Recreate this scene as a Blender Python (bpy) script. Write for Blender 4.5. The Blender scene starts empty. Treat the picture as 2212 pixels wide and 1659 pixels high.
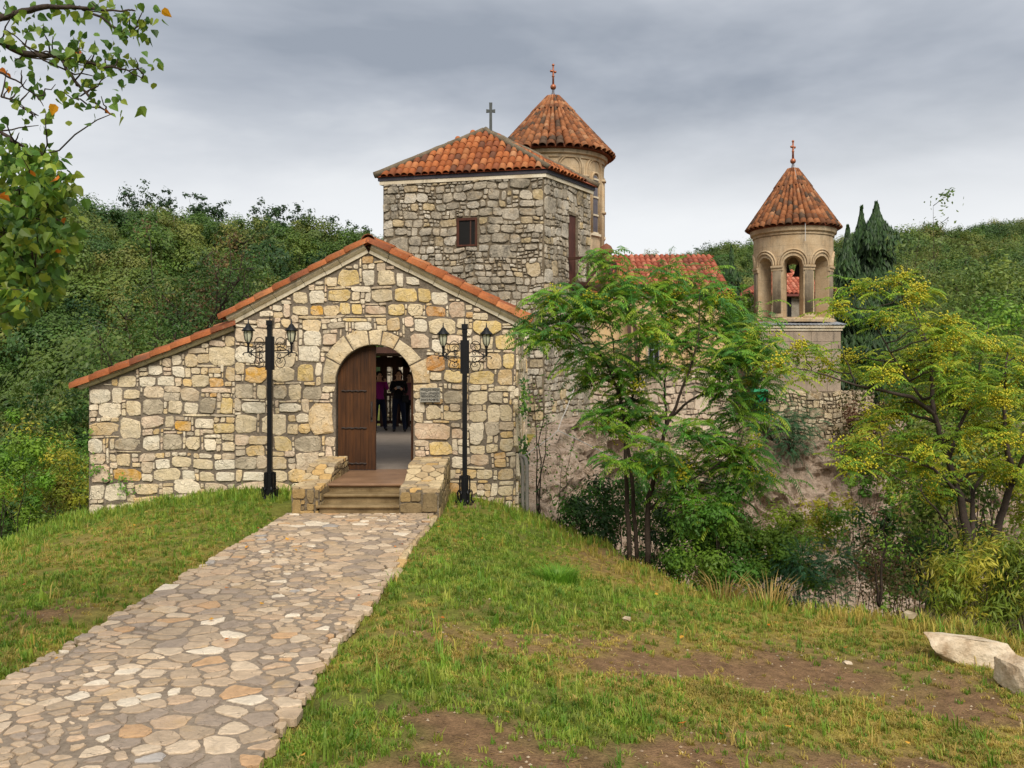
import bpy, bmesh, math, random
import numpy as np
from mathutils import Vector, Matrix, Euler

random.seed(7)
RNG = np.random.default_rng(11)
scene = bpy.context.scene
COL = scene.collection

# ------------------------------------------------------------------ camera
CAMZ = 2.03          # eye height above the paved path
FPX = 1950.0         # focal length in units of a 2212 px wide picture
HORIZON = 800.0
cam_data = bpy.data.cameras.new('camera')
cam_data.sensor_width = 36.0
cam_data.lens = 36.0 * FPX / 2212.0
cam_data.shift_y = -(829.5 - HORIZON) / 2212.0
cam_data.clip_start = 0.05
cam_data.clip_end = 6000.0
cam = bpy.data.objects.new('camera', cam_data)
COL.objects.link(cam)
cam.location = (0, 0, CAMZ)
cam.rotation_euler = (math.radians(90), 0, 0)
scene.camera = cam

# ------------------------------------------------------------------ sky, sun, exposure
SUN_EL, SUN_AZ = math.radians(44), math.radians(170)    # azimuth clockwise from +Y (view direction)
world = bpy.data.worlds.new('World')
scene.world = world
world.use_nodes = True
wt = world.node_tree
wt.nodes.clear()
def wn(t, **kw):
    n = wt.nodes.new(t)
    for k, v in kw.items():
        setattr(n, k, v)
    return n
wl = wt.links.new
w_out = wn('ShaderNodeOutputWorld'); w_bg = wn('ShaderNodeBackground')
w_sky = wn('ShaderNodeTexSky', sky_type='NISHITA', sun_disc=False, sun_elevation=SUN_EL, sun_rotation=SUN_AZ)
w_tc = wn('ShaderNodeTexCoord')
w_sep = wn('ShaderNodeSeparateXYZ'); wl(w_tc.outputs['Generated'], w_sep.inputs[0])
w_zc = wn('ShaderNodeMath', operation='MAXIMUM'); wl(w_sep.outputs['Z'], w_zc.inputs[0]); w_zc.inputs[1].default_value = 0.0
w_za = wn('ShaderNodeMath', operation='ADD'); wl(w_zc.outputs[0], w_za.inputs[0]); w_za.inputs[1].default_value = 0.22
w_div = wn('ShaderNodeVectorMath', operation='DIVIDE'); wl(w_tc.outputs['Generated'], w_div.inputs[0])
w_cmb = wn('ShaderNodeCombineXYZ')
for i in range(3): wl(w_za.outputs[0], w_cmb.inputs[i])
wl(w_cmb.outputs[0], w_div.inputs[1])
w_map = wn('ShaderNodeMapping'); wl(w_div.outputs[0], w_map.inputs['Vector'])
w_map.inputs['Location'].default_value = (7.899, 16.018, 0.0)
w_map.inputs['Scale'].default_value = (0.75, 1.0, 0.35)
w_no = wn('ShaderNodeTexNoise'); wl(w_map.outputs[0], w_no.inputs['Vector'])
w_no.inputs['Scale'].default_value = 0.8; w_no.inputs['Detail'].default_value = 6.0; w_no.inputs['Roughness'].default_value = 0.56
w_no.inputs['Distortion'].default_value = 0.25
w_ramp = wn('ShaderNodeValToRGB'); wl(w_no.outputs['Fac'], w_ramp.inputs[0])
cr = w_ramp.color_ramp
cr.elements[0].position = 0.39; cr.elements[0].color = (0.20, 0.222, 0.258, 1)
cr.elements[1].position = 0.60; cr.elements[1].color = (0.42, 0.434, 0.455, 1)
e = cr.elements.new(0.5); e.color = (0.295, 0.315, 0.35, 1)
# overcast skies are palest towards the horizon, all the way round
w_hz = wn('ShaderNodeMapRange', interpolation_type='SMOOTHSTEP'); wl(w_sep.outputs['Z'], w_hz.inputs['Value'])
w_hz.inputs['From Min'].default_value = 0.12; w_hz.inputs['From Max'].default_value = 0.31
w_hz.inputs['To Min'].default_value = 0.92; w_hz.inputs['To Max'].default_value = 0.0
w_mix = wn('ShaderNodeMix', data_type='RGBA'); wl(w_hz.outputs[0], w_mix.inputs['Factor'])
wl(w_ramp.outputs[0], w_mix.inputs['A']); w_mix.inputs['B'].default_value = (0.57, 0.575, 0.58, 1)
w_sc = wn('ShaderNodeVectorMath', operation='SCALE'); wl(w_sky.outputs[0], w_sc.inputs[0]); w_sc.inputs['Scale'].default_value = 0.07
w_mix2 = wn('ShaderNodeMix', data_type='RGBA'); w_mix2.inputs['Factor'].default_value = 0.94
wl(w_sc.outputs[0], w_mix2.inputs['A']); wl(w_mix.outputs['Result'], w_mix2.inputs['B'])
wl(w_mix2.outputs['Result'], w_bg.inputs['Color'])
w_bg.inputs['Strength'].default_value = 0.69
wl(w_bg.outputs[0], w_out.inputs['Surface'])

sun_data = bpy.data.lights.new('sun', 'SUN')
sun_data.energy = 1.5
sun_data.angle = math.radians(30)
sun_data.color = (1.0, 0.94, 0.84)
sun = bpy.data.objects.new('sun', sun_data)
COL.objects.link(sun)
sd = Vector((math.sin(SUN_AZ) * math.cos(SUN_EL), math.cos(SUN_AZ) * math.cos(SUN_EL), math.sin(SUN_EL)))
sun.rotation_euler = sd.to_track_quat('Z', 'Y').to_euler()
sun.location = (-10, -10, 30)

vs = scene.view_settings
vs.view_transform = 'Standard'; vs.look = 'None'; vs.gamma = 1.0; vs.use_curve_mapping = False
vs.exposure = 1.30
scene.cycles.max_bounces = 6
scene.cycles.diffuse_bounces = 3
scene.cycles.transmission_bounces = 4
scene.cycles.use_denoising = True

# ------------------------------------------------------------------ helpers
def Z(py, Y): return CAMZ - (py - HORIZON) / FPX * Y
def X(px, Y): return (px - 1106.0) / FPX * Y
def P(px, py, Y): return Vector((X(px, Y), Y, Z(py, Y)))

def srgb(r, g, b, k=1.0):
    def f(c):
        c /= 255.0
        return (c / 12.92 if c <= 0.04045 else ((c + 0.055) / 1.055) ** 2.4) * k
    return (f(r), f(g), f(b))

class MB:
    """collects polygons; build() links them as one mesh object"""
    def __init__(s): s.v = []; s.f = []; s.c = []; s.m = []
    def add(s, vs, fs, col=None, mi=0):
        o = len(s.v)
        s.v.extend([tuple(p) for p in vs])
        s.f.extend([tuple(i + o for i in f) for f in fs])
        s.m.extend([mi] * len(fs))
        c = col if col is not None else (1, 1, 1)
        s.c.extend([c] * len(vs))
        return s
    def box(s, x0, y0, z0, x1, y1, z1, col=None, mi=0):
        v = [(x0,y0,z0),(x1,y0,z0),(x1,y1,z0),(x0,y1,z0),(x0,y0,z1),(x1,y0,z1),(x1,y1,z1),(x0,y1,z1)]
        return s.add(v, [(0,3,2,1),(4,5,6,7),(0,1,5,4),(1,2,6,5),(2,3,7,6),(3,0,4,7)], col, mi)
    def hexa(s, v, col=None, mi=0):
        return s.add(v, [(0,3,2,1),(4,5,6,7),(0,1,5,4),(1,2,6,5),(2,3,7,6),(3,0,4,7)], col, mi)
    def bar(s, a, b, w, h=None, up=(0,0,1), col=None, mi=0):
        a, b = Vector(a), Vector(b); d = (b - a).normalized(); h = h or w
        u = Vector(up)
        if abs(d.dot(u)) > 0.95: u = Vector((0, 1, 0))
        sx = d.cross(u).normalized(); sz = sx.cross(d).normalized()
        v = []
        for p in (a, b):
            for i, j in ((-1,-1),(1,-1),(1,1),(-1,1)):
                v.append(p + sx * (i * w / 2) + sz * (j * h / 2))
        return s.add(v, [(0,1,2,3),(7,6,5,4),(0,4,5,1),(1,5,6,2),(2,6,7,3),(3,7,4,0)], col, mi)
    def tube(s, pts, rad, n=6, col=None, mi=0, cap=True):
        pts = [Vector(p) for p in pts]
        if not hasattr(rad, '__len__'): rad = [rad] * len(pts)
        o = []
        prev = None
        for i, p in enumerate(pts):
            t = (pts[min(i + 1, len(pts) - 1)] - pts[max(i - 1, 0)])
            if t.length < 1e-9: t = Vector((0, 0, 1))
            t.normalize()
            if prev is None:
                a = Vector((0, 0, 1)) if abs(t.z) < 0.9 else Vector((1, 0, 0))
                u = t.cross(a).normalized()
            else:
                u = (prev - t * prev.dot(t))
                u = u.normalized() if u.length > 1e-6 else t.orthogonal().normalized()
            prev = u
            w = t.cross(u)
            for k in range(n):
                an = 2 * math.pi * k / n
                o.append(p + (u * math.cos(an) + w * math.sin(an)) * rad[i])
        f = []
        for i in range(len(pts) - 1):
            for k in range(n):
                k2 = (k + 1) % n
                f.append((i*n+k, i*n+k2, (i+1)*n+k2, (i+1)*n+k))
        if cap:
            f.append(tuple(range(n))[::-1]); f.append(tuple((len(pts)-1)*n + k for k in range(n)))
        return s.add(o, f, col, mi)
    def lathe(s, prof, n=24, c=(0,0,0), col=None, mi=0, a0=0.0, a1=2*math.pi, close=True):
        v = []; f = []
        full = abs(a1 - a0 - 2*math.pi) < 1e-6
        m = n if full else n + 1
        for (r, z) in prof:
            for k in range(m):
                a = a0 + (a1 - a0) * k / n
                v.append((c[0] + r * math.sin(a), c[1] - r * math.cos(a), c[2] + z))
        for i in range(len(prof) - 1):
            for k in range(n):
                k2 = (k + 1) % m
                f.append((i*m+k, i*m+k2, (i+1)*m+k2, (i+1)*m+k))
        return s.add(v, f, col, mi)
    def sphere(s, c, r, n=8, m=6, col=None, mi=0, sz=1.0):
        prof = [(max(1e-4, r * math.sin(math.pi * i / m)), -r * sz * math.cos(math.pi * i / m)) for i in range(m + 1)]
        return s.lathe(prof, n, c, col, mi)
    def mesh(s, name):
        me = bpy.data.meshes.new(name)
        me.from_pydata(s.v, [], s.f)
        a = me.attributes.new('tint', 'FLOAT_COLOR', 'POINT')
        arr = np.ones((len(s.v), 4), np.float32); arr[:, :3] = np.array(s.c, np.float32).reshape(-1, 3)
        a.data.foreach_set('color', arr.ravel())
        me.polygons.foreach_set('material_index', s.m)
        return me
    def build(s, name, mats, parent=None, smooth=False, loc=None):
        me = s.mesh(name)
        return obj(name, me, mats, parent, smooth, loc)

def obj(name, me, mats, parent=None, smooth=False, loc=None):
    if mats is not None:
        for m in (mats if isinstance(mats, (list, tuple)) else [mats]):
            me.materials.append(m)
    if smooth: me.polygons.foreach_set('use_smooth', [True] * len(me.polygons))
    o = bpy.data.objects.new(name, me)
    COL.objects.link(o)
    if loc is not None: o.location = loc
    if parent is not None: adopt(o, parent)
    return o
def adopt(o, parent):
    o.parent = parent
    if parent.data is None: o.matrix_parent_inverse = Matrix.Translation(-parent.location)

def tag(o, label=None, cat=None, group=None, kind=None):
    if label: o['label'] = label
    if cat: o['category'] = cat
    if group: o['group'] = group
    if kind: o['kind'] = kind
    return o
def thing(name, label, cat, loc=(0, 0, 0), group=None):
    o = bpy.data.objects.new(name, None); COL.objects.link(o)
    o.empty_display_size = 0.2
    o.location = loc
    return tag(o, label, cat, group)
def inst(name, me, mw, parent=None, color=None):
    o = bpy.data.objects.new(name, me); COL.objects.link(o)
    o.matrix_local = mw
    if parent is not None: adopt(o, parent)
    if color is not None: o.color = (*color, 1)
    return o

# numpy value noise
_perm = RNG.random((256, 256)).astype(np.float64)
def vnoise(x, y):
    xi = np.floor(x).astype(int); yi = np.floor(y).astype(int)
    fx = x - xi; fy = y - yi
    fx = fx * fx * (3 - 2 * fx); fy = fy * fy * (3 - 2 * fy)
    a = _perm[xi % 256, yi % 256]; b = _perm[(xi + 1) % 256, yi % 256]
    c = _perm[xi % 256, (yi + 1) % 256]; d = _perm[(xi + 1) % 256, (yi + 1) % 256]
    return (a * (1 - fx) + b * fx) * (1 - fy) + (c * (1 - fx) + d * fx) * fy
def fbm(x, y, o=4):
    x = np.asarray(x, float); y = np.asarray(y, float)
    s = np.zeros(np.broadcast(x, y).shape); a = 0.5; t = 0
    for i in range(o):
        s = s + a * vnoise(x * 2 ** i + 17.3 * i, y * 2 ** i + 9.1 * i); t += a; a *= 0.5
    return s / t
def sstep(t):
    t = np.clip(t, 0, 1)
    return t * t * (3 - 2 * t)

# ------------------------------------------------------------------ materials
class NT:
    def __init__(s, name):
        s.mat = bpy.data.materials.new(name); s.mat.use_nodes = True
        s.t = s.mat.node_tree; s.t.nodes.clear()
        s.out = s.t.nodes.new('ShaderNodeOutputMaterial')
    def n(s, typ, ins=None, **kw):
        nd = s.t.nodes.new(typ)
        for k, v in kw.items(): setattr(nd, k, v)
        for k, v in (ins or {}).items():
            if isinstance(v, bpy.types.NodeSocket): s.t.links.new(v, nd.inputs[k])
            else: nd.inputs[k].default_value = v
        return nd
    def pos(s): return s.n('ShaderNodeNewGeometry').outputs['Position']
    def gen(s): return s.n('ShaderNodeTexCoord').outputs['Object']
    def noise(s, vec, scale, detail=4, rough=0.55, dist=0.0):
        return s.n('ShaderNodeTexNoise', {'Vector': vec, 'Scale': scale, 'Detail': detail, 'Roughness': rough, 'Distortion': dist}).outputs['Fac']
    def ramp(s, fac, stops):
        r = s.n('ShaderNodeValToRGB', {'Fac': fac}); c = r.color_ramp
        c.elements[0].position, c.elements[0].color = stops[0][0], (*stops[0][1], 1)
        c.elements[1].position, c.elements[1].color = stops[-1][0], (*stops[-1][1], 1)
        for p, cc in stops[1:-1]:
            e = c.elements.new(p); e.color = (*cc, 1)
        return r.outputs['Color']
    def mapr(s, v, a, b, c=0.0, d=1.0):
        return s.n('ShaderNodeMapRange', {'Value': v, 'From Min': a, 'From Max': b, 'To Min': c, 'To Max': d}).outputs[0]
    def mix(s, f, a, b, bt='MIX'):
        def c4(v): return v if isinstance(v, bpy.types.NodeSocket) else (*v, 1)
        nd = s.n('ShaderNodeMix', None, data_type='RGBA', blend_type=bt)
        for k, v in (('Factor', f), ('A', a), ('B', b)):
            if k != 'Factor': v = c4(v)
            if isinstance(v, bpy.types.NodeSocket): s.t.links.new(v, nd.inputs[k])
            else: nd.inputs[k].default_value = v
        return nd.outputs['Result']
    def mul(s, col, val):      # colour x scalar
        nd = s.n('ShaderNodeVectorMath', None, operation='SCALE')
        s.t.links.new(col, nd.inputs[0])
        if isinstance(val, bpy.types.NodeSocket): s.t.links.new(val, nd.inputs['Scale'])
        else: nd.inputs['Scale'].default_value = val
        return nd.outputs[0]
    def math(s, op, a, b=0.0):
        nd = s.n('ShaderNodeMath', None, operation=op)
        for i, v in enumerate((a, b)):
            if isinstance(v, bpy.types.NodeSocket): s.t.links.new(v, nd.inputs[i])
            else: nd.inputs[i].default_value = v
        return nd.outputs[0]
    def attr(s, name='tint'): return s.n('ShaderNodeAttribute', attribute_name=name).outputs['Color']
    def bump(s, h, strength=0.5, dist=0.02, normal=None):
        ins = {'Height': h, 'Strength': strength, 'Distance': dist}
        if normal is not None: ins['Normal'] = normal
        return s.n('ShaderNodeBump', ins).outputs[0]
    def done(s, col, rough=0.85, bump=None, metal=0.0, spec=0.3, alpha=None):
        b = s.n('ShaderNodeBsdfPrincipled')
        for k, v in (('Base Color', col), ('Roughness', rough), ('Metallic', metal), ('Specular IOR Level', spec), ('Normal', bump)):
            if v is None: continue
            if isinstance(v, bpy.types.NodeSocket): s.t.links.new(v, b.inputs[k])
            elif k == 'Base Color': b.inputs[k].default_value = (*v, 1)
            else: b.inputs[k].default_value = v
        s.t.links.new(b.outputs[0], s.out.inputs[0])
        return s.mat

def m_stone(name, stain=0.0, wet=0.0, bumpd=0.02, dark=(0.055, 0.05, 0.042), scale=1.0, patch=0.0):
    t = NT(name); p = t.pos()
    n1 = t.noise(p, 9 * scale, 6, 0.68, 0.7); n2 = t.noise(p, 34 * scale, 5, 0.7); n3 = t.noise(p, 2.3 * scale, 4, 0.6, 0.6)
    c = t.mul(t.attr(), t.mapr(n1, 0.28, 0.72, 0.74, 1.26))
    c = t.mix(t.mapr(n2, 0.54, 0.78, 0.0, 0.45), c, t.mul(t.attr(), 0.5))
    c = t.mix(t.mapr(n3, 0.56, 0.72, 0.0, 0.35), c, srgb(206, 166, 104))
    c = t.mix(t.mapr(t.noise(p, 5.5 * scale, 4, 0.6, 0.8), 0.42, 0.62, 0.0, patch), c, srgb(230, 213, 184))
    # wandering cracks
    vo = t.n('ShaderNodeTexVoronoi', {'Vector': t.n('ShaderNodeVectorMath', {0: p, 1: t.mul(t.n('ShaderNodeTexNoise', {'Vector': p, 'Scale': 9.0}).outputs['Color'], 0.12)}, operation='ADD').outputs[0], 'Scale': 6.5 * scale}, feature='DISTANCE_TO_EDGE').outputs['Distance']
    crk = t.mapr(vo, 0.0, 0.028, 1.0, 0.0)
    crk = t.math('MULTIPLY', crk, t.mapr(n1, 0.5, 0.62))
    c = t.mix(t.math('MULTIPLY', crk, 0.6), c, dark)
    if stain > 0:
        s1 = t.noise(p, 1.1, 6, 0.68, 0.5); s2 = t.noise(p, 13, 3)
        f = t.math('MULTIPLY', t.mapr(s1, 0.57 - 0.13 * stain, 0.68), t.mapr(s2, 0.3, 0.6, 0.2, 1.0))
        c = t.mix(t.math('MULTIPLY', f, min(0.92, 0.85 * stain)), c, dark)
        g = t.math('MULTIPLY', t.mapr(t.noise(p, 2.2, 5, 0.6), 0.57, 0.75), 0.4 * max(0.0, stain - 0.2))
        c = t.mix(g, c, (0.10, 0.105, 0.05))
    h = t.math('ADD', t.math('MULTIPLY', n1, 1.3), t.math('MULTIPLY', n2, 0.55))
    h = t.math('SUBTRACT', h, t.math('MULTIPLY', crk, 0.6))
    rough = 0.85
    if wet > 0:
        rough = t.mapr(t.noise(p, 1.3, 3), 0.40, 0.62, 0.62, 0.30)
    return t.done(c, rough, t.bump(h, 0.9, bumpd), spec=0.35 if wet else 0.2)

def m_plain(name, rgb, var=0.25, scale=6.0, rough=0.8, bumpd=0.01, metal=0.0, rgb2=None, spec=0.3, fine=40):
    t = NT(name); p = t.pos()
    n1 = t.noise(p, scale, 5, 0.6); n2 = t.noise(p, fine, 3)
    c = t.mix(t.mapr(n1, 0.3, 0.7), rgb, rgb2 or tuple(x * (1 - var) for x in rgb))
    c = t.mul(c, t.mapr(n2, 0.3, 0.7, 0.88, 1.1))
    h = t.math('ADD', n1, t.math('MULTIPLY', n2, 0.5))
    return t.done(c, rough, t.bump(h, 0.7, bumpd), metal, spec)

def m_mortar(name, a, b, bumpd=0.03):
    t = NT(name); p = t.pos()
    n1 = t.noise(p, 3.0, 6, 0.65); n2 = t.noise(p, 26, 5, 0.7)
    c = t.mix(t.mapr(n1, 0.3, 0.7), a, b)
    c = t.mul(c, t.mapr(n2, 0.3, 0.75, 0.6, 1.25))
    return t.done(c, 0.95, t.bump(t.math('ADD', n1, t.math('MULTIPLY', n2, 0.8)), 1.0, bumpd), spec=0.1)

def m_tile(name, moss=0.35):
    t = NT(name)
    oi = t.n('ShaderNodeObjectInfo'); p = t.pos()
    n1 = t.noise(p, 5, 5, 0.62); n2 = t.noise(p, 30, 4, 0.6)
    c = t.mul(oi.outputs['Color'], t.mapr(n2, 0.3, 0.7, 0.78, 1.18))
    f = t.mapr(n1, 0.62 - 0.22 * moss, 0.80 - 0.16 * moss, 0.0, min(0.9, 0.55 + 0.5 * moss))
    c = t.mix(f, c, (0.11, 0.075, 0.05))
    c = t.mix(t.mapr(t.noise(p, 17, 3), 0.62, 0.78, 0.0, 0.30), c, srgb(178, 160, 130))
    return t.done(c, 0.85, t.bump(n2, 0.5, 0.006), spec=0.2)

def m_leaf(name, use='tint', var=0.35, trans=0.32, rough=0.5, objrand=None):
    t = NT(name); p = t.pos()
    if objrand:
        oi = t.n('ShaderNodeObjectInfo')
        c = t.ramp(oi.outputs['Random'], objrand)
        c = t.mix(1.0, c, t.attr(), 'MULTIPLY')
    else:
        c = t.attr()
    n1 = t.noise(p, 3.0, 3)
    c = t.mul(c, t.mapr(n1, 0.3, 0.7, 1 - var, 1 + var))
    b = t.n('ShaderNodeBsdfPrincipled', {'Base Color': c, 'Roughness': rough, 'Specular IOR Level': 0.35})
    tr = t.n('ShaderNodeBsdfTranslucent', {'Color': t.mul(c, 1.5)})
    mx = t.n('ShaderNodeMixShader', {0: trans, 1: b.outputs[0], 2: tr.outputs[0]})
    t.t.links.new(mx.outputs[0], t.out.inputs[0])
    return t.mat

def m_dressed(name, a, b, stain=0.5, course=0.0, zlo=None):
    """smooth cut stone or plaster with rain-streak weathering"""
    t = NT(name); p = t.pos()
    n1 = t.noise(p, 1.6, 5, 0.6); n2 = t.noise(p, 22, 4, 0.6)
    c = t.mix(t.mapr(n1, 0.32, 0.68), a, b)
    c = t.mul(c, t.mapr(n2, 0.3, 0.7, 0.85, 1.12))
    st = t.n('ShaderNodeMapping', {'Vector': p, 'Scale': (3.2, 3.2, 0.55)}).outputs[0]
    s1 = t.noise(st, 1.0, 6, 0.7); s2 = t.noise(p, 9, 4, 0.65)
    f = t.math('MULTIPLY', t.mapr(s1, 0.60 - 0.14 * stain, 0.74, 0, 1), t.mapr(s2, 0.3, 0.65, 0.3, 1.0))
    c = t.mix(t.math('MULTIPLY', f, 0.85), c, (0.085, 0.078, 0.068))
    h = t.math('ADD', n1, t.math('MULTIPLY', n2, 0.5))
    if course > 0:      # fine recessed bed joints
        fr = t.math('FRACT', t.math('DIVIDE', t.n('ShaderNodeSeparateXYZ', {0: p}).outputs['Z'], course))
        jt = t.mapr(t.math('ABSOLUTE', t.math('SUBTRACT', fr, 0.5)), 0.47, 0.495)
        jt = t.math('MULTIPLY', jt, t.mapr(s2, 0.35, 0.6, 0.15, 1.0))
        c = t.mix(t.math('MULTIPLY', jt, 0.5), c, (0.12, 0.10, 0.08))
        h = t.math('SUBTRACT', h, t.math('MULTIPLY', jt, 0.6))
    return t.done(c, 0.9, t.bump(h, 0.6, 0.012), spec=0.15)

def m_wood(name, a, b, axis=2, rough=0.6, scale=1.0):
    t = NT(name); p = t.pos()
    sc = [26 * scale, 26 * scale, 26 * scale]; sc[axis] = 1.6 * scale
    m = t.n('ShaderNodeMapping', {'Vector': p, 'Scale': tuple(sc)}).outputs[0]
    n1 = t.noise(m, 1.0, 5, 0.65, 0.4); n2 = t.noise(p, 2.0, 4)
    c = t.mix(t.mapr(n1, 0.3, 0.72), a, b)
    c = t.mul(c, t.mapr(n2, 0.3, 0.7, 0.7, 1.25))
    return t.done(c, rough, t.bump(n1, 0.6, 0.006), spec=0.25)

M = {}
M['stone'] = m_stone('limestone', 0.30, bumpd=0.034, patch=0.45)
M['stone_tower'] = m_stone('weathered_limestone', 1.1, bumpd=0.045, patch=0.35)
M['stone_path'] = m_stone('paving_limestone', 0.15, wet=1.0, bumpd=0.012)
M['stone_flag'] = m_stone('flagstone', 0.35, bumpd=0.02)
M['mortar'] = m_mortar('mortar', srgb(144, 132, 116), srgb(114, 102, 88))
M['mortar_tower'] = m_mortar('old_mortar', srgb(140, 126, 106), srgb(104, 92, 74))
M['joint'] = m_mortar('path_joint', srgb(158, 142, 124), srgb(132, 118, 102), 0.012)
M['cornice'] = m_dressed('cornice_stone', srgb(226, 214, 190), srgb(200, 182, 152), 0.3)
M['dressed'] = m_dressed('dressed_stone', srgb(200, 178, 146), srgb(180, 152, 116), 0.75, 0.46)
M['ashlar'] = m_dressed('weathered_ashlar', srgb(172, 154, 134), srgb(144, 128, 110), 1.0)
M['plaster'] = m_dressed('lime_plaster', srgb(214, 184, 136), srgb(198, 168, 126), 0.3)
M['tile'] = m_tile('roof_tile', 0.3)
M['tile_old'] = m_tile('mossy_roof_tile', 0.55)
M['black'] = m_plain('black_iron', (0.005, 0.005, 0.006), 0.3, 12, 0.45, 0.002, 0.0, spec=0.3)
M['rust'] = m_plain('dark_iron', (0.05, 0.035, 0.028), 0.4, 25, 0.7, 0.004)
M['lead'] = m_plain('lead_sheet', srgb(128, 124, 128), 0.25, 4, 0.5, 0.004, 0.4)
M['zinc'] = m_plain('zinc_sheet', srgb(176, 180, 186), 0.2, 4, 0.4, 0.004, 0.5)
M['fascia'] = m_plain('dark_fascia', srgb(70, 66, 72), 0.25, 5, 0.6, 0.003)
M['copper'] = m_plain('copper_finial', srgb(186, 116, 84), 0.35, 8, 0.45, 0.004, 0.5)
M['crossmetal'] = m_plain('verdigris_cross', srgb(84, 88, 86), 0.35, 8, 0.6, 0.004)
M['door'] = m_wood('door_wood', srgb(88, 54, 26), srgb(44, 26, 14), 2)
M['beam'] = m_wood('dark_beam', srgb(88, 58, 46), srgb(58, 38, 30), 2)
M['concrete'] = m_plain('concrete', srgb(140, 128, 116), 0.2, 3, 0.7, 0.006)
M['stepstone'] = m_plain('step_stone', srgb(150, 128, 92), 0.3, 4, 0.45, 0.008, rgb2=srgb(104, 84, 54))
M['landing'] = m_wood('landing_slab', srgb(150, 118, 92), srgb(122, 92, 66), 0, 0.42)
M['rock'] = None
M['bark'] = m_plain('bark', srgb(70, 58, 48), 0.4, 14, 0.9, 0.02)
M['bark_pale'] = m_plain('pale_bark', srgb(78, 66, 58), 0.4, 14, 0.9, 0.015)
M['leaf'] = m_leaf('leaf')
M['berry'] = m_plain('berry', srgb(204, 192, 52), 0.25, 9, 0.45, 0.0, rgb2=srgb(170, 162, 36))
M['pipe'] = m_plain('grey_conduit', srgb(140, 134, 124), 0.2, 8, 0.55, 0.002)
M['cable'] = m_plain('white_cable', srgb(205, 202, 196), 0.15, 8, 0.5, 0.0)
M['green'] = m_plain('green_plastic', srgb(10, 128, 78), 0.2, 5, 0.45, 0.0)
M['dark'] = m_plain('painted_void', (0.012, 0.011, 0.010), 0.2, 5, 0.9, 0.0)  # near-black paint standing in for the unlit depth of window openings
# ------------------------------------------------------------------ terrain
PLATEAU = np.array([(-7.7, -60), (-7.6, 10), (-6.95, 12.2), (-7.2, 15.0), (-7.2, 17), (-7.0, 24), (-8, 34), (-8, 60), (24, 60), (23, 44), (16, 40.6),
                    (11, 39.4), (7, 36.5), (3.2, 32.4), (0.9, 28.2), (-0.1, 22), (-0.4, 17), (0.1, 15.5), (1.4, 14.5), (2.05, 12.6),
                    (2.55, 10.9), (3.2, 10.0), (4.2, 9.5), (4.75, 8.5), (5.4, 6.5), (6.2, 3), (9, -60)], float)
def sdist(x, y):
    """signed distance to the plateau outline, positive outside"""
    x = np.asarray(x, float); y = np.asarray(y, float)
    d2 = np.full(x.shape, 1e18); inside = np.zeros(x.shape, bool)
    n = len(PLATEAU)
    for i in range(n):
        ax, ay = PLATEAU[i]; bx, by = PLATEAU[(i + 1) % n]
        ex, ey = bx - ax, by - ay
        t = np.clip(((x - ax) * ex + (y - ay) * ey) / (ex * ex + ey * ey), 0, 1)
        d2 = np.minimum(d2, (x - ax - t * ex) ** 2 + (y - ay - t * ey) ** 2)
        c = ((ay > y) != (by > y))
        with np.errstate(divide='ignore', invalid='ignore'):
            xc = (bx - ax) * (y - ay) / (by - ay) + ax
        inside ^= c & (x < xc)
    d = np.sqrt(d2)
    return np.where(inside, -d, d)

SKY_U = [-1.2, -0.5, -0.36, -0.26, -0.17, -0.05, 0.12, 0.23, 0.33, 0.41, 0.57, 1.0]
SKY_S = [0.20, 0.195, 0.187, 0.171, 0.158, 0.135, 0.120, 0.132, 0.138, 0.146, 0.163, 0.18]
CR_Y  = [180, 215, 225, 235, 245, 270, 330, 360, 380, 390, 400, 380]
def hills(x, y):
    yy = np.maximum(np.abs(y), 12.0)
    u = np.clip(x / yy, -1.2, 1.0)
    s = np.interp(u, SKY_U, SKY_S); yc = np.interp(u, SKY_U, CR_Y)
    hc = CAMZ + s * yc - 13.0
    y0 = 62.0
    t = (yy - y0) / (yc - y0)
    up = -36 + (hc + 36) * np.where(t < 1, np.sin(np.clip(t, 0, 1) * math.pi / 2) ** 1.15, 1)
    up = up - np.maximum(yy - yc, 0) * 0.18
    return up + (fbm(x / 38, y / 38, 3) - 0.5) * 9 * sstep((yy - 70) / 60)
def lawn(x, y):
    zl = 0.04 * sstep((y - 9.5) / 4) - 0.42 * sstep((-4.3 - x) / 3.2)
    zr = -0.05 - 0.45 * sstep((x + 1.0) / 4.4) - 0.42 * sstep((y - 8.5) / 3.5) * sstep((x + 0.8) / 2.0)
    w = sstep((x + 2.6) / 0.8)
    z = zl * (1 - w) + zr * w
    z = z + (fbm(x * 0.9, y * 0.9, 3) - 0.5) * 0.10
    # bed of the paved path
    pw = np.minimum(x - (path_l(y) - 0.05), (path_r(y) + 0.03) - x)
    z = np.where((y < 13.2), z * (1 - sstep(pw / 0.25 + 0.6)) + (-0.06) * sstep(pw / 0.25 + 0.6), z)
    return z
def path_l(y): return -3.38 + 0.020 * (y - 4)
def path_r(y): return -1.29 + 0.0195 * (y - 4) + 0.03 * np.sin(y * 1.7)
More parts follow.
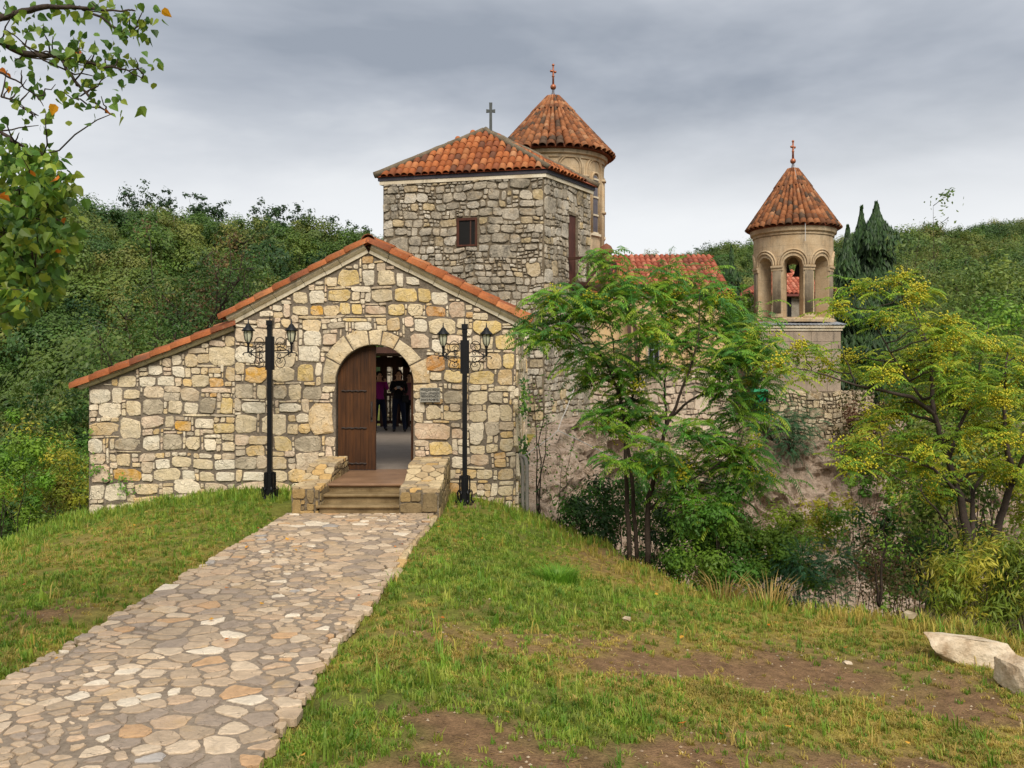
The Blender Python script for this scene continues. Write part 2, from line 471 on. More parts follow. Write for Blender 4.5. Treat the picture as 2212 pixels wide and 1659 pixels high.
def ground_z(x, y):
    x = np.asarray(x, float); y = np.asarray(y, float)
    d = sdist(x, y)
    base = np.where(y < 16, lawn(x, y), -0.2 + 0.0 * x)
    base = np.where(y >= 16, np.where(y < 26, -0.15, 0.05), base)
    dp = np.maximum(d, 0)
    # grassy bank on the lawn side, steeper under the monastery rock
    drop = 0.9 * dp + 0.35 * np.minimum(dp, 1.0) ** 2
    steep = sstep((y - 14.5) / 2.5) * (x > -3)
    drop = drop * (1 - steep) + (4.5 * dp) * steep
    rav = 10.5 * (1 - np.exp(-drop / 10.5)) + (fbm(x / 3, y / 3, 3) - 0.5) * 1.6 * sstep(dp / 3)
    far = sstep((d - 12) / 45)
    return (base - rav) * (1 - far) + hills(x, y) * far

def axis(lo_d, hi_d, step, lo, hi, grow):
    a = list(np.arange(lo_d, hi_d + 1e-6, step))
    s = step
    v = a[-1]
    while v < hi: s = min(s * grow, 45); v += s; a.append(v)
    s = step; v = a[0]; b = []
    while v > lo: s = min(s * grow, 45); v -= s; b.append(v)
    return np.array(b[::-1] + a)
gx = axis(-7.8, 7.0, 0.1, -900, 900, 1.10); gy = axis(3.6, 16.6, 0.1, -200, 1000, 1.055)
GX, GY = np.meshgrid(gx, gy)
GZ = ground_z(GX, GY)
# where the grass is worn to soil, and how yellow it is
def soil_mask(x, y):
    n = fbm(x * 0.55 + 3.3, y * 0.9 + 7.7, 4)
    m = np.zeros(np.shape(x))
    def blob(cx, cy, rx, ry, s): return s * np.exp(-(((x - cx) / rx) ** 2 + ((y - cy) / ry) ** 2))
    m = m + blob(2.0, 7.3, 2.1, 0.5, 1.25) + blob(1.0, 6.9, 0.9, 0.25, 0.7) + blob(2.6, 5.6, 0.9, 0.3, 0.8) + blob(0.9, 5.3, 0.7, 0.2, 0.6) + blob(0.9, 6.6, 0.6, 0.3, 0.6) + blob(0.3, 4.9, 0.7, 0.3, 0.7) + blob(3.4, 6.7, 0.9, 0.4, 0.8) + blob(1.5, 5.7, 0.9, 0.5, 0.8) + blob(1.9, 4.9, 1.4, 0.30, 0.75) + blob(-0.4, 5.35, 0.45, 0.25, 0.9) + blob(-0.55, 4.55, 0.4, 0.22, 0.9)
    m = m + blob(-3.9, 7.6, 0.45, 1.1, 0.95) + blob(-4.1, 5.9, 0.5, 0.8, 0.8) + blob(-5.0, 9.3, 0.7, 0.5, 0.35)
    m = m + blob(1.5, 13.6, 0.9, 0.8, 0.7)
    n2 = fbm(x * 3.1 + 13, y * 3.1 + 2, 3)
    return np.clip((m + (n - 0.5) * 1.5 + (n2 - 0.5) * 0.9 - 0.22) * 1.35, 0, 0.97)
def dry_mask(x, y):
    n = fbm(x * 0.7 + 31, y * 0.7 + 5, 4)
    d = 0.44 + 0.42 * sstep((x + 0.5) / 3) - 0.38 * sstep((y - 9.5) / 3) * (x < -1)
    d = d + 0.3 * sstep((x - 1.4) / 1.5) * sstep((y - 8) / 2)
    d = d - 0.55 * np.exp(-((x - 0.2) / 1.3) ** 2 - ((y - 11.5) / 2.6) ** 2) - 0.3 * np.exp(-((x + 0.3) / 1.2) ** 2 - ((y - 5.0) / 1.2) ** 2)
    return np.clip(d + (n - 0.5) * 2.0, 0, 1)
def build_ground():
    ny, nx = GX.shape
    v = np.stack([GX.ravel(), GY.ravel(), GZ.ravel()], 1)
    i = np.arange(ny * nx).reshape(ny, nx)
    f = np.stack([i[:-1, :-1].ravel(), i[:-1, 1:].ravel(), i[1:, 1:].ravel(), i[1:, :-1].ravel()], 1)
    me = bpy.data.meshes.new('ground')
    me.vertices.add(len(v)); me.vertices.foreach_set('co', v.ravel())
    me.loops.add(f.size); me.loops.foreach_set('vertex_index', f.ravel())
    me.polygons.add(len(f)); me.polygons.foreach_set('loop_start', np.arange(0, f.size, 4)); me.polygons.foreach_set('loop_total', np.full(len(f), 4))
    me.update(); me.validate()
    s = soil_mask(GX, GY).ravel()[:, None]; d = dry_mask(GX, GY).ravel()[:, None]
    green = np.array(srgb(96, 108, 44)); yel = np.array(srgb(150, 132, 70)); so = np.array(srgb(126, 98, 72))
    c = (green * (1 - d) + yel * d) * (1 - s) + so * s
    dd = sdist(GX, GY).ravel()[:, None]
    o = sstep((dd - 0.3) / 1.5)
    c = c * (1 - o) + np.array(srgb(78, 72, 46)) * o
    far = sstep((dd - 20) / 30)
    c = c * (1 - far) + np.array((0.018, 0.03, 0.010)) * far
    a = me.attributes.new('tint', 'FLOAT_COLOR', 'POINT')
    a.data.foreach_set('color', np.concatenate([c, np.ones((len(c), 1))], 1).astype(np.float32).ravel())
    t = NT('earth_and_turf'); p = t.pos()
    n1 = t.noise(p, 9, 5, 0.65); n2 = t.noise(p, 60, 3)
    col = t.mul(t.attr(), t.mapr(n1, 0.3, 0.7, 0.6, 1.3))
    col = t.mul(col, t.mapr(n2, 0.3, 0.7, 0.75, 1.2))
    mat = t.done(col, 0.95, t.bump(t.math('ADD', n1, t.math('MULTIPLY', n2, 0.5)), 1.0, 0.03), spec=0.1)
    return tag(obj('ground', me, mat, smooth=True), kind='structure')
build_ground()

# ------------------------------------------------------------------ scattered masses (geometry nodes, one object each)
def scatter(name, pts, rotz, scl, protos, mat_label, pick=None, tilt=None):
    """one object: point cloud with one of the prototype meshes standing on each point"""
    me = bpy.data.meshes.new(name)
    me.vertices.add(len(pts)); me.vertices.foreach_set('co', np.asarray(pts, np.float32).ravel())
    rot = np.zeros((len(pts), 3), np.float32); rot[:, 2] = rotz
    if tilt is not None: rot[:, :2] = tilt
    me.attributes.new('rot', 'FLOAT_VECTOR', 'POINT').data.foreach_set('vector', rot.ravel())
    sc = np.asarray(scl, np.float32)
    if sc.ndim == 1: sc = np.repeat(sc[:, None], 3, 1)
    me.attributes.new('scl', 'FLOAT_VECTOR', 'POINT').data.foreach_set('vector', np.ascontiguousarray(sc).ravel())
    if pick is None: pick = RNG.integers(0, len(protos), len(pts))
    me.attributes.new('pick', 'INT', 'POINT').data.foreach_set('value', np.asarray(pick, np.int32))
    o = bpy.data.objects.new(name, me); COL.objects.link(o)
    g = bpy.data.node_groups.new(name + '_scatter', 'GeometryNodeTree')
    g.interface.new_socket('Geometry', in_out='INPUT', socket_type='NodeSocketGeometry')
    g.interface.new_socket('Geometry', in_out='OUTPUT', socket_type='NodeSocketGeometry')
    gi = g.nodes.new('NodeGroupInput'); go = g.nodes.new('NodeGroupOutput')
    ip = g.nodes.new('GeometryNodeInstanceOnPoints')
    ip.inputs['Pick Instance'].default_value = True
    g.links.new(gi.outputs[0], ip.inputs['Points'])
    jn = g.nodes.new('GeometryNodeGeometryToInstance')
    for pm in protos[::-1]:
        po = bpy.data.objects.new(name + '_form', pm)
        oi = g.nodes.new('GeometryNodeObjectInfo'); oi.inputs['Object'].default_value = po
        g.links.new(oi.outputs['Geometry'], jn.inputs[0])
    g.links.new(jn.outputs[0], ip.inputs['Instance'])
    for nm, typ, sock in (('rot', 'FLOAT_VECTOR', 'Rotation'), ('scl', 'FLOAT_VECTOR', 'Scale'), ('pick', 'INT', 'Instance Index')):
        na = g.nodes.new('GeometryNodeInputNamedAttribute'); na.data_type = typ; na.inputs['Name'].default_value = nm
        if sock == 'Rotation':
            er = g.nodes.new('FunctionNodeEulerToRotation'); g.links.new(na.outputs['Attribute'], er.inputs[0]); g.links.new(er.outputs[0], ip.inputs['Rotation'])
        else:
            g.links.new(na.outputs['Attribute'], ip.inputs[sock])
    g.links.new(ip.outputs[0], go.inputs[0])
    md = o.modifiers.new('scatter', 'NODES'); md.node_group = g
    return o

def leaf_quad(mb, c, nrm, size, col, asp=0.6, fold=0.18, up=None):
    """a leaf-like kite folded along its midrib"""
    n = Vector(nrm).normalized()
    a = up if up is not None else Vector((random.uniform(-1, 1), random.uniform(-1, 1), random.uniform(-1, 1)))
    u = (a - n * a.dot(n))
    u = u.normalized() if u.length > 1e-4 else n.orthogonal().normalized()
    w = n.cross(u); c = Vector(c)
    h = size * 0.5
    mb.add([c - u * h, c + w * h * asp - n * fold * size + u * h * 0.1, c + u * h, c - w * h * asp - n * fold * size + u * h * 0.1], [(0, 1, 2), (0, 2, 3)], col)

def crown_mesh(name, rx, rz, nclump, per, lsize, mat, flat=0.0, trunk=0.0, cone=False, base=0.35, jag=0.35):
    mb = MB()
    for k in range(nclump):
        # clump centres over an uneven dome
        a = random.uniform(0, 2 * math.pi); h = random.random() ** 0.8
        if cone:
            r = (1 - h) * rx * random.uniform(0.5, 1.0) + 0.1; z = base + h * rz
        else:
            r = rx * math.sqrt(max(0.0, 1 - (h * 1.02 - 0.15) ** 2)) * random.uniform(0.45, 1.0 + jag * 0.4); z = base + h * rz * random.uniform(0.85, 1.08)
        cc = Vector((r * math.cos(a), r * math.sin(a), z))
        cr = rx * random.uniform(0.22, 0.42) * (0.5 if cone else 1)
        shade = random.uniform(0.82, 1.18)
        tint = (shade * random.uniform(0.9, 1.1), shade, shade * random.uniform(0.8, 1.1))
        for j in range(per):
            d = Vector((random.gauss(0, 1), random.gauss(0, 1), random.gauss(0, 0.75)))
            d.normalize()
            p = cc + d * cr * random.uniform(0.55, 1.05)
            rad_ = (p - Vector((0, 0, base + rz * .35))).normalized()
            n = (d * .6 + rad_ * 1.3 + Vector((random.uniform(-.5, .5), random.uniform(-.5, .5), random.uniform(0.0, .5))))
            s = lsize * random.uniform(0.6, 1.3)
            leaf_quad(mb, p, n, s, tint, 0.75, 0.15)
    nl = len(mb.f)
    if trunk > 0:
        mb.tube([(0, 0, -1.5), (0.05, 0, base), (0, 0.1, base + rz * 0.6)], [trunk, trunk * 0.8, trunk * 0.3], 5, (0.5, 0.42, 0.35), 1)
    me = mb.mesh(name)
    me.materials.append(mat)
    if trunk > 0: me.materials.append(M['bark'])
    return me

FORESTC = [(0.0, srgb(52, 84, 34)), (0.15, srgb(90, 116, 44)), (0.28, srgb(42, 72, 34)), (0.42, srgb(110, 128, 52)), (0.55, srgb(60, 90, 38)), (0.7, srgb(118, 126, 56)), (0.82, srgb(66, 96, 44)), (0.93, srgb(124, 128, 60)), (1.0, srgb(108, 110, 52))]
M['forest'] = m_leaf('forest_leaf', var=0.2, trans=0.25, objrand=FORESTC)
def build_forest():
    protos = []
    for k in range(6):
        protos.append(crown_mesh('forest_crown', 2.6 + 0.25 * k, random.uniform(4.2, 6.2), 40, 46, 0.38, M['forest'], trunk=0.16, base=1.4, jag=0.6))
    for k in range(4):
        protos.append(crown_mesh('near_forest_crown', 2.6 + 0.3 * k, random.uniform(4.4, 6.2), 60, 110, 0.22, M['forest'], trunk=0.16, base=1.4, jag=0.6))
    pts = []; u_lo, u_hi = -0.72, 0.72
    y = 44.0
    while y < 420:
        step = 3.5 + y * 0.0065
        for u in np.arange(u_lo, u_hi, step / y):
            pts.append((u * y, y))
        y += step * 0.95
    pts = np.array(pts)
    pts += RNG.normal(0, 1, pts.shape) * (0.9 + pts[:, 1:2] * 0.003)
    u = pts[:, 0] / pts[:, 1]
    yc = np.interp(u, SKY_U, CR_Y)
    d = sdist(pts[:, 0], pts[:, 1])
    keep = (pts[:, 1] < yc + 14) & (d > 9) & ~((u > -0.16) & (u < 0.08) & (pts[:, 1] < 240))
    pts = pts[keep]
    z = ground_z(pts[:, 0], pts[:, 1])
    # drop what lies wholly below the frame
    keep = (z + 8 - CAMZ) / pts[:, 1] > -0.34
    pts, z = pts[keep], z[keep]
    n = len(pts)
    sc = RNG.uniform(0.7, 1.4, n)[:, None] * np.array([1, 1, 1]) * np.stack([RNG.uniform(.85, 1.2, n), RNG.uniform(.85, 1.2, n), RNG.uniform(.8, 1.25, n)], 1)
    o = scatter('forest', np.column_stack([pts, z - 0.4]), RNG.uniform(0, 6.28, n), sc, protos, None, np.where(pts[:, 1] < 115, RNG.integers(6, 10, n), RNG.integers(0, 6, n)))
    tag(o, 'dense green autumn woodland covering the hills behind the monastery', 'forest', kind='stuff')
    print('forest', n)
build_forest()

# ------------------------------------------------------------------ grass
def build_grass():
    M['grass'] = m_leaf('grass_blade', var=0.3, trans=0.3, rough=0.55,
                        objrand=[(0.0, srgb(92, 128, 36)), (0.25, srgb(114, 144, 46)), (0.5, srgb(134, 152, 54)), (0.75, srgb(154, 158, 66)), (1.0, srgb(100, 130, 38))])
    M['grass_dry'] = m_leaf('dry_grass_blade', var=0.3, trans=0.3, rough=0.6,
                        objrand=[(0.0, srgb(154, 146, 62)), (0.4, srgb(176, 152, 76)), (0.7, srgb(140, 138, 56)), (1.0, srgb(194, 166, 98))])
    def tuft(nb, hgt, spread, mat, wid=0.007, lean=0.6):
        mb = MB()
        for i in range(nb):
            a = random.uniform(0, 6.283); r = spread * math.sqrt(random.random())
            b = Vector((r * math.cos(a), r * math.sin(a), -0.01))
            h = hgt * random.uniform(0.5, 1.2); a2 = random.uniform(0, 6.283); le = random.uniform(0.15, lean) * h
            dv = Vector((math.cos(a2), math.sin(a2), 0)); sv = Vector((-math.sin(a2), math.cos(a2), 0)) * wid * random.uniform(0.7, 1.3)
            m = b + dv * le * 0.45 + Vector((0, 0, h * 0.62)); t = b + dv * le * 1.25 + Vector((0, 0, h * random.uniform(0.75, 1.0)))
            s = random.uniform(0.75, 1.2)
            mb.add([b - sv, b + sv, m + sv * 0.8, m - sv * 0.8, t], [(0, 1, 2, 3), (3, 2, 4)], (s, s, s))
        me = mb.mesh('grass_tuft'); me.materials.append(mat); return me
    protos = [tuft(15, 0.055, 0.05, M['grass']), tuft(14, 0.075, 0.05, M['grass']), tuft(16, 0.045, 0.055, M['grass'], lean=1.1), tuft(12, 0.11, 0.05, M['grass']),
              tuft(14, 0.05, 0.055, M['grass_dry'], lean=1.3), tuft(12, 0.075, 0.05, M['grass_dry'], lean=1.0), tuft(9, 0.17, 0.06, M['grass_dry'], 0.005), tuft(8, 0.20, 0.05, M['grass'], 0.006)]
    pts = []
    def fill(x0, x1, y0, y1, dens):
        n = int((x1 - x0) * (y1 - y0) * dens)
        return np.column_stack([RNG.uniform(x0, x1, n), RNG.uniform(y0, y1, n)])
    P_ = np.concatenate([fill(-7.9, 6.4, 4.1, 7.0, 980), fill(-7.9, 6.4, 7.0, 10.0, 700), fill(-7.9, 4.6, 10.0, 15.9, 460)])
    x, y = P_[:, 0], P_[:, 1]
    er = 0.04 + 0.20 * (fbm(y * 1.7, x * 0 + 4, 3) - 0.42)
    on_path = (x > path_l(y) + 0.03 + er) & (x < path_r(y) - 0.03 - er) & (y < 12.8)
    in_stairs = (x > -3.45) & (x < -1.0) & (y > 12.6)
    in_house = (y > 14.93) & (x > -7.15) & (x < 0.12)
    vis = np.abs(x / y) < 0.85
    s = soil_mask(x, y); d = dry_mask(x, y)
    keep = ~on_path & ~in_stairs & ~in_house & vis & (RNG.random(len(x)) > s * 0.97 - 0.0) & (sdist(x, y) < 1.2)
    x, y, s, d = x[keep], y[keep], s[keep], d[keep]
    # worn turf thins further in small patches
    thin = fbm(x * 2.3, y * 2.3, 3)
    keep = RNG.random(len(x)) < np.clip(0.35 + (thin - 0.35) * 2.6, 0.25, 1)
    x, y, s, d = x[keep], y[keep], s[keep], d[keep]
    n = len(x)
    isdry = RNG.random(n) < d * 0.75
    edge = sdist(x, y) > -0.7
    pick = np.where(isdry, RNG.integers(4, 6, n), RNG.integers(0, 4, n))
    tall = RNG.random(n) < np.where(edge & (y > 8), 0.30, 0.02)
    pick = np.where(tall, np.where(isdry, 6, 7), pick)
    wallside = (y > 13.4) & (RNG.random(n) < 0.25)
    pick = np.where(wallside, 7, pick)
    z = ground_z(x, y)
    sc = RNG.uniform(0.36, 0.76, n) * np.where(pick >= 6, 1.35, 1.0)
    o = scatter('grass', np.column_stack([x, y, z]), RNG.uniform(0, 6.28, n), sc, protos, None, pick)
    tag(o, 'short green and straw-coloured grass covering the lawn', 'grass', kind='stuff')
    print('grass', n)
build_grass()

# ------------------------------------------------------------------ paved path of irregular flagstones
def clip_half(poly, a, b, c):
    """keep points with a*x+b*y<=c"""
    out = []
    n = len(poly)
    for i in range(n):
        p, q = poly[i], poly[(i + 1) % n]
        dp = a * p[0] + b * p[1] - c; dq = a * q[0] + b * q[1] - c
        if dp <= 0: out.append(p)
        if (dp < 0 < dq) or (dq < 0 < dp):
            t = dp / (dp - dq)
            out.append((p[0] + t * (q[0] - p[0]), p[1] + t * (q[1] - p[1])))
    return out
def voronoi(seeds, bounds):
    cells = []
    S = np.array(seeds)
    for i, (x, y) in enumerate(seeds):
        poly = list(bounds)
        d = (S[:, 0] - x) ** 2 + (S[:, 1] - y) ** 2
        for j in np.argsort(d)[1:22]:
            a, b = S[j, 0] - x, S[j, 1] - y
            c = (S[j, 0] ** 2 + S[j, 1] ** 2 - x * x - y * y) / 2
            poly = clip_half(poly, a, b, c)
            if len(poly) < 3: break
        if len(poly) >= 3: cells.append(poly)
    return cells
def poly_area(p):
    return 0.5 * abs(sum(p[i][0] * p[(i + 1) % len(p)][1] - p[(i + 1) % len(p)][0] * p[i][1] for i in range(len(p))))
def resample(poly, n):
    L = [math.dist(poly[i], poly[(i + 1) % len(poly)]) for i in range(len(poly))]
    T = sum(L); out = []; acc = 0; i = 0
    for k in range(n):
        s = T * k / n
        while i < len(L) - 1 and acc + L[i] < s: acc += L[i]; i += 1
        t = (s - acc) / max(L[i], 1e-9)
        p, q = poly[i], poly[(i + 1) % len(poly)]
        out.append((p[0] + t * (q[0] - p[0]), p[1] + t * (q[1] - p[1])))
    return out
def soften(poly, n, gap, jit, rnd=2, cut=(0.08, 0.24)):
    """shrink a convex outline by the joint width and knock its corners off unevenly"""
    cx = sum(p[0] for p in poly) / len(poly); cy = sum(p[1] for p in poly) / len(poly)
    q = list(poly); m = len(poly)
    for i in range(m):
        (x0, y0), (x1, y1) = poly[i], poly[(i + 1) % m]
        nx, ny = y1 - y0, x0 - x1; l = math.hypot(nx, ny)
        if l < 1e-6: continue
        nx /= l; ny /= l
        if nx * (cx - x0) + ny * (cy - y0) > 0: nx, ny = -nx, -ny
        r = clip_half(q, nx, ny, nx * x0 + ny * y0 - gap * random.uniform(0.6, 1.4))
        if len(r) >= 3: q = r
    # merge tiny edges
    q = [p for i, p in enumerate(q) if math.dist(p, q[i - 1]) > 0.012] if len(q) > 4 else q
    if len(q) < 3: q = list(poly)
    m = len(q)
    out = []
    size = math.sqrt(max(poly_area(q), 1e-6))
    for i in range(m):
        p0, p, p1 = q[i - 1], q[i], q[(i + 1) % m]
        c0, c1 = random.uniform(*cut), random.uniform(*cut)
        a = (p[0] + (p0[0] - p[0]) * c0, p[1] + (p0[1] - p[1]) * c0); b = (p[0] + (p1[0] - p[0]) * c1, p[1] + (p1[1] - p[1]) * c1)
        out += [a, b]
        if m < 6 or math.dist(p, p1) > 0.55 * size:
            k = random.uniform(0.4, 0.6)
            out.append((p[0] * (1 - k) + p1[0] * k, p[1] * (1 - k) + p1[1] * k))
    out = [(x + random.uniform(-jit, jit) * size, y + random.uniform(-jit, jit) * size) for x, y in out]
    cx = sum(p[0] for p in out) / len(out); cy = sum(p[1] for p in out) / len(out)
    return out, (cx, cy)
def stone_mesh(out, cen, h, bulge, col, inset=0.82, jit=0.25, tilt=0.03, to3=lambda x, y, z: (x, y, z), mb=None, sink=0.04):
    """stone on the plane z=0: skirt, rounded shoulder, uneven face"""
    n = len(out); cx, cy = cen
    ta, tb = random.uniform(-tilt, tilt), random.uniform(-tilt, tilt)
    v = []
    for (x, y) in out: v.append(to3(x, y, -sink))
    for (x, y) in out: v.append(to3(x, y, h * (1 + random.uniform(-jit, jit)) * 0.88 + ta * (x - cx) + tb * (y - cy)))
    for (x, y) in out:
        k = inset * random.uniform(0.9, 1.06)
        v.append(to3(cx + (x - cx) * k, cy + (y - cy) * k, h + bulge * random.uniform(0.2, 0.9) + ta * (x - cx) + tb * (y - cy)))
    v.append(to3(cx + random.uniform(-.1, .1) * (out[0][0] - cx), cy, h + bulge * random.uniform(0.6, 1.1)))
    f = []
    for i in range(n):
        j = (i + 1) % n
        f += [(i, j, n + j, n + i), (n + i, n + j, 2 * n + j, 2 * n + i), (2 * n + i, 2 * n + j, 3 * n)]
    m = mb or MB()
    m.add(v, f, col)
    return m
PATHC = [(srgb(186, 162, 134), 4), (srgb(204, 182, 154), 2.6), (srgb(172, 150, 124), 4), (srgb(188, 160, 130), 2), (srgb(156, 138, 120), 3.4), (srgb(192, 154, 114), 0.5), (srgb(168, 160, 152), 0.12), (srgb(222, 206, 182), 1.3)]
def pickc(table, var=0.06):
    c = random.choices([t[0] for t in table], [t[1] for t in table])[0]
    k = random.uniform(1 - var, 1 + var)
    return (c[0] * k, c[1] * k, c[2] * k)
def build_path():
    bed = MB()
    ys = np.arange(2.4, 12.95, 0.25)
    for a, b in zip(ys[:-1], ys[1:]):
        l0, l1, r0, r1 = float(path_l(a)), float(path_l(b)), float(path_r(a)), float(path_r(b))
        w = 0.11 + 0.04 * math.sin(a * 5)
        bed.hexa([(l0 + w, a, -0.3), (r0 - w, a, -0.3), (r1 - w, b, -0.3), (l1 + w, b, -0.3), (l0 + w, a, 0.0), (r0 - w, a, 0.0), (r1 - w, b, 0.0), (l1 + w, b, 0.0)])
    path = tag(bed.build('path', M['joint']), kind='structure')
    seeds = []
    tries = 0
    y = 2.6
    # dart throwing with a wider reach across the path than along it
    while tries < 60000:
        tries += 1
        y = random.uniform(2.5, 12.85); x = random.uniform(float(path_l(y)) + 0.03, float(path_r(y)) - 0.03)
        big = 1.0 + 0.28 * math.sin(x * 3.1 + y * 1.3) + 0.22 * math.sin(x * 7.7 - y * 5.1)
        if all(((x - sx) / (0.158 * big)) ** 2 + ((y - sy) / (0.108 * big)) ** 2 > 1 for sx, sy in seeds[-2500:]):
            seeds.append((x, y))
    bounds = [(-3.9, 2.3), (-0.8, 2.3), (-0.8, 12.8), (-3.9, 12.8)]
    # mirrored seeds outside both edges keep the border cells from spilling over
    jx = lambda: random.uniform(-.04, .03)
    ghost = [(2 * float(path_l(b)) - a - jx(), b) for a, b in seeds if a - float(path_l(b)) < 0.35] + [(2 * float(path_r(b)) - a + jx(), b) for a, b in seeds if float(path_r(b)) - a < 0.35]
    ns = len(seeds)
    S = seeds + ghost
    cells = []
    A = np.array(S)
    for i in range(ns):
        poly = list(bounds); x, yy = A[i]
        d = (A[:, 0] - x) ** 2 + (A[:, 1] - yy) ** 2
        for j in np.argsort(d)[1:20]:
            poly = clip_half(poly, A[j, 0] - x, A[j, 1] - yy, (A[j, 0] ** 2 + A[j, 1] ** 2 - x * x - yy * yy) / 2)
            if len(poly) < 3: break
        if len(poly) >= 3 and poly_area(poly) > 0.004: cells.append(poly)
    def shown(c):
        cx = sum(p[0] for p in c) / len(c); cy = sum(p[1] for p in c) / len(c)
        if abs(cx / cy) > 0.60 or cy < 4.35: return 0
        return poly_area(c) / cy ** 3
    cells.sort(key=shown, reverse=True)
    rest = MB()
    for k, c in enumerate(cells):
        out, cen = soften(c, 11, random.choice((.004, .008, .012, .018, .03)), 0.055, 1, (0.06, 0.3))
        col = pickc(PATHC)
        cy = cen[1]
        h = 0.002 + random.uniform(0, 0.006)
        if k < 300 and shown(c) > 0:
            m = stone_mesh([(x - cen[0], y_ - cen[1]) for x, y_ in out], (0, 0), h, 0.006, col, 0.93, 0.3, 0.02)
            m.build('paving_stone', M['stone_path'], path, False, (cen[0], cen[1], 0))
        else:
            stone_mesh(out, cen, h, 0.006, col, 0.93, 0.3, 0.02, mb=rest)
    tag(rest.build('paving_stone_remainder', M['stone_path'], path, False), kind='stuff')
    print('paving', len(cells))
build_path()
# ------------------------------------------------------------------ masonry
def pack(x0, x1, y0, y1, cell, inside, course=(0.13, 0.26), fixed=(), aspect=(0.8, 2.0), split=0.22, double=0.10):
    """fill a region with fitted stones; returns rectangles (x0,y0,x1,y1,colour or None)"""
    nx = int(round((x1 - x0) / cell)); ny = int(round((y1 - y0) / cell))
    cx = x0 + (np.arange(nx) + 0.5) * cell; cy = y0 + (np.arange(ny) + 0.5) * cell
    CX, CY = np.meshgrid(cx, cy)
    free = inside(CX, CY).astype(bool)
    out = []
    for (a, b, c, d, col) in fixed:
        i0, i1 = int(round((a - x0) / cell)), int(round((c - x0) / cell)); j0, j1 = int(round((b - y0) / cell)), int(round((d - y0) / cell))
        i0, j0, i1, j1 = max(i0, 0), max(j0, 0), min(i1, nx), min(j1, ny)
        if i1 - i0 < 2 or j1 - j0 < 2: continue
        sub = free[j0:j1, i0:i1]
        if sub.mean() < 0.9: continue
        free[j0:j1, i0:i1] = False
        out.append((x0 + i0 * cell, y0 + j0 * cell, x0 + i1 * cell, y0 + j1 * cell, col))
    # broken courses: stones mostly end on a shared bed line
    lines = [y0]
    while lines[-1] < y1 + 1: lines.append(lines[-1] + random.uniform(*course))
    for j in range(ny):
        i = 0
        y = y0 + j * cell
        nxt = [l for l in lines if l > y + 0.055]
        while i < nx:
            if not free[j, i]: i += 1; continue
            r = i
            while r < nx and free[j, r]: r += 1
            run = r - i
            full = nxt[0] - y
            q = random.random()
            if q < split and full > 0.13: hgt = full * random.uniform(0.4, 0.6)
            elif q > 1 - double and len(nxt) > 1: hgt = nxt[1] - y
            else: hgt = full
            w = max(2, int(round(max(hgt, 0.08) * random.uniform(*aspect) / cell))); h = max(1, int(round(hgt / cell)))
            if run < w + max(2, int(0.07 / cell)): w = run if run <= 1.5 * w else max(2, run // 2)
            hh = 1
            while hh < h + 2 and j + hh < ny and free[j + hh, i:i + w].all(): hh += 1
            if hh > h:      # do not strand a thin strip under an obstacle
                up = 0
                while j + h + up < ny and free[j + h + up, i:i + w].all() and up < 3: up += 1
                hh = h
            free[j:j + hh, i:i + w] = False
            a, b, c, d = x0 + i * cell, y, x0 + (i + w) * cell, y + hh * cell
            asp = (d - b) / (c - a)
            if asp > 2.0 and d - b > 0.14:
                m = b + (d - b) * random.uniform(.4, .6); out += [(a, b, c, m, None), (a, m, c, d, None)]
            else: out.append((a, b, c, d, None))
            i += w
    return out

WALLC = [(srgb(226, 204, 166), 5), (srgb(234, 216, 186), 4), (srgb(218, 190, 144), 3.5), (srgb(210, 186, 154), 3), (srgb(220, 184, 122), 1.4), (srgb(194, 176, 150), 1.6), (srgb(222, 194, 164), 2.5), (srgb(208, 160, 92), 0.3)]
TOWERC = [(srgb(194, 178, 152), 5), (srgb(210, 196, 172), 3), (srgb(176, 160, 134), 4), (srgb(202, 174, 124), 1.2), (srgb(170, 154, 128), 2.5), (srgb(198, 168, 108), 0.6)]
FLAGC = [(srgb(196, 174, 136), 4), (srgb(198, 162, 106), 1.3), (srgb(178, 154, 118), 3), (srgb(160, 142, 116), 2.4)]

